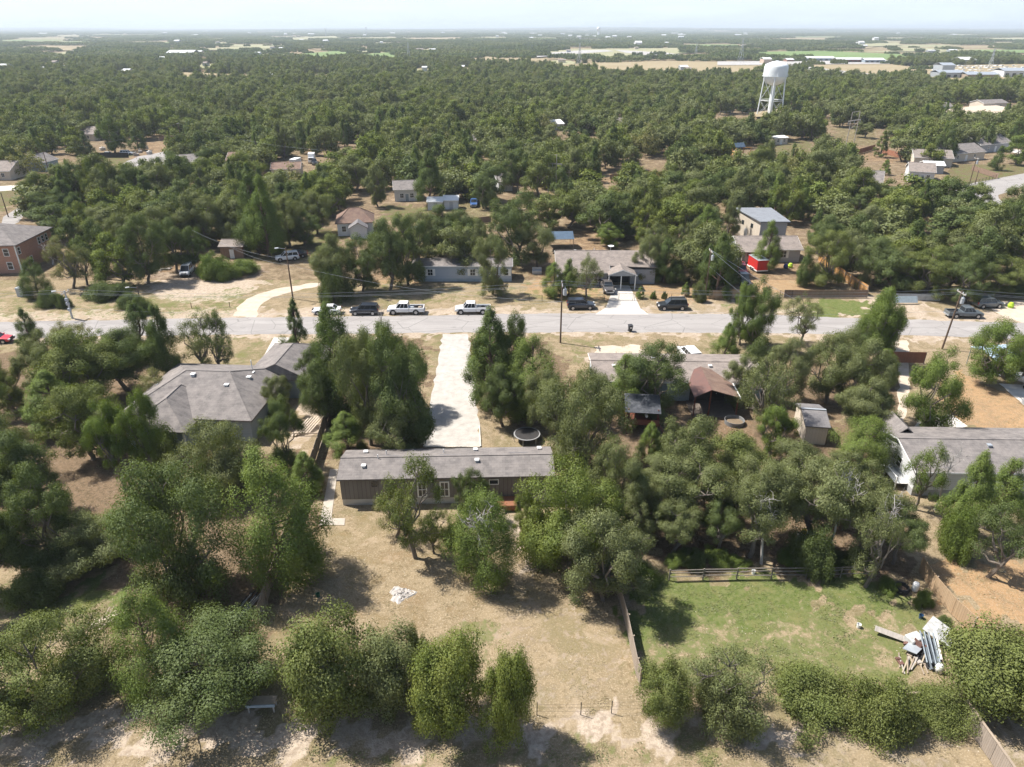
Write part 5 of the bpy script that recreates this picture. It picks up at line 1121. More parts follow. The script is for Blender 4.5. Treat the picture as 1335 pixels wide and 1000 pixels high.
# raised play deck with metal roof
e = thing('raised_deck', 'dark red raised wooden deck hut with shiny metal roof among trees', 'deck', G(836, 566), R(-6)); LAND.append(('the dark red deck hut', G(836, 566) + Vector((0, 0, 2))))
for x in (-1.7, 1.7):
    for y in (0, 2.6): MB().box(x - .07, x + .07, y - .07, y + .07, 0, 3.3).build('post', WOOD_RED, e)
MB().box(-1.9, 1.9, -.2, 2.8, 1.35, 1.5).build('floor', WOOD_RED, e)
m = MB(); m.box(-1.9, 1.9, -.2, -.14, 1.52, 2.05); m.box(-1.9, -1.84, -.2, 2.8, 1.52, 2.3); m.box(1.84, 1.9, -.2, 2.8, 1.52, 2.3); m.build('side_wall', WOOD_RED, e)
m = MB(); m.slab([(-2.1, -.5, 3.1), (2.0, -.5, 3.1), (2.0, 3.0, 3.75), (-2.1, 3.0, 3.75)], .06); m.build('roof', M('roof_tin_dark', (.05, .055, .065), (.14, .145, .16), 2.5, .4, .3), e)
m = MB(); m.slab([(1.9, -.2, 1.48), (2.7, -.2, .1), (2.7, .5, .1), (1.9, .5, 1.48)], .06); m.build('ladder', WOOD_RED, e); MB().tube((.4, -.18, 2.5), (.4, .6, 2.3), .16, n=8).build('seat_chair', WHITE, e)
e = thing('stock_tank', 'round grey metal stock tank beside the brown porch patio', 'tank', G(957, 552)); MB().lathe([(.01, .08), (1.05, .08), (1.12, .55), (1.16, .57), (1.18, .55), (1.14, 0), (.01, 0)], 24).build('tank_wall', M('tank_grey', (.22, .22, .22), (.16, .16, .16)), e); MB().lathe([(.01, .2), (1.06, .2)], 20).build('water_film', M('tank_soil', (.2, .15, .1)), e)
o = MB().lathe([(.01, .0), (.22, .02), (.27, .2), (.27, .7), (.2, .85), (.01, .88)], 14).build('white_barrel', WHITE); o.location = G(1192, 770); tag(o, 'white plastic barrel standing by the lawn fence corner', 'barrel')
e = thing('fire_ring', 'dark round tyre planter left of the white barrel', 'planter', G(1174, 770)); MB().lathe([(.45, .0), (.62, .08), (.68, .3), (.6, .5), (.48, .5), (.45, .1)], 20).build('tyre_wall', TYRE, e); MB().lathe([(.01, .2), (.47, .2)], 14).build('soil', WOOD_DARK, e)
o = MB().lathe([(.0, -.28), (.17, -.22), (.27, 0), (.17, .22), (.0, .28)], 12).build('yellow_ball', M('yellow_plastic', (.75, .55, .03)), None, smooth=True); o.location = G(1046, 703) + Vector((0, 0, .9)); tag(o, 'yellow round float on a tub in shade under the middle oaks', 'float')
o = MB().loft([[(-a, -a * .7, z), (a, -a * .7, z), (a, a * .7, z), (-a, a * .7, z)] for a, z in ((.4, 0), (.5, .62))]).build('storage_tub', WHITE, None, bevel=.04); o.location = G(1046, 703); tag(o, 'white tub under the yellow float', 'tub')
for px, py, lb, mt in ((1200, 806, 'small dark blue bucket beside the tan fence', paintm('blue2', (.02, .06, .14))), (1119, 818, 'small pale bucket lying on the green lawn', WHITE), (982, 748, 'white bucket hanging by the long rail fence', WHITE), (415, 778, 'small green bucket in shade on the bare yard', M('green_plastic', (.02, .10, .06)))):
    o = MB().lathe([(.0, 0), (.14, 0), (.18, .36), (.16, .36), (.13, .05)], 12).build('bucket', mt); o.location = G(px, py); tag(o, lb, 'bucket')
# junk pile on the lawn: every piece on its own
JB = G(1205, 850); rr = random.Random(3)
def jpos(px, py, z=0): q = G(px, py); q.z = z; return q
def junk(name, label, cat, mb, mat, loc, rz=0, rx=0, ry=0, bevel=0):
    o = mb.build(name, mat, None, bevel=bevel); o.location = loc; o.rotation_euler = (rx, ry, rz); return tag(o, label, cat)
SHEETW = M('sheet_metal_white', (.56, .56, .545), (.30, .295, .28), 2.2, .5, detail=8)
m = MB()
for i in range(9): x = -.8 + i * .18; m.slab([(x, -.75, .05 * (i % 2)), (x + .18, -.75, .05 * ((i + 1) % 2)), (x + .18, .75, .05 * ((i + 1) % 2)), (x, .75, .05 * (i % 2))], .02)
junk('sheet_metal', 'large bent white metal panel at the back of the junk pile', 'metal sheet', m, SHEETW, jpos(1217, 833, 1.0), R(38), R(14), R(-12))
o = junk('sheet_metal', 'second white panel sloping to the right of the junk pile', 'metal sheet', MB().box(-.65, .65, -.55, .55, -.03, .03), SHEETW, jpos(1228, 842, .8), R(-28), R(10), R(22))
junk('appliance', 'white box appliance lying left in the junk pile', 'appliance', MB().box(-.6, .6, -.42, .42, 0, .7), SHEETW, jpos(1190, 838), R(20), 0, 0, .05)
m = MB()
for i in range(11): m.obox((rr.uniform(-.55, .55), rr.uniform(-.3, .3), .12 + .1 * (i // 3)), (.10, 2.7 + rr.uniform(-.5, .4), .08), rz=rr.uniform(-.08, .08))
for i in range(4): m.tube((-.5 + .3 * i, -1.4, .5), (-.4 + .3 * i, 1.4, .6), .06, n=8)
junk('frame_rails', 'bundle of long grey steel rails in the middle of the junk pile', 'steel rails', m, M('steel_blue_grey', (.30, .34, .37), (.20, .23, .26), 3, .4, .5), jpos(1209, 852, .15), R(-13), R(7))
m = MB(); m.obox((0, 0, 0), (.10, 2.8, .10)); junk('white_beam', 'single white beam along the right side of the junk pile', 'beam', m, WHITE, jpos(1219, 850, .85), R(-17), R(8))
junk('plank_sheet', 'long weathered plank sheet pointing left out of the junk pile', 'plank', MB().box(-1.7, 1.7, -.22, .22, 0, .06), WOOD_GREY, jpos(1170, 834, .3), R(-25), R(30), R(6))
junk('grey_sheet', 'flat pale grey sheet in front of the white appliance', 'panel', MB().box(-.6, .6, -.5, .5, 0, .05), METAL_GREY, jpos(1188, 851, .45), R(40), R(-12), R(8))
for i in range(13):
    x, y = 1172 + i * 2.9 + rr.uniform(-2, 2), 862 + rr.uniform(-6, 8)
    o = MB().box(-.045, .045, -.75, .75, 0, .05).build('scrap_board', (WOOD, WOOD_GREY, M('board_pale', (.42, .35, .26)))[i % 3]); o.location = jpos(x, y, .06 + .05 * (i % 4)); o.rotation_euler = (R(rr.uniform(-5, 12)), 0, R(rr.uniform(-45, -8))); tag(o, 'narrow scrap board scattered at the front of the junk pile', 'board', 'scrap boards of the junk pile')
for i in range(18):
    o = MB().box(-.5, .5, -.3, .3, 0, .3).obox((.2, .1, .35), (.5, .3, .3), rz=i, rx=.3).build('scrap_piece', (DARK, WOOD_GREY, METAL_RUST, METAL_GREY, WOOD, IRON)[i % 6], None, bevel=.04); k_ = rr.uniform(.35, .8); o.scale = (k_, k_ * rr.uniform(.5, 1), k_ * .7)
    o.location = jpos(1186 + rr.uniform(-14, 42), 850 + rr.uniform(-12, 22), rr.uniform(0, .15)); o.rotation_euler = (rr.uniform(-.2, .2), rr.uniform(-.2, .2), rr.uniform(0, 3)); tag(o, 'small mixed lump of scrap lying in the junk pile', 'scrap', 'scrap lumps of the junk pile')
junk('cabinet', 'rust-brown open cabinet inside the junk pile', 'cabinet', MB().box(-.4, .4, -.35, .35, 0, .5).box(-.4, -.36, -.35, .35, .5, .9), METAL_RUST, jpos(1199, 846, .05), R(15), 0, 0, .01)
o = MB().lathe([(.0, .75), (.2, .72), (.28, .5), (.28, .05), (.0, 0)], 14).build('gas_bottle', WHITE, smooth=True); o.location = jpos(1223, 876); tag(o, 'white rounded drum at the near right of the junk pile', 'drum')
o = MB().lathe([(.25, 0), (.36, .06), (.38, .2), (.3, .26), (.22, .2), (.25, 0)], 16).build('old_tyre', TYRE); o.location = jpos(1219, 872, .02); tag(o, 'old black tyre by the white rounded drum', 'tyre')
# board pile on the left
rr = random.Random(9)
for i in range(15):
    L = rr.uniform(1.5, 2.4); o = MB().box(-.05, .05, -L / 2, L / 2, 0, .05).build('scrap_board', (M('board_bleached', (.62, .52, .42), (.48, .40, .32), 3), WOOD)[i % 2]); o.location = jpos(142 + rr.uniform(-7, 7), 809 + rr.uniform(-7, 7), .04 + .045 * (i % 5)); o.rotation_euler = (R(rr.uniform(-4, 4)), 0, R(rr.uniform(-70, 10))); tag(o, 'bleached board in the small heap on the left grass', 'board', 'boards of the left heap')
LAND.append(('the bleached board heap', G(142, 808)))
for i in range(9):
    o = MB().tube((0, -1.4, 0), (0, 1.4, 0), .05, n=6).build('pipe', (STEEL, IRON)[i % 2]); o.location = jpos(312 + i * 2.1, 790 + rr.uniform(-5, 5), .08 + .05 * (i % 3)); o.rotation_euler = (0, 0, R(-18 + rr.uniform(-7, 7))); tag(o, 'steel pipe lying in shade beside the left board fence', 'pipe', 'pipes by the left fence')
for i in range(6):
    o = MB().box(-.07, .07, -1.7, 1.7, 0, .07).build('long_board', M('board_bleached', (.62, .52, .42))); o.location = jpos(392 + i * 4.5, 562 - i * 1.0, .5); o.rotation_euler = (R(12), 0, R(-22)); tag(o, 'pale long board laid across the rack beside the hip-roofed house', 'board', 'long boards on the rack')
e = thing('board_rack', 'low wooden rack carrying pale boards beside the hip-roofed house', 'rack', G(404, 563))
for s in (-1, 1): m = MB(); m.box(-1.8, 1.8, s * .9 - .06, s * .9 + .06, .28, .38); m.box(-1.6, -1.5, s * .9 - .05, s * .9 + .05, 0, .28); m.box(1.5, 1.6, s * .9 - .05, s * .9 + .05, 0, .28); m.build('trestle', WOOD, e)
e = thing('work_table', 'wooden table with pale blue metal edge under the bottom trees', 'table', G(343, 924), R(2)); MB().box(-1.0, 1.0, -.35, .4, .75, .82).build('tabletop', WOOD, e); MB().box(-1.02, 1.02, -.42, -.355, .62, .84).build('edge', M('blue_white', (.34, .40, .45)), e)
for x in (-.85, .85):
    for y in (-.28, .3): MB().box(x - .05, x + .05, y - .05, y + .05, 0, .75).build('leg', WOOD_GREY, e)
# canopies and carports
def canopy(name, label, px, py, W, D, Hh, mat, rz=0, peak=.8, land=None, postm=None):
    e = thing(name, label, 'canopy', G(px, py), R(rz)); r = MB()
    r.slab([(-W / 2, 0, Hh), (W / 2, 0, Hh), (W / 2, D / 2, Hh + peak), (-W / 2, D / 2, Hh + peak)], .06); r.slab([(-W / 2, D / 2, Hh + peak), (W / 2, D / 2, Hh + peak), (W / 2, D, Hh), (-W / 2, D, Hh)], .06); r.build('roof', mat, e)
    for x in (-W / 2 + .15, W / 2 - .15):
        for y in (.1, D - .1): MB().tube((x, y, 0), (x, y, Hh), .06, n=6).build('post', postm or STEEL, e)
    if land: LAND.append((land, G(px, py) + Vector((0, D / 2, Hh))))
    return e
canopy('metal_canopy', 'blue metal canopy standing behind the grey brick house', 729, 327, 6.3, 5.5, 2.5, METAL_BLUE, 3, 1.0, 'the blue metal canopy', WOOD)
canopy('carport', 'black-roofed open carport just above the white sheds', 596, 263, 6, 5, 2.3, IRON, -4, .6, None, IRON)
canopy('metal_canopy', 'pale blue canopy over cars at the right edge', 1318, 492, 6, 5, 2.6, M('canopy_pale_blue', (.45, .58, .70)), 8, .5)
canopy('carport', 'pale tarp shelter among trees left of the white sheds', 543, 312, 4, 3, 2, M('tarp_teal', (.42, .58, .62)), 10, .5)
o = MB().slab([(-2, -.6, 0), (2, -.6, 0), (2, .6, .1), (-2, .6, .1)], .03).build('blue_tarp', M('tarp_blue', (.27, .32, .35))); o.location = G(1180, 394, .3) + Vector((0, 0, .5)); o.rotation_euler = (R(50), 0, 0); tag(o, 'pale blue tarp hung over the panel fence behind leaning pole', 'tarp')
e = thing('playset', 'orange wooden playset with blue roof on the far lawn', 'playset', G(961, 204), R(15)); LAND.append(('the orange playset', G(961, 204) + Vector((0, 0, 2))))
for x in (-1.6, 1.6):
    for y in (-1.2, 1.2): MB().box(x - .1, x + .1, y - .1, y + .1, 0, 3.6).build('post', FENCE_ORANGE, e)
MB().box(-1.8, 1.8, -1.4, 1.4, 1.6, 1.8).build('platform', FENCE_ORANGE, e); m = MB(); m.slab([(-2, -1.6, 3.5), (2, -1.6, 3.5), (2, 0, 4.9), (-2, 0, 4.9)], .1); m.slab([(-2, 0, 4.9), (2, 0, 4.9), (2, 1.6, 3.5), (-2, 1.6, 3.5)], .1); m.build('roof', METAL_BLUE, e)
m = MB(); m.slab([(-1.8, -1.2, 1.7), (-1.8, -.4, 1.7), (-4.4, -1.0, .1), (-4.4, -1.8, .1)], .08); m.build('slide', FENCE_ORANGE, e)
m = MB(); m.tube((1.7, 0, 3.0), (5.4, 0, 3.0), .12); m.tube((5.4, 0, 3.0), (5.8, -1.3, 0), .1); m.tube((5.4, 0, 3.0), (5.8, 1.3, 0), .1); m.build('swing_beam', FENCE_ORANGE, e)
for x in (3, 4.3): MB().tube((x, 0, 3.0), (x, 0, .5), .02, n=4).tube((x + .5, 0, 3), (x + .5, 0, .5), .02, n=4).box(x - .05, x + .55, -.15, .15, .45, .5).build('swing', IRON, e)
for px, py, lb, mt in ((1030, 349, 'bright yellow-green toy beside the clipped tree lawn', M('lime', (.45, .65, .05))), (1317, 401, 'bright yellow-green marker by the right edge driveway', M('lime', (.45, .65, .05))), (1024, 350, 'dark blue toy left of the yellow-green toy', paintm('blue3', (.02, .03, .16)))):
    o = MB().lathe([(.0, 0), (.4, .05), (.5, .4), (.3, .9), (.0, 1.0)], 10).build('garden_toy', mt); o.location = G(px, py); tag(o, lb, 'toy')
o = MB().box(-.9, .9, -.4, .4, 0, .7).box(-.9, .9, .3, .4, .7, 1.2).build('patio_bench', METAL_GREY, None, bevel=.03); o.location = G(700, 357); tag(o, 'grey bench set in the side yard of the grey brick house', 'bench')
o = MB().box(-.6, .6, -.45, .45, 0, 1.1).box(-.65, .65, -.5, .5, 1.1, 1.16).build('utility_box', METAL_GREY, None, bevel=.03); o.location = G(29, 386); o.scale = (1, 1, 1.4); tag(o, 'grey utility box beside the clipped cedar at the brick house', 'utility box')
for i, (px, py) in enumerate(((128, 205), (134, 196), (183, 199), (190, 194), (178, 203), (195, 201))):
    o = MB().box(-1, 1, -.6, .6, 0, .8 + .3 * (i % 2)).obox((.3, .2, 1.1), (1.2, .5, .5), rz=.5, ry=.3).build('rubble_pile', (WOOD_GREY, CONCRETE)[i % 2], None, bevel=.1); o.location = G(px, py); o.rotation_euler = (0, 0, i * .9); tag(o, 'pale heap of building scraps in the upper left clearing', 'scrap heap', 'scrap heaps in the upper left clearing')
o = MB().obox((0, 0, .15), (3.2, .35, .3)).obox((.4, .5, .12), (2.4, .3, .25), rz=.5).obox((-.8, -.5, .12), (2.0, .28, .24), rz=-.4).build('log_pile', BARK_PALE); o.location = G(212, 352); tag(o, 'pale fallen logs on the bare slope left of the white van', 'logs')

# ------------------------------------------------------------------ trees: meshes of each kind
def quads_mesh(name, P, N, size, rng, aspect=.62):
    """one leaf spray per point: a small four-cornered face facing N, edge corners bent"""
    n = len(P); N = N / (np.linalg.norm(N, axis=1, keepdims=True) + 1e-9)
    T = np.cross(N, rng.normal(size=(n, 3))); T /= (np.linalg.norm(T, axis=1, keepdims=True) + 1e-9); B = np.cross(N, T)
    s = size * rng.uniform(.6, 1.35, n)[:, None]; a = s * .5; b = s * .5 * aspect
    V = np.stack([P - T * a, P - B * b + N * s * .10, P + T * a, P + B * b + N * s * .10], 1).reshape(-1, 3)
    me = bpy.data.meshes.new(name); me.vertices.add(4 * n); me.vertices.foreach_set('co', V.astype(np.float32).ravel())
    me.loops.add(4 * n); me.loops.foreach_set('vertex_index', np.arange(4 * n, dtype=np.int32)); me.polygons.add(n); me.polygons.foreach_set('loop_start', np.arange(0, 4 * n, 4, dtype=np.int32)); me.update()
    return me
def dirs(rng, n):
    d = rng.normal(size=(n, 3)); return d / np.linalg.norm(d, axis=1, keepdims=True)
def limb(m, a, b, r0, r1, rng, n=4, bend=.12):
    a, b = Vector(a), Vector(b); L = (b - a).length; pts = [a.lerp(b, i / n) + Vector(rng.normal(size=3) * bend * L * (0 < i < n) * .5) for i in range(n + 1)]
    m.path(pts, [r0 + (r1 - r0) * i / n for i in range(n + 1)], 5)
def oak(seed, H, Rc, ncl, nleaf, ls, base=.17, twigs=0, heads=7, dense=1.0):
    """crown of several heads on spreading limbs, each head a set of leaf pads, so the outline is uneven and shows gaps"""
    rng = np.random.default_rng(seed); hd = [(rng.normal() * .1 * Rc, rng.normal() * .1 * Rc, H * .76, Rc * rng.uniform(.40, .52))]
    a0 = rng.uniform(0, 6.28)
    for i in range(heads):
        a = a0 + 6.283 * i / heads + rng.uniform(-.35, .35); r = Rc * rng.uniform(.40, .68); hd.append((r * math.cos(a), r * math.sin(a), H * rng.uniform(base + .22, .70), Rc * rng.uniform(.34, .50)))
    for i in range(max(3, heads // 2 + 1)):
        a = rng.uniform(0, 6.28); r = Rc * rng.uniform(.2, .62); hd.append((r * math.cos(a), r * math.sin(a), H * (base + rng.uniform(.0, .13)), Rc * rng.uniform(.32, .48)))
    C, cr, par = [], [], []
    per = max(4, ncl // len(hd))
    for k, (x, y, z, r) in enumerate(hd):
        d = dirs(rng, per * 3); d = d[d[:, 2] > -.45][:per]
        C.append(np.array([x, y, z]) + d * np.array([r, r, min(r * .95, H * .24)]) * rng.uniform(.55, 1.0, len(d))[:, None]); cr.append(r * rng.uniform(.30, .62, len(d))); par += [k] * len(d)
    C = np.concatenate(C); cr = np.concatenate(cr); k = len(C); par = np.array(par); C[:, 2] = np.maximum(C[:, 2], H * base * .55)
    cnt = rng.multinomial(nleaf, cr ** 2 / (cr ** 2).sum()); idx = np.repeat(np.arange(k), cnt)
    d = dirs(rng, nleaf); u = rng.uniform(0, 1, nleaf) ** .40
    P = C[idx] + d * (u * cr[idx])[:, None] * np.array([1, 1, .8]); P += rng.normal(size=P.shape) * ls * .7
    ctr = np.array(hd)[par[idx], :3]; out = P - ctr + np.array([0, 0, .1]); out /= np.linalg.norm(out, axis=1, keepdims=True)
    N = d * .75 + out * .45 + rng.normal(size=P.shape) * .32 + np.array([0, 0, .15]); ok = P[:, 2] > H * base * .4
    me = quads_mesh('crown', P[ok], N[ok], ls, rng)
    m = MB(); tr = .032 * H; top = Vector((rng.normal() * .05 * H, rng.normal() * .05 * H, H * max(.16, base)))
    limb(m, (0, 0, -.15), top, tr, tr * .72, rng, 4, .06)
    for i, (x, y, z, r) in enumerate(hd):
        p = Vector((x, y, z - r * .25)); limb(m, top - Vector((0, 0, rng.uniform(0, .3) * top.z)), p, tr * .5, tr * .18, rng, 4, .16)
        for j in np.where(par == i)[0][:6 + 3 * twigs]:
            limb(m, p, Vector(C[j]) + Vector(dirs(rng, 1)[0]) * cr[j] * (.3 + .5 * (twigs > 0)), tr * .17, tr * .04, rng, 3, .2)
    return me, m
def cedar(seed, H, Rc, ncl, nleaf, ls, base=.08, pw=.75, belly=.22):
    rng = np.random.default_rng(seed); t = rng.uniform(0, 1, ncl) ** 1.1
    prof = lambda t: np.where(t < belly, .72 + .28 * t / belly, np.clip(1 - ((t - belly) / (1 - belly)), 0, 1) ** pw)
    ang = rng.uniform(0, 2 * np.pi, ncl); rr_ = Rc * prof(t) * rng.uniform(.52, .98, ncl) * (1 + .16 * np.sin(ang * 3 + seed) * rng.uniform(.3, 1, ncl)); z = H * (base + (1 - base) * t) * .97
    C = np.stack([rr_ * np.cos(ang), rr_ * np.sin(ang), z], -1); cr = Rc * rng.uniform(.15, .34, ncl) * (.55 + .45 * prof(t)); cr = np.maximum(cr, .14 * Rc)
    cnt = rng.multinomial(nleaf, cr ** 2 / (cr ** 2).sum()); idx = np.repeat(np.arange(ncl), cnt); d = dirs(rng, nleaf); u = rng.uniform(0, 1, nleaf) ** .45
    P = C[idx] + d * (u * cr[idx])[:, None] * np.array([1, 1, 1.6]); P += rng.normal(size=P.shape) * ls * .3
    out = np.stack([P[:, 0], P[:, 1], np.full(nleaf, Rc * .5)], -1); out /= np.linalg.norm(out, axis=1, keepdims=True)
    N = d * .7 + out * .5 + rng.normal(size=P.shape) * .32 + np.array([0, 0, .1]); ok = P[:, 2] > .12; me = quads_mesh('crown', P[ok], N[ok], ls, rng, .5)
    m = MB(); limb(m, (0, 0, -.15), (rng.normal() * .1, rng.normal() * .1, H * .93), .022 * H, .004 * H, rng, 5, .03)
    for i in range(0, ncl, 3): limb(m, (0, 0, max(.3, z[i] - .12 * H)), C[i], .008 * H, .002 * H, rng, 3, .12)
    return me, m
def bush(seed, H, Rc, ncl, nleaf, ls):
    rng = np.random.default_rng(seed); D = dirs(rng, ncl); D[:, 2] = np.abs(D[:, 2]) * 1.0 - .1; lob = dirs(rng, 5); C = D * np.array([Rc * .74, Rc * .74, H * .70]) * (rng.uniform(.5, 1.08, ncl) * (.85 + .4 * (np.clip(D @ lob.T, 0, 1) ** 4).sum(1)))[:, None]; C[:, 2] = np.maximum(C[:, 2] + .05 * H, .12 * H)
    cr = Rc * rng.uniform(.15, .34, ncl); cnt = rng.multinomial(nleaf, cr ** 2 / (cr ** 2).sum()); idx = np.repeat(np.arange(ncl), cnt); d = dirs(rng, nleaf); u = rng.uniform(0, 1, nleaf) ** .42
    P = C[idx] + d * (u * cr[idx])[:, None]; P += rng.normal(size=P.shape) * ls * .3; ok = P[:, 2] > .05
    N = d * .6 + rng.normal(size=P.shape) * .5 + np.array([0, 0, .3]); me = quads_mesh('crown', P[ok], N[ok], ls, rng)
    m = MB()
    for i in range(0, ncl, 2): limb(m, (rng.normal() * .15, rng.normal() * .15, -.1), C[i], .05, .012, rng, 3, .15)
    return me, m
def round_tree(seed, H, Rc, ncl, nleaf, ls):
    rng = np.random.default_rng(seed); D = dirs(rng, ncl); lob = dirs(rng, 6)
    k = (rng.uniform(.45, 1.0, ncl) * (.86 + .34 * (np.clip(D @ lob.T, 0, 1) ** 4).sum(1)))[:, None]; C = D * np.array([Rc * .78, Rc * .78, H * .40]) * k; C[:, 2] += .52 * H; C[:, 2] = np.maximum(C[:, 2], .10 * H)
    cr = Rc * rng.uniform(.15, .32, ncl); cnt = rng.multinomial(nleaf, cr ** 2 / (cr ** 2).sum()); idx = np.repeat(np.arange(ncl), cnt); d = dirs(rng, nleaf); u = rng.uniform(0, 1, nleaf) ** .42
    P = C[idx] + d * (u * cr[idx])[:, None]; P += rng.normal(size=P.shape) * ls * .6; ok = P[:, 2] > .04 * H
    N = d * .7 + D[idx] * .4 + rng.normal(size=P.shape) * .35 + np.array([0, 0, .15]); me = quads_mesh('crown', P[ok], N[ok], ls, rng)
    m = MB(); limb(m, (0, 0, -.15), (0, 0, .3 * H), .028 * H, .02 * H, rng, 3, .05)
    for i in range(0, ncl, 2): limb(m, (0, 0, rng.uniform(.12, .32) * H), C[i], .010 * H, .002 * H, rng, 3, .15)
    return me, m
def dead(seed, H, Rc, n1=9, n2=6):
    rng = np.random.default_rng(seed); m = MB(); top = Vector((rng.normal() * .06 * H, rng.normal() * .06 * H, H * .9)); limb(m, (0, 0, -.1), top, .03 * H, .008 * H, rng, 5, .05)
    for i in range(n1):
        a = rng.uniform(0, 6.28); t = rng.uniform(.35, .95); s = Vector((0, 0, 0)).lerp(top, t); e_ = s + Vector((math.cos(a) * Rc * rng.uniform(.5, 1), math.sin(a) * Rc * rng.uniform(.5, 1), rng.uniform(.05, .3) * H)); limb(m, s, e_, .008 * H, .003 * H, rng, 4, .2)
        for j in range(n2):
            p = s.lerp(e_, rng.uniform(.3, 1)); limb(m, p, p + Vector(dirs(rng, 1)[0] * Rc * .4) + Vector((0, 0, .25)), .004 * H, .0015 * H, rng, 3, .25)
    return m
PROTO = {}
DIM = {}
def add_proto(kind, gen, m_bark):
    me, mb = gen; co = np.empty(len(me.vertices) * 3, np.float32); me.vertices.foreach_get('co', co); co = co.reshape(-1, 3)
    DIM[me.name] = (float(np.percentile(co[:, 2], 99.7)), float(np.percentile(np.hypot(co[:, 0], co[:, 1]), 96)))   # real height and radius
    tm = bpy.data.meshes.new('trunk'); tm.from_pydata(mb.v, [], mb.f); tm.update(); tm.materials.append(m_bark); me.materials.append(LEAF['grey']); PROTO.setdefault(kind, []).append((me, tm))
for s in range(8): add_proto('oak', oak(100 + s, 9, 4.3, 84, 56000, .125, base=(.10, .16, .20, .13)[s % 4], twigs=s % 2), BARK)
for s in range(4): add_proto('tall', oak(110 + s, 9.5, 4.0, 74, 46000, .125, base=.36, heads=6, twigs=1), BARK)
for s in range(4): add_proto('wide', oak(120 + s, 8, 5.0, 120, 76000, .125, base=.08, heads=9), BARK)
for s in range(3): add_proto('airy', oak(140 + s, 8.5, 3.6, 60, 15000, .125, base=.26, twigs=1, heads=7), BARK)
for s in range(5): add_proto('cedar', cedar(160 + s, 10, 2.7, 85, 44000, .12), BARK_RED)
for s in range(3): add_proto('broadcedar', cedar(180 + s, 9.5, 3.6, 90, 56000, .12, base=.06, pw=.55, belly=.35), BARK_RED)
for s in range(2): add_proto('spire', cedar(190 + s, 10, 1.7, 64, 18000, .14, base=.05, pw=.7, belly=.25), BARK_RED)
for s in range(4): add_proto('bush', bush(200 + s, 4.5, 3.2, 60, 40000, .115), BARK)
for s in range(4): add_proto('round', round_tree(240 + s, 5.5, 3.2, 90, 46000, .12), BARK)
add_proto('topiary', cedar(230, 5.5, 1.9, 150, 24000, .12, base=.10, pw=.48, belly=.38), BARK_RED)
# lighter versions for the trees across the street and beyond
for s in range(6): add_proto('oak_mid', oak(300 + s, 9, 4.3, 56, 17000, .23, base=(.14, .22)[s % 2], heads=5), BARK)
for s in range(3): add_proto('cedar_mid', cedar(320 + s, 10, 2.7, 60, 12000, .22), BARK_RED)
NOM = {'oak': (9, 4.3), 'wide': (8, 5.0), 'airy': (8.5, 3.6), 'cedar': (10, 2.7), 'broadcedar': (9.5, 3.6), 'spire': (10, 1.7), 'bush': (4.5, 3.2), 'topiary': (5.5, 1.9), 'oak_mid': (9, 4.3), 'cedar_mid': (10, 2.7), 'dead': (7, 2.4)}
LOOK = {'oak': 'oak', 'wide': 'broad oak', 'tall': 'oak', 'round': 'round-headed oak', 'airy': 'thin open-crowned tree', 'cedar': 'cedar', 'broadcedar': 'broad cedar', 'spire': 'slim cedar', 'bush': 'bush', 'topiary': 'clipped round-topped cedar', 'oak_mid': 'oak', 'cedar_mid': 'cedar', 'dead': 'bare dead tree'}
NAME = {'oak': 'oak_tree', 'wide': 'oak_tree', 'tall': 'oak_tree', 'round': 'oak_tree', 'airy': 'oak_tree', 'cedar': 'cedar_tree', 'broadcedar': 'cedar_tree', 'spire': 'cedar_tree', 'bush': 'bush', 'topiary': 'cedar_tree', 'oak_mid': 'oak_tree', 'cedar_mid': 'cedar_tree', 'dead': 'dead_tree'}
HUE = {'dark': 'dark green', 'grey': 'grey-green', 'olive': 'olive', 'yellow': 'yellow-green', 'bright': 'bright green', 'deep': 'deep green', 'brown': 'brownish dry'}
DEADP = []
for s in range(3):
    mb = dead(400 + s, 7, 2.4); tm = bpy.data.meshes.new('branches'); tm.from_pydata(mb.v, [], mb.f); tm.update(); tm.materials.append(BARK_PALE); DEADP.append(tm)
TREES = []; trng = random.Random(77)
def tree(px, base, top, w, kind, hue, label=None, dy=0.0, loc=None, Hh=None, Rr=None):
    b = loc if loc is not None else G(px, base)
    Hh = Hh or max(1.0, rise(b, top)); Rr = Rr or w / 2 * (b.y * _c + (CAM_H - Hh * .5) * _s) / FPX
    pick = trng.choice(PROTO[kind]) if kind != 'dead' else None
    nh, nr = DIM[pick[0].name] if pick else NOM[kind]; sc = Vector((Rr / nr, Rr / nr, Hh / nh))
    o = bpy.data.objects.new(NAME[kind], None); COL.objects.link(o); o.location = b; o.rotation_euler = (0, 0, trng.uniform(0, 6.28)); o.scale = sc; o.empty_display_size = .3
    o['category'] = 'bush' if kind == 'bush' else 'tree'
    if kind == 'dead':
        t = bpy.data.objects.new('branches', trng.choice(DEADP)); COL.objects.link(t); t.parent = o
    else:
        me, tm = pick
        t = bpy.data.objects.new('trunk' if kind != 'bush' else 'stems', tm); COL.objects.link(t); t.parent = o
        c = bpy.data.objects.new('crown' if kind != 'bush' else 'foliage', me); COL.objects.link(c); c.parent = o
        c.material_slots[0].link = 'OBJECT'; c.material_slots[0].material = LEAF[hue]
    if label: o['label'] = label
    TREES.append((o, kind, hue, b + Vector((0, 0, Hh * .5)), Hh, label)); return o
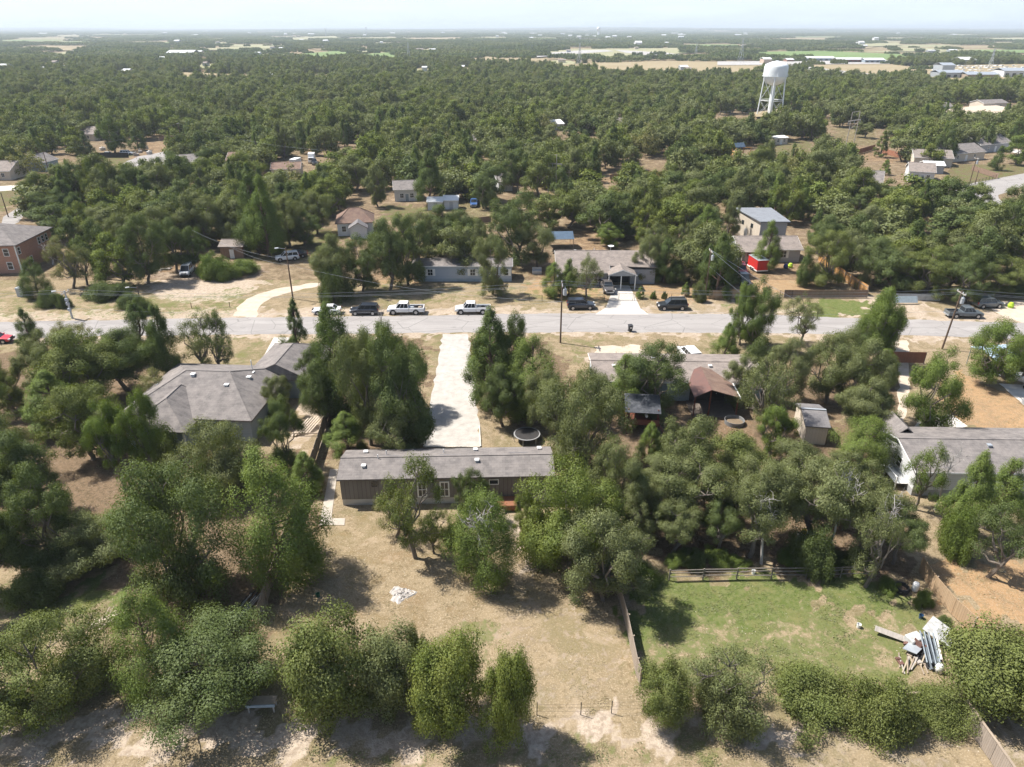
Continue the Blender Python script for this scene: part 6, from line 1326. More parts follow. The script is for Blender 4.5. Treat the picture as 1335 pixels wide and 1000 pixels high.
# ------------------------------------------------------------------ trees: where they stand (photo column, foot row, top row, crown width)
NEAR = [
 # bottom row
 (50, 945, 785, 190, 'wide', 'olive'), (-45, 930, 800, 120, 'oak', 'dark'), (195, 895, 770, 112, 'broadcedar', 'bright'), (272, 955, 800, 205, 'wide', 'dark'), 
 (425, 940, 800, 128, 'round', 'olive'), (508, 928, 820, 100, 'round', 'grey'), (546, 880, 815, 46, 'bush', 'olive'), (584, 955, 826, 114, 'round', 'yellow'), (668, 962, 842, 86, 'round', 'yellow'),
 (866, 950, 868, 84, 'round', 'olive'), (957, 945, 828, 130, 'airy', 'grey'), (945, 950, 865, 100, 'bush', 'grey'), (1058, 948, 862, 124, 'bush', 'olive'), (1145, 955, 868, 106, 'bush', 'olive'), (1288, 940, 806, 175, 'round', 'olive'), (1228, 948, 880, 92, 'bush', 'olive'), (1372, 950, 830, 120, 'oak', 'olive'),
 (792, 596, 592, 4, 'bush', 'bright'),
 # left part of the bare yard
 (357, 750, 588, 130, 'broadcedar', 'bright'), (228, 775, 602, 185, 'wide', 'dark'), (112, 752, 662, 150, 'wide', 'grey'), (283, 648, 545, 128, 'wide', 'grey'), (42, 795, 735, 82, 'bush', 'dark'), (317, 640, 598, 50, 'cedar', 'bright'),
 (399, 640, 590, 44, 'cedar', 'bright'), (60, 725, 610, 110, 'oak', 'dark'), (-20, 760, 640, 110, 'oak', 'dark'), 
 # bare yard
 (632, 757, 640, 90, 'broadcedar', 'bright'), (628, 766, 652, 60, 'dead', 'brown'), (538, 728, 588, 96, 'airy', 'olive'), (565, 722, 660, 56, 'airy', 'yellow'), (515, 700, 640, 66, 'airy', 'brown'), (614, 668, 608, 52, 'oak', 'dark'), (590, 712, 680, 34, 'bush', 'dark'),
 (744, 745, 600, 170, 'wide', 'yellow'), (790, 775, 655, 135, 'oak', 'grey'), (690, 705, 640, 50, 'oak', 'yellow'), (762, 612, 488, 130, 'wide', 'grey'), (800, 680, 575, 90, 'oak', 'grey'),
 # along the gravel drive
 (694, 538, 440, 92, 'broadcedar', 'bright'), (640, 528, 402, 78, 'cedar', 'deep'), (668, 505, 405, 60, 'oak', 'dark'), (632, 490, 425, 46, 'cedar', 'bright'), (655, 545, 475, 66, 'oak', 'dark'), (720, 560, 480, 80, 'oak', 'grey'), (770, 545, 480, 60, 'oak', 'grey'),
 (520, 570, 430, 105, 'oak', 'dark'), (440, 545, 398, 86, 'broadcedar', 'deep'), (478, 560, 430, 90, 'oak', 'grey'), (515, 590, 505, 92, 'oak', 'grey'), (452, 592, 538, 58, 'cedar', 'bright'), (500, 520, 418, 90, 'oak', 'dark'), (388, 472, 390, 36, 'spire', 'deep'), (412, 520, 445, 60, 'oak', 'dark'), (418, 545, 470, 60, 'oak', 'dark'), (540, 520, 445, 50, 'oak', 'dark'), (428, 470, 395, 44, 'spire', 'deep'), (497, 440, 398, 14, 'dead', 'brown'),
 (368, 600, 520, 66, 'oak', 'dark'), (362, 540, 490, 50, 'oak', 'grey'), (378, 478, 440, 40, 'bush', 'dark'),
 # left woods
 (38, 462, 402, 36, 'cedar', 'deep'), (214, 500, 398, 46, 'cedar', 'deep'), (262, 490, 402, 70, 'airy', 'grey'), (286, 490, 405, 46, 'airy', 'dark'), (183, 470, 395, 52, 'cedar', 'deep'), (108, 520, 428, 120, 'oak', 'olive'), (160, 500, 430, 90, 'oak', 'dark'), (60, 510, 432, 90, 'oak', 'grey'), (10, 530, 470, 70, 'oak', 'olive'), (110, 590, 500, 110, 'oak', 'olive'), (150, 640, 522, 70, 'tall', 'bright'), (190, 635, 512, 62, 'tall', 'bright'), (-15, 620, 520, 110, 'oak', 'grey'), (25, 660, 560, 110, 'oak', 'dark'), (-60, 700, 600, 110, 'oak', 'dark'), (90, 460, 415, 60, 'airy', 'brown'), (135, 475, 430, 60, 'oak', 'bright'), (205, 600, 545, 60, 'bush', 'dark'), (-30, 560, 470, 90, 'oak', 'dark'), (70, 560, 485, 80, 'cedar', 'bright'), (205, 530, 480, 60, 'airy', 'brown'),
 # right lot
 (850, 530, 445, 112, 'oak', 'dark'), (815, 535, 462, 56, 'cedar', 'bright'), (832, 520, 468, 60, 'broadcedar', 'bright'), (985, 440, 362, 62, 'oak', 'deep'), (968, 438, 370, 40, 'oak', 'bright'), (1048, 450, 382, 58, 'airy', 'grey'), (1150, 462, 376, 62, 'oak', 'bright'), (1140, 455, 385, 50, 'cedar', 'bright'), (947, 478, 422, 38, 'cedar', 'bright'), (1000, 566, 460, 90, 'airy', 'grey'), (968, 520, 462, 60, 'oak', 'grey'), (1085, 515, 432, 100, 'oak', 'grey'), (1022, 515, 440, 70, 'oak', 'grey'), (1130, 530, 440, 80, 'oak', 'grey'), (1150, 500, 455, 44, 'cedar', 'bright'), (1110, 480, 425, 70, 'oak', 'dark'), (1216, 552, 452, 92, 'oak', 'bright'), (1298, 494, 422, 96, 'oak', 'bright'), (1345, 480, 425, 60, 'oak', 'olive'), (1128, 560, 490, 80, 'oak', 'grey'), (985, 490, 440, 50, 'bush', 'dark'),
 # woods in the middle right
 (1126, 612, 545, 80, 'broadcedar', 'bright'), (1010, 592, 528, 60, 'oak', 'bright'), (895, 640, 540, 100, 'oak', 'grey'), (848, 600, 552, 36, 'cedar', 'bright'), (912, 605, 562, 34, 'cedar', 'bright'), (905, 690, 590, 120, 'tall', 'grey'), (850, 660, 585, 90, 'oak', 'grey'), (985, 726, 610, 105, 'tall', 'grey'), (985, 700, 590, 110, 'tall', 'grey'), (960, 640, 560, 100, 'oak', 'olive'), (1040, 665, 582, 110, 'tall', 'grey'), (1070, 722, 600, 130, 'tall', 'grey'), (1000, 735, 640, 60, 'dead', 'brown'), (1085, 728, 618, 60, 'dead', 'brown'), (1150, 750, 655, 50, 'dead', 'brown'), (1105, 690, 592, 100, 'tall', 'grey'), (1140, 765, 650, 80, 'airy', 'grey'), (1130, 715, 620, 100, 'tall', 'grey'), (1172, 735, 662, 80, 'tall', 'dark'), (880, 722, 650, 80, 'tall', 'grey'), (1085, 640, 584, 80, 'oak', 'grey'), (940, 718, 650, 70, 'tall', 'dark'), (1060, 745, 680, 70, 'bush', 'dark'), (835, 700, 620, 80, 'oak', 'grey'),
 (1205, 665, 576, 64, 'airy', 'bright'), (1264, 702, 590, 60, 'cedar', 'bright'), (1306, 690, 600, 62, 'cedar', 'bright'), (1250, 722, 655, 60, 'bush', 'bright'), (1302, 752, 655, 86, 'airy', 'dark'), (1228, 665, 590, 40, 'dead', 'brown'), 
 (882, 741, 720, 40, 'bush', 'bright'), (905, 741, 714, 44, 'bush', 'dark'), (935, 741, 718, 46, 'bush', 'bright'), (960, 741, 720, 36, 'bush', 'bright'), (1035, 741, 713, 50, 'bush', 'bright'), (1062, 741, 710, 50, 'bush', 'bright'), (1090, 741, 718, 42, 'bush', 'dark'), (1120, 741, 713, 44, 'bush', 'dark'), (1158, 775, 755, 36, 'bush', 'bright'), (1205, 790, 768, 26, 'bush', 'bright'), (1232, 820, 800, 26, 'bush', 'dark'), (840, 762, 730, 40, 'bush', 'bright'), (870, 600, 570, 40, 'bush', 'dark'),
 # across the street, one by one
 (432, 385, 306, 60, 'oak', 'grey'), (470, 380, 306, 60, 'oak', 'dark'), (505, 378, 285, 64, 'oak', 'dark'), (530, 372, 280, 62, 'oak', 'dark'), (545, 340, 275, 60, 'oak', 'grey'), (575, 334, 268, 62, 'oak', 'dark'), (605, 333, 272, 58, 'oak', 'dark'), (435, 390, 335, 46, 'bush', 'dark'), (642, 384, 305, 54, 'oak', 'grey'), (628, 338, 285, 42, 'oak', 'grey'),
 (722, 386, 342, 34, 'cedar', 'bright'), (742, 386, 338, 26, 'cedar', 'bright'), (765, 390, 328, 46, 'airy', 'grey'), (700, 350, 290, 58, 'oak', 'grey'), (672, 345, 250, 80, 'oak', 'dark'), (845, 366, 300, 52, 'oak', 'grey'), (868, 368, 312, 40, 'cedar', 'deep'), (888, 368, 316, 38, 'cedar', 'deep'), (856, 352, 290, 50, 'oak', 'grey'), (905, 345, 285, 46, 'oak', 'grey'), (920, 330, 268, 44, 'cedar', 'bright'), (938, 388, 305, 44, 'cedar', 'deep'), (922, 380, 320, 40, 'cedar', 'deep'), (950, 372, 330, 30, 'cedar', 'deep'), (912, 392, 368, 22, 'bush', 'grey'), (894, 386, 368, 12, 'cedar', 'bright'), (835, 389, 374, 12, 'cedar', 'bright'), (852, 389, 379, 9, 'bush', 'bright'), (866, 389, 379, 8, 'bush', 'olive'),
 (1002, 352, 288, 36, 'cedar', 'bright'), (1050, 373, 332, 27, 'topiary', 'deep'), (952, 310, 262, 26, 'oak', 'grey'), (1080, 372, 300, 66, 'oak', 'olive'), (1110, 362, 298, 60, 'oak', 'grey'), (1145, 372, 308, 66, 'oak', 'dark'), (1175, 376, 320, 56, 'oak', 'grey'), (1210, 385, 322, 76, 'oak', 'olive'), (1245, 380, 316, 60, 'oak', 'dark'), (1265, 395, 330, 60, 'oak', 'dark'), (1300, 385, 330, 70, 'oak', 'olive'), (1340, 385, 335, 60, 'oak', 'dark'), (1124, 375, 352, 22, 'bush', 'brown'), (1080, 340, 280, 50, 'oak', 'dark'),
 (46, 387, 337, 40, 'broadcedar', 'deep'), (62, 398, 375, 32, 'bush', 'dark'), (82, 400, 382, 20, 'bush', 'dark'), (88, 376, 308, 50, 'airy', 'brown'), (108, 372, 318, 44, 'airy', 'grey'), (66, 345, 318, 34, 'dead', 'brown'), (185, 370, 280, 62, 'oak', 'dark'), (160, 340, 278, 64, 'oak', 'grey'), (210, 335, 268, 70, 'oak', 'grey'), (225, 355, 285, 60, 'oak', 'dark'), (250, 350, 296, 44, 'oak', 'deep'), (282, 362, 330, 50, 'bush', 'bright'), (318, 358, 340, 54, 'bush', 'bright'), (275, 358, 332, 40, 'bush', 'bright'), (332, 330, 228, 52, 'cedar', 'deep'), (345, 335, 230, 50, 'cedar', 'bright'), (270, 320, 255, 60, 'oak', 'grey'), (300, 310, 252, 60, 'oak', 'grey'), (375, 322, 255, 54, 'oak', 'grey'), (395, 320, 270, 50, 'oak', 'dark'), (412, 305, 250, 50, 'oak', 'grey'), (403, 300, 258, 26, 'dead', 'brown'), (130, 330, 270, 60, 'oak', 'grey'), (100, 300, 252, 40, 'cedar', 'deep'), (60, 290, 250, 50, 'oak', 'dark'), (85, 285, 235, 44, 'cedar', 'deep'), (185, 408, 385, 30, 'bush', 'dark'), (140, 392, 375, 60, 'bush', 'dark'), (170, 400, 380, 40, 'bush', 'dark'),
 (560, 270, 196, 44, 'cedar', 'deep'), (630, 272, 225, 34, 'oak', 'dark'), (145, 200, 150, 44, 'oak', 'deep'), (178, 196, 166, 24, 'cedar', 'deep'), (1106, 252, 190, 24, 'spire', 'deep'), (1150, 205, 170, 20, 'spire', 'olive'), (1155, 228, 208, 16, 'cedar', 'bright'), (1302, 222, 190, 20, 'cedar', 'deep'), (1330, 215, 175, 40, 'oak', 'bright'), (1135, 266, 232, 30, 'oak', 'grey'), (1165, 272, 242, 34, 'oak', 'dark'), (1196, 270, 244, 30, 'oak', 'grey'), (1230, 274, 244, 36, 'oak', 'dark'), (1182, 208, 193, 22, 'oak', 'dark'), (1092, 220, 192, 30, 'oak', 'grey'), (1216, 210, 192, 20, 'oak', 'dark'), (1245, 190, 172, 30, 'oak', 'grey'), (1268, 184, 166, 30, 'oak', 'dark'), (1150, 290, 258, 40, 'oak', 'olive'), (1118, 284, 252, 36, 'oak', 'dark'), (1070, 210, 182, 34, 'oak', 'dark'), (1128, 180, 160, 30, 'oak', 'grey'), (1170, 182, 162, 34, 'oak', 'grey'), (1205, 192, 168, 34, 'oak', 'dark'), (750, 262, 236, 34, 'oak', 'grey'), (785, 275, 242, 40, 'oak', 'dark'), (820, 282, 246, 40, 'oak', 'grey'), (775, 300, 262, 40, 'oak', 'grey'), (810, 310, 272, 42, 'oak', 'dark'), (795, 322, 290, 40, 'oak', 'bright'), (990, 118, 118, 0, None, None)]
NEAR = [t for t in NEAR if t[4] and t[3] > 5]
for (px, base, top, w, kind, hue) in NEAR:
    k2 = kind
    if base < 262: k2 = {'oak': 'oak_mid', 'cedar': 'cedar_mid'}.get(kind, kind)
    wz = (1.0 if 'cedar' in kind else .85 if 440 < base < 780 and kind != 'bush' else .92) * w; low = base >= 800 or kind in ('bush', 'wide') or (kind == 'oak' and base > 420)
    b = G(px, base); tgt = (_s + (top - PCY) / FPX * _c) / (_c - (top - PCY) / FPX * _s); foot = (_s + (base - PCY) / FPX * _c) / (_c - (base - PCY) / FPX * _s); Hh = 5.0
    th = np.linspace(0, 2 * np.pi, 48); fl = .06 if kind in ('bush', 'round') else .03 if kind == 'wide' else .16
    for it in range(8):                                    # crown outline as an ellipse in the plane of sight: its upper and lower edges meet the two rows
        Rr = wz / 2 * (b.y * _c + (CAM_H - Hh * .5) * _s) / FPX
        lo_, hi_ = .6, 22.0
        for _ in range(22):
            Hh = (lo_ + hi_) / 2; y_ = b.y + Rr * .85 * np.cos(th); z_ = Hh * ((1 + fl) / 2 + (1 - fl) / 2 * np.sin(th)); q_ = ((CAM_H - z_) / y_).min()
            if kind in ('cedar', 'broadcedar', 'spire', 'dead', 'topiary'): q_ = (CAM_H - Hh) / b.y
            if q_ > tgt: lo_ = Hh
            else: hi_ = Hh
        if low:
            y_ = b.y + Rr * .85 * np.cos(th); z_ = Hh * ((1 + fl) / 2 + (1 - fl) / 2 * np.sin(th)); q_ = ((CAM_H - z_) / y_).max(); b.y *= 1 + .7 * (q_ / foot - 1)
        b.x = (px - PCX) / FPX * (b.y * _c + (CAM_H - Hh * .4) * _s)
    Hh = max(Hh, .75 * Rr)
    tree(px, base, top, w, k2, hue, loc=b.copy(), Hh=Hh, Rr=Rr)

# ------------------------------------------------------------------ woods that fill in between and reach to the horizon
# ground that stays open: streets, yards, lawns, fields, and the strip before things that must be seen
OPEN = [PW(p) for p in [
    [(1240, 240), (1420, 214), (1420, 262), (1330, 292), (1262, 284)], [(415, 286), (560, 300), (546, 374), (428, 374)], [(540, 298), (700, 300), (690, 336), (545, 342)], [(45, 205), (180, 205), (190, 238), (60, 250)], [(150, 205), (215, 200), (232, 236), (150, 240)], [(345, 225), (425, 225), (425, 250), (350, 252)], [(940, 210), (1062, 200), (1062, 218), (950, 228)], [(780, 240), (870, 236), (870, 248), (790, 250)], [(905, 160), (1082, 155), (1080, 172), (930, 174)], [(1090, 204), (1124, 204), (1120, 226), (1095, 228)], [(705, 258), (740, 258), (736, 272), (708, 272)],
    [(-200, 368), (60, 362), (140, 372), (190, 380), (330, 342), (430, 330), (430, 372), (545, 372), (680, 374), (690, 330), (700, 310), (760, 306), (830, 330), (850, 372), (940, 392), (960, 320), (1060, 320), (1130, 392), (1240, 394), (1600, 400), (1600, 700), (-200, 700)],
    [(90, 182), (125, 182), (130, 196), (88, 196)], [(55, 214), (130, 206), (175, 206), (178, 226), (110, 240), (50, 244)], [(120, 192), (240, 178), (290, 176), (285, 192), (240, 204), (205, 228), (150, 224), (110, 212)],
    [(220, 218), (330, 215), (330, 236), (215, 240)], [(-80, 232), (30, 236), (70, 240), (70, 262), (40, 280), (20, 305), (-80, 310)],
    [(-80, 300), (70, 310), (80, 380), (-80, 380)], [(345, 214), (425, 208), (425, 232), (345, 240)], [(415, 295), (445, 285), (495, 300), (500, 322), (440, 340), (380, 340), (370, 312)], [(500, 255), (560, 250), (565, 268), (700, 262), (690, 300), (590, 300), (505, 292)],
    [(705, 306), (762, 304), (800, 322), (800, 335), (700, 335)], [(755, 228), (870, 224), (870, 238), (760, 248)], [(940, 196), (1062, 184), (1066, 204), (1000, 216), (940, 216)], [(956, 296), (1030, 296), (1050, 345), (950, 345)],
    [(1000, 186), (1030, 184), (1036, 196), (1000, 196)], [(1075, 166), (1165, 168), (1175, 212), (1215, 218), (1240, 206), (1330, 190), (1500, 190), (1500, 262), (1320, 290), (1260, 272), (1215, 260), (1150, 262), (1140, 278), (1112, 272), (1112, 215), (1075, 204)],
    [(790, 168), (816, 168), (816, 182), (788, 182)], [(712, 168), (740, 166), (742, 178), (712, 180)], [(668, 204), (710, 202), (712, 218), (668, 220)], [(702, 248), (740, 248), (742, 262), (704, 264)], [(1090, 196), (1120, 194), (1124, 206), (1092, 208)],
    [(905, 152), (980, 148), (1022, 144), (1085, 147), (1082, 158), (1020, 165), (975, 166)], [(1215, 140), (1330, 136), (1400, 140), (1400, 152), (1310, 160), (1240, 170), (1215, 158)], [(50, 176), (60, 176), (60, 180), (50, 180)], [(600, 190), (625, 190), (625, 202), (600, 202)], [(640, 248), (672, 247), (672, 262), (640, 262)],
    [(175, 330), (262, 325), (262, 362), (150, 372)], [(285, 330), (322, 330), (350, 350), (280, 365)], [(364, 328), (395, 326), (400, 345), (360, 350)]]]
OPEN += [[Vector((x, y, 0)) for x, y in ((-400, 0), (400, 0), (400, 106), (-400, 106))]]
FIELDS = FAR_OPEN + FAR_FRONT
wrng = np.random.default_rng(11)
def noise2(x, y, s, seed):
    g = np.random.default_rng(seed); r = 0
    for i in range(5):
        a = g.uniform(0, 6.28); k = g.uniform(.6, 1.7) / s; r = r + np.sin((x * math.cos(a) + y * math.sin(a)) * k * 6.28 + g.uniform(0, 6.28))
    return r / 5
def scatter(y0, y1, spacing0, spacing1, margin=1.12):
    pts = []; y = y0
    while y < y1:
        f = (y - y0) / (y1 - y0); sp = spacing0 + (spacing1 - spacing0) * f; half = margin * PCX / FPX * (y * _c + CAM_H * _s) + 12
        n = int(2 * half / sp); xs = -half + (np.arange(n) + wrng.uniform(0, 1, n)) * sp; ys = y + wrng.uniform(-.5, .5, n) * sp
        pts.append(np.stack([xs, ys], 1)); y += sp * .88
    return np.concatenate(pts)
def keep_open(P, fields=True, strip=True):
    m = np.ones(len(P), bool)
    for q in OPEN + (FIELDS if fields else []):
        m &= ~inside(q, P[:, 0], P[:, 1])
    return m
P = scatter(107, 1050, 7.0, 9.0)
m = keep_open(P); cle = noise2(P[:, 0], P[:, 1], 70, 3) + .6 * noise2(P[:, 0], P[:, 1], 23, 4)
m &= (cle > np.where(P[:, 1] < 330, -.42, -.58)) & (wrng.uniform(0, 1, len(P)) < .93)
hand = np.array([[t[3].x, t[3].y] for t in TREES])
d2 = ((P[:, None, :] - hand[None]) ** 2).sum(-1).min(1); m &= d2 > 3.4 ** 2
P = P[m]; n = len(P)
ced = noise2(P[:, 0], P[:, 1], 45, 8) * .6 + wrng.uniform(-.5, .5, n) > .36
hgt_ = np.where(ced, wrng.uniform(7, 11.5, n), wrng.uniform(7.2, 11.2, n)) * (1 + .35 * noise2(P[:, 0], P[:, 1], 60, 9) + .15 * noise2(P[:, 0], P[:, 1], 19, 10)); rad_ = np.where(ced, wrng.uniform(1.8, 3.1, n), wrng.uniform(3.2, 5.8, n))
size = hgt_ / P[:, 1]; order = np.argsort(-size)
n_oak = 300 - sum(1 for t in TREES if NAME[t[1]] == 'oak_tree'); n_ced = 300 - sum(1 for t in TREES if NAME[t[1]] == 'cedar_tree') - 110
ind = []; co = cc = 0
for i in order:
    if P[i, 1] > 420: continue
    if ced[i] and cc < n_ced: ind.append(i); cc += 1
    elif not ced[i] and co < n_oak: ind.append(i); co += 1
hr = random.Random(8)
for i in ind:
    hue = hr.choice(['deep', 'bright', 'deep']) if ced[i] else hr.choice(['grey', 'grey', 'dark', 'olive', 'dark', 'yellow'])
    tree(0, 0, 0, 0, 'cedar_mid' if ced[i] else 'oak_mid', hue, loc=Vector((P[i, 0], P[i, 1], 0)), Hh=float(hgt_[i]), Rr=float(rad_[i]))
rest = np.ones(n, bool); rest[ind] = False

# the rest of the woods: one object, points that carry light trees
def wood_group(name, protos):
    col = bpy.data.collections.new(name + '_kinds')
    for o in protos: col.objects.link(o)
    ng = bpy.data.node_groups.new(name, 'GeometryNodeTree'); ng.interface.new_socket('Geometry', in_out='INPUT', socket_type='NodeSocketGeometry'); ng.interface.new_socket('Geometry', in_out='OUTPUT', socket_type='NodeSocketGeometry')
    N, L = ng.nodes, ng.links; gi, go = N.new('NodeGroupInput'), N.new('NodeGroupOutput'); ip = N.new('GeometryNodeInstanceOnPoints'); ci = N.new('GeometryNodeCollectionInfo'); ci.inputs['Collection'].default_value = col; ci.inputs['Separate Children'].default_value = True; ci.inputs['Reset Children'].default_value = True
    def attr(nm, ty):
        a = N.new('GeometryNodeInputNamedAttribute'); a.data_type = ty; a.inputs['Name'].default_value = nm; return a.outputs['Attribute']
    L.new(gi.outputs[0], ip.inputs['Points']); L.new(ci.outputs[0], ip.inputs['Instance']); ip.inputs['Pick Instance'].default_value = True
    L.new(attr('kind', 'INT'), ip.inputs['Instance Index']); L.new(attr('turn', 'FLOAT_VECTOR'), ip.inputs['Rotation']); L.new(attr('size', 'FLOAT_VECTOR'), ip.inputs['Scale']); L.new(ip.outputs[0], go.inputs[0])
    return ng
def wood(name, label_kind, pos, kinds, turn, size, protos):
    me = bpy.data.meshes.new(name); me.vertices.add(len(pos)); me.vertices.foreach_set('co', pos.astype(np.float32).ravel())
    a = me.attributes.new('kind', 'INT', 'POINT'); a.data.foreach_set('value', kinds.astype(np.int32))
    a = me.attributes.new('turn', 'FLOAT_VECTOR', 'POINT'); a.data.foreach_set('vector', turn.astype(np.float32).ravel()); a = me.attributes.new('size', 'FLOAT_VECTOR', 'POINT'); a.data.foreach_set('vector', size.astype(np.float32).ravel()); me.update()
    o = bpy.data.objects.new(name, me); COL.objects.link(o); md = o.modifiers.new('trees', 'NODES'); md.node_group = wood_group(name, protos); tag(o, kind='stuff'); return o
def joined(name, me, mb, leafm, bark):
    """crown and trunk of a woodland tree in one mesh, two materials"""
    nv = len(me.vertices); co = np.empty(nv * 3, np.float32); me.vertices.foreach_get('co', co); co = co.reshape(-1, 3); tv = np.array(mb.v, np.float32) if mb else np.zeros((0, 3), np.float32)
    out = bpy.data.meshes.new(name); q = nv // 4
    tf = mb.f if mb else []
    li = np.concatenate([np.arange(nv, dtype=np.int32)] + [np.array(f, np.int32) + nv for f in tf]) ; ls = [4] * q + [len(f) for f in tf]
    out.vertices.add(nv + len(tv)); out.vertices.foreach_set('co', np.concatenate([co, tv]).ravel()); out.loops.add(len(li)); out.loops.foreach_set('vertex_index', li)
    out.polygons.add(len(ls)); out.polygons.foreach_set('loop_start', np.concatenate([[0], np.cumsum(ls)[:-1]]).astype(np.int32)); out.update(); out.materials.append(leafm); out.materials.append(bark)
    out.polygons.foreach_set('material_index', np.array([0] * q + [1] * len(tf), np.int32)); out.update()
    return bpy.data.objects.new(name, out)
LP = []
for s, hue in enumerate(['grey', 'dark', 'olive', 'yellow', 'grey']): me, mb = oak(500 + s, 9, 4.3, 46, 3600, .55, base=.16, heads=4); LP.append(joined(f'wood_{chr(97 + s)}', me, mb, LEAF[hue], BARK))
for s, hue in enumerate(['deep', 'bright', 'deep']): me, mb = cedar(520 + s, 10, 2.7, 40, 2200, .5, pw=.5, belly=.36); LP.append(joined(f'wood_{chr(102 + s)}', me, mb, LEAF[hue], BARK_RED))
me = oak(530, 9, 4.3, 40, 1700, .5)[0]; LP.append(joined('wood_i', me, None, LEAF['brown'], BARK))
Pr = P[rest]; cr_ = ced[rest]; nr_ = len(Pr)
hz_ = noise2(Pr[:, 0], Pr[:, 1], 55, 31) + wrng.uniform(-.45, .45, nr_); kind = np.where(cr_, 5 + np.clip((hz_ * 2 + 1.5).astype(int), 0, 2), np.array([1, 0, 4, 2, 3])[np.clip((hz_ * 3.2 + 2.5).astype(int), 0, 4)]); kind[(wrng.uniform(0, 1, nr_) < .035) & ~cr_] = 8
sz = np.stack([np.where(cr_, rad_[rest] / 2.7, rad_[rest] / 4.3)] * 2 + [np.where(cr_, hgt_[rest] / 10, hgt_[rest] / 9)], 1)
turn = np.zeros((nr_, 3)); turn[:, 2] = wrng.uniform(0, 6.28, nr_)
wood('woodland', 'woods', np.concatenate([Pr, np.zeros((nr_, 1))], 1), kind, turn, sz, LP)
# far country: groves
def grove(seed, hue, n=46, W=60, D=26):
    g = np.random.default_rng(seed); Ps, Ns = [], []
    for i in range(n):
        c = np.array([g.uniform(-W / 2, W / 2), g.uniform(-D / 2, D / 2), 0]); h = g.uniform(4.5, 8.5); r = g.uniform(2.5, 4.8); d = dirs(g, 90); d[:, 2] = np.abs(d[:, 2]) * 1.2 - .3
        Ps.append(c + d * np.array([r, r, h * .45]) * g.uniform(.7, 1.05, 90)[:, None] + np.array([0, 0, h * .5])); Ns.append(d + g.normal(size=d.shape) * .4)
    return quads_mesh('grove', np.concatenate(Ps), np.concatenate(Ns), 1.9, g)
GP = [joined(f'grove_{chr(97 + s)}', grove(600 + s, 0), None, LEAF[hue], BARK) for s, hue in enumerate(['grey', 'dark', 'dark', 'deep', 'olive'])]
pos, sc = [], []
for y0, y1, s0, s1, thr, k in ((1045, 2600, 42, 58, -.20, 1.0), (2600, 6500, 75, 120, -.12, 1.7), (6500, 17000, 190, 330, -.2, 3.2)):
    Q = scatter(y0, y1, s0, s1, 1.05); f = noise2(Q[:, 0], Q[:, 1] * 2.2, 420 * k, 21) + .6 * noise2(Q[:, 0], Q[:, 1] * 2, 130 * k, 22)
    mm = (f > thr) & keep_open(Q); Q = Q[mm]; pos.append(np.concatenate([Q, hills(Q[:, 0], Q[:, 1])[:, None]], 1)); kk = k * wrng.uniform(.8, 1.3, len(Q)); sc.append(np.stack([kk, kk, wrng.uniform(.8, 1.25, len(Q)) * (1 + .10 * (k - 1))], 1))
# tree lines along the near edges of the fields
for q in FAR_OPEN[N_STRIPS:N_STRIPS + 13]:
    n_ = len(q)
    for i in range(n_):
        a, b = q[i], q[(i + 1) % n_]; L = (b - a).length
        for j in range(int(L / 38)):
            if wrng.uniform() < .55: p = a.lerp(b, (j + wrng.uniform()) / (L / 38)); pos.append(np.array([[p.x, p.y, 0]])); kk = wrng.uniform(.25, .5); sc.append(np.array([[kk, kk, wrng.uniform(.6, 1)]]))
pos = np.concatenate(pos); sc = np.concatenate(sc); ng_ = len(pos); turn = np.zeros((ng_, 3)); turn[:, 2] = wrng.uniform(-.5, .5, ng_)
wood('far_woodland', 'far woods', pos, wrng.integers(0, 5, ng_), turn, sc, GP)

# low weeds and tufts on the near ground
def tuft(seed, blades, h, sp, mat, nm):
    g = np.random.default_rng(seed); P_ = np.stack([g.normal(0, sp, blades), g.normal(0, sp, blades), g.uniform(.1, .6, blades) * h], 1); N_ = g.normal(size=(blades, 3)) * .45 + np.array([-.3, .1, 1]); me = quads_mesh(nm, P_, N_, h, g, .28)
    o = bpy.data.objects.new(nm, me); me.materials.append(mat); return o
STRAW = leaf('straw', (.42, .33, .19), (.33, .26, .14), (.25, .22, .10)); GRASS = leaf('grass_blades', (.13, .175, .045), (.17, .195, .06), (.25, .23, .10))
TP = [tuft(700, 14, .09, .13, STRAW, 'tuft_a'), tuft(701, 16, .11, .17, STRAW, 'tuft_b'), tuft(702, 18, .10, .18, GRASS, 'tuft_c'), tuft(703, 20, .12, .2, GRASS, 'tuft_d')]
n_ = 26000; yy = 30 + 84 * wrng.uniform(0, 1, n_) ** 1.3; xx = wrng.uniform(-1, 1, n_) * (.76 * (yy * _c + CAM_H * _s) + 3)
ix = np.clip(np.searchsorted(GX, xx), 0, nx - 1); iy = np.clip(np.searchsorted(GY, yy), 0, ny - 1); zz = zone[iy, ix]
pat = noise2(xx, yy, 9, 41) + .5 * noise2(xx, yy, 3.1, 42); ok = (pat + zz[:, 0] * .9 - zz[:, 2] * .8 - zz[:, 3] * .2 + wrng.uniform(-.8, .8, n_) > .55)
NOGROW = [PW(p) for p in ([(-90, 446), (330, 437), (820, 434), (1430, 447), (1430, 424), (1178, 415), (960, 408), (690, 407), (330, 412), (-90, 421)], [(574, 435), (614, 435), (628, 585), (552, 585)], [(412, 610), (452, 610), (452, 688), (412, 688)], [(1160, 444), (1188, 444), (1188, 560), (1160, 560)])]
for q in NOGROW: ok &= ~inside(q, xx, yy)
xx, yy, zz = xx[ok], yy[ok], zz[ok]; gsel = zz[:, 0] + wrng.uniform(-.3, .3, len(xx)) > .45; kk = np.where(gsel, wrng.integers(2, 4, len(xx)), wrng.integers(0, 2, len(xx)))
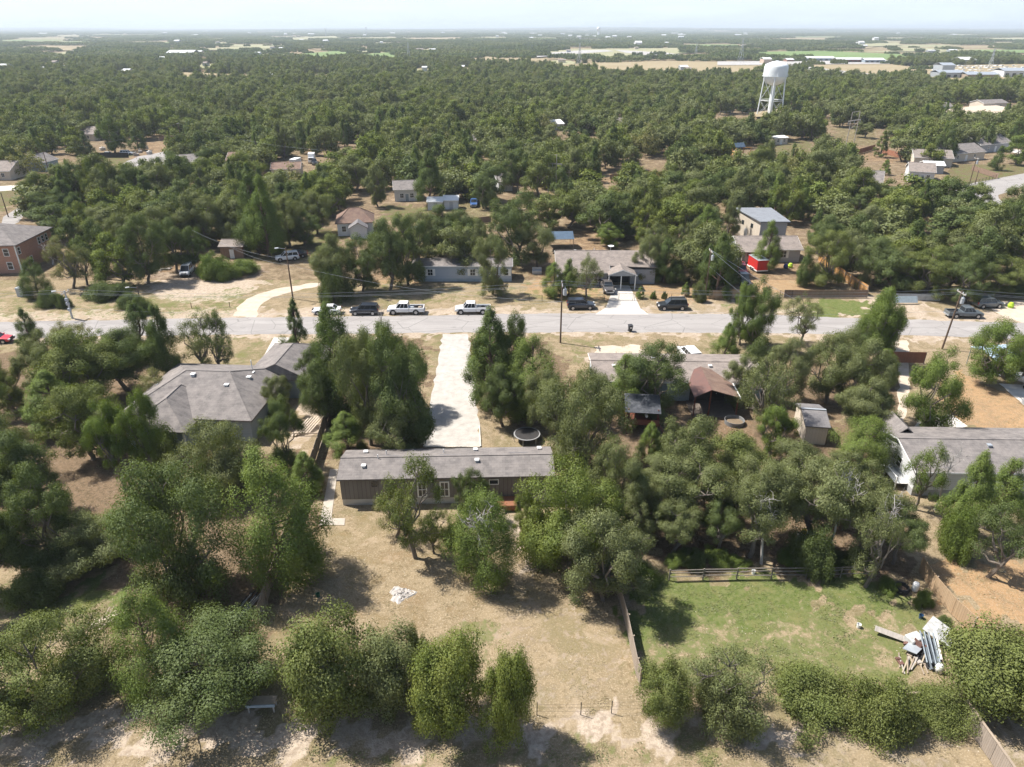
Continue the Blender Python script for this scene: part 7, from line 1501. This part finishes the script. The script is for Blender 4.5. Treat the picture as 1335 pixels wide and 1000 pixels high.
turn = np.zeros((len(xx), 3)); turn[:, 2] = wrng.uniform(0, 6.28, len(xx)); s_ = wrng.uniform(.6, 1.5, (len(xx), 1)) * np.ones((1, 3))
wood('grass_tufts', 'grass', np.stack([xx, yy, np.zeros(len(xx))], 1), kk, turn, s_, TP)

# ------------------------------------------------------------------ labels of the trees: look, then what they stand by
LP2 = [(ph, p, project(p)) for ph, p in LAND if p.y < 900]
def rel(p):
    sx, sy = project(p); best = None
    for ph, q, (qx, qy) in LP2:
        d = math.hypot((p.x - q.x), (p.y - q.y) * .8)
        if best is None or d < best[0]: best = (d, ph, q, qx, qy)
    d, ph, q, qx, qy = best; dx, dy = p.x - q.x, p.y - q.y
    if abs(dx) > abs(dy): w = 'left of' if dx < 0 else 'right of'
    else: w = 'behind' if dy > 0 else 'in front of'
    return w, ph, d
ORD = ['nearest', 'second nearest', 'third nearest', 'fourth nearest', 'fifth nearest', 'sixth nearest', 'seventh nearest', 'eighth nearest', 'ninth nearest', 'tenth nearest']
groups = {}
for t in TREES:
    o, kind, hue, p, Hh, lb = t
    if lb: continue
    w, ph, d = rel(p); look = (HUE[hue] + ' ' if kind != 'dead' else '') + LOOK[kind]
    groups.setdefault((look, w, ph), []).append((d, o, t))
for (look, w, ph), L in groups.items():
    L.sort(key=lambda a: a[0])
    if len(L) == 1: L[0][1]['label'] = f'{look} {w} {ph}'
    else:
        for i, (d, o, t) in enumerate(L):
            od = ORD[i] if i < len(ORD) else f'{i + 1}th nearest'
            o['label'] = f'{look} {w} {ph}, {od} to it'
GRP = {'oak_tree': 'oaks of the lots and near woods', 'cedar_tree': 'cedars of the lots and near woods', 'bush': 'bushes of the lots', 'dead_tree': 'bare dead trees'}
for t in TREES: t[0]['group'] = GRP[NAME[t[1]]]

# ------------------------------------------------------------------ the air
me = MB().box(-20000, 20000, -200, 22000, -1.5, 78); hz = me.build('haze', None); tag(hz, kind='stuff')
hm = bpy.data.materials.new('haze_air'); hm.use_nodes = True; hn, hl = hm.node_tree.nodes, hm.node_tree.links; hn.remove(hn['Principled BSDF'])
pv = hn.new('ShaderNodeVolumePrincipled'); pv.inputs['Color'].default_value = (.82, .91, 1.0, 1); pv.inputs['Density'].default_value = .00013; pv.inputs['Anisotropy'].default_value = .12
hl.new(pv.outputs[0], hn['Material Output'].inputs['Volume']); hz.data.materials.append(hm)
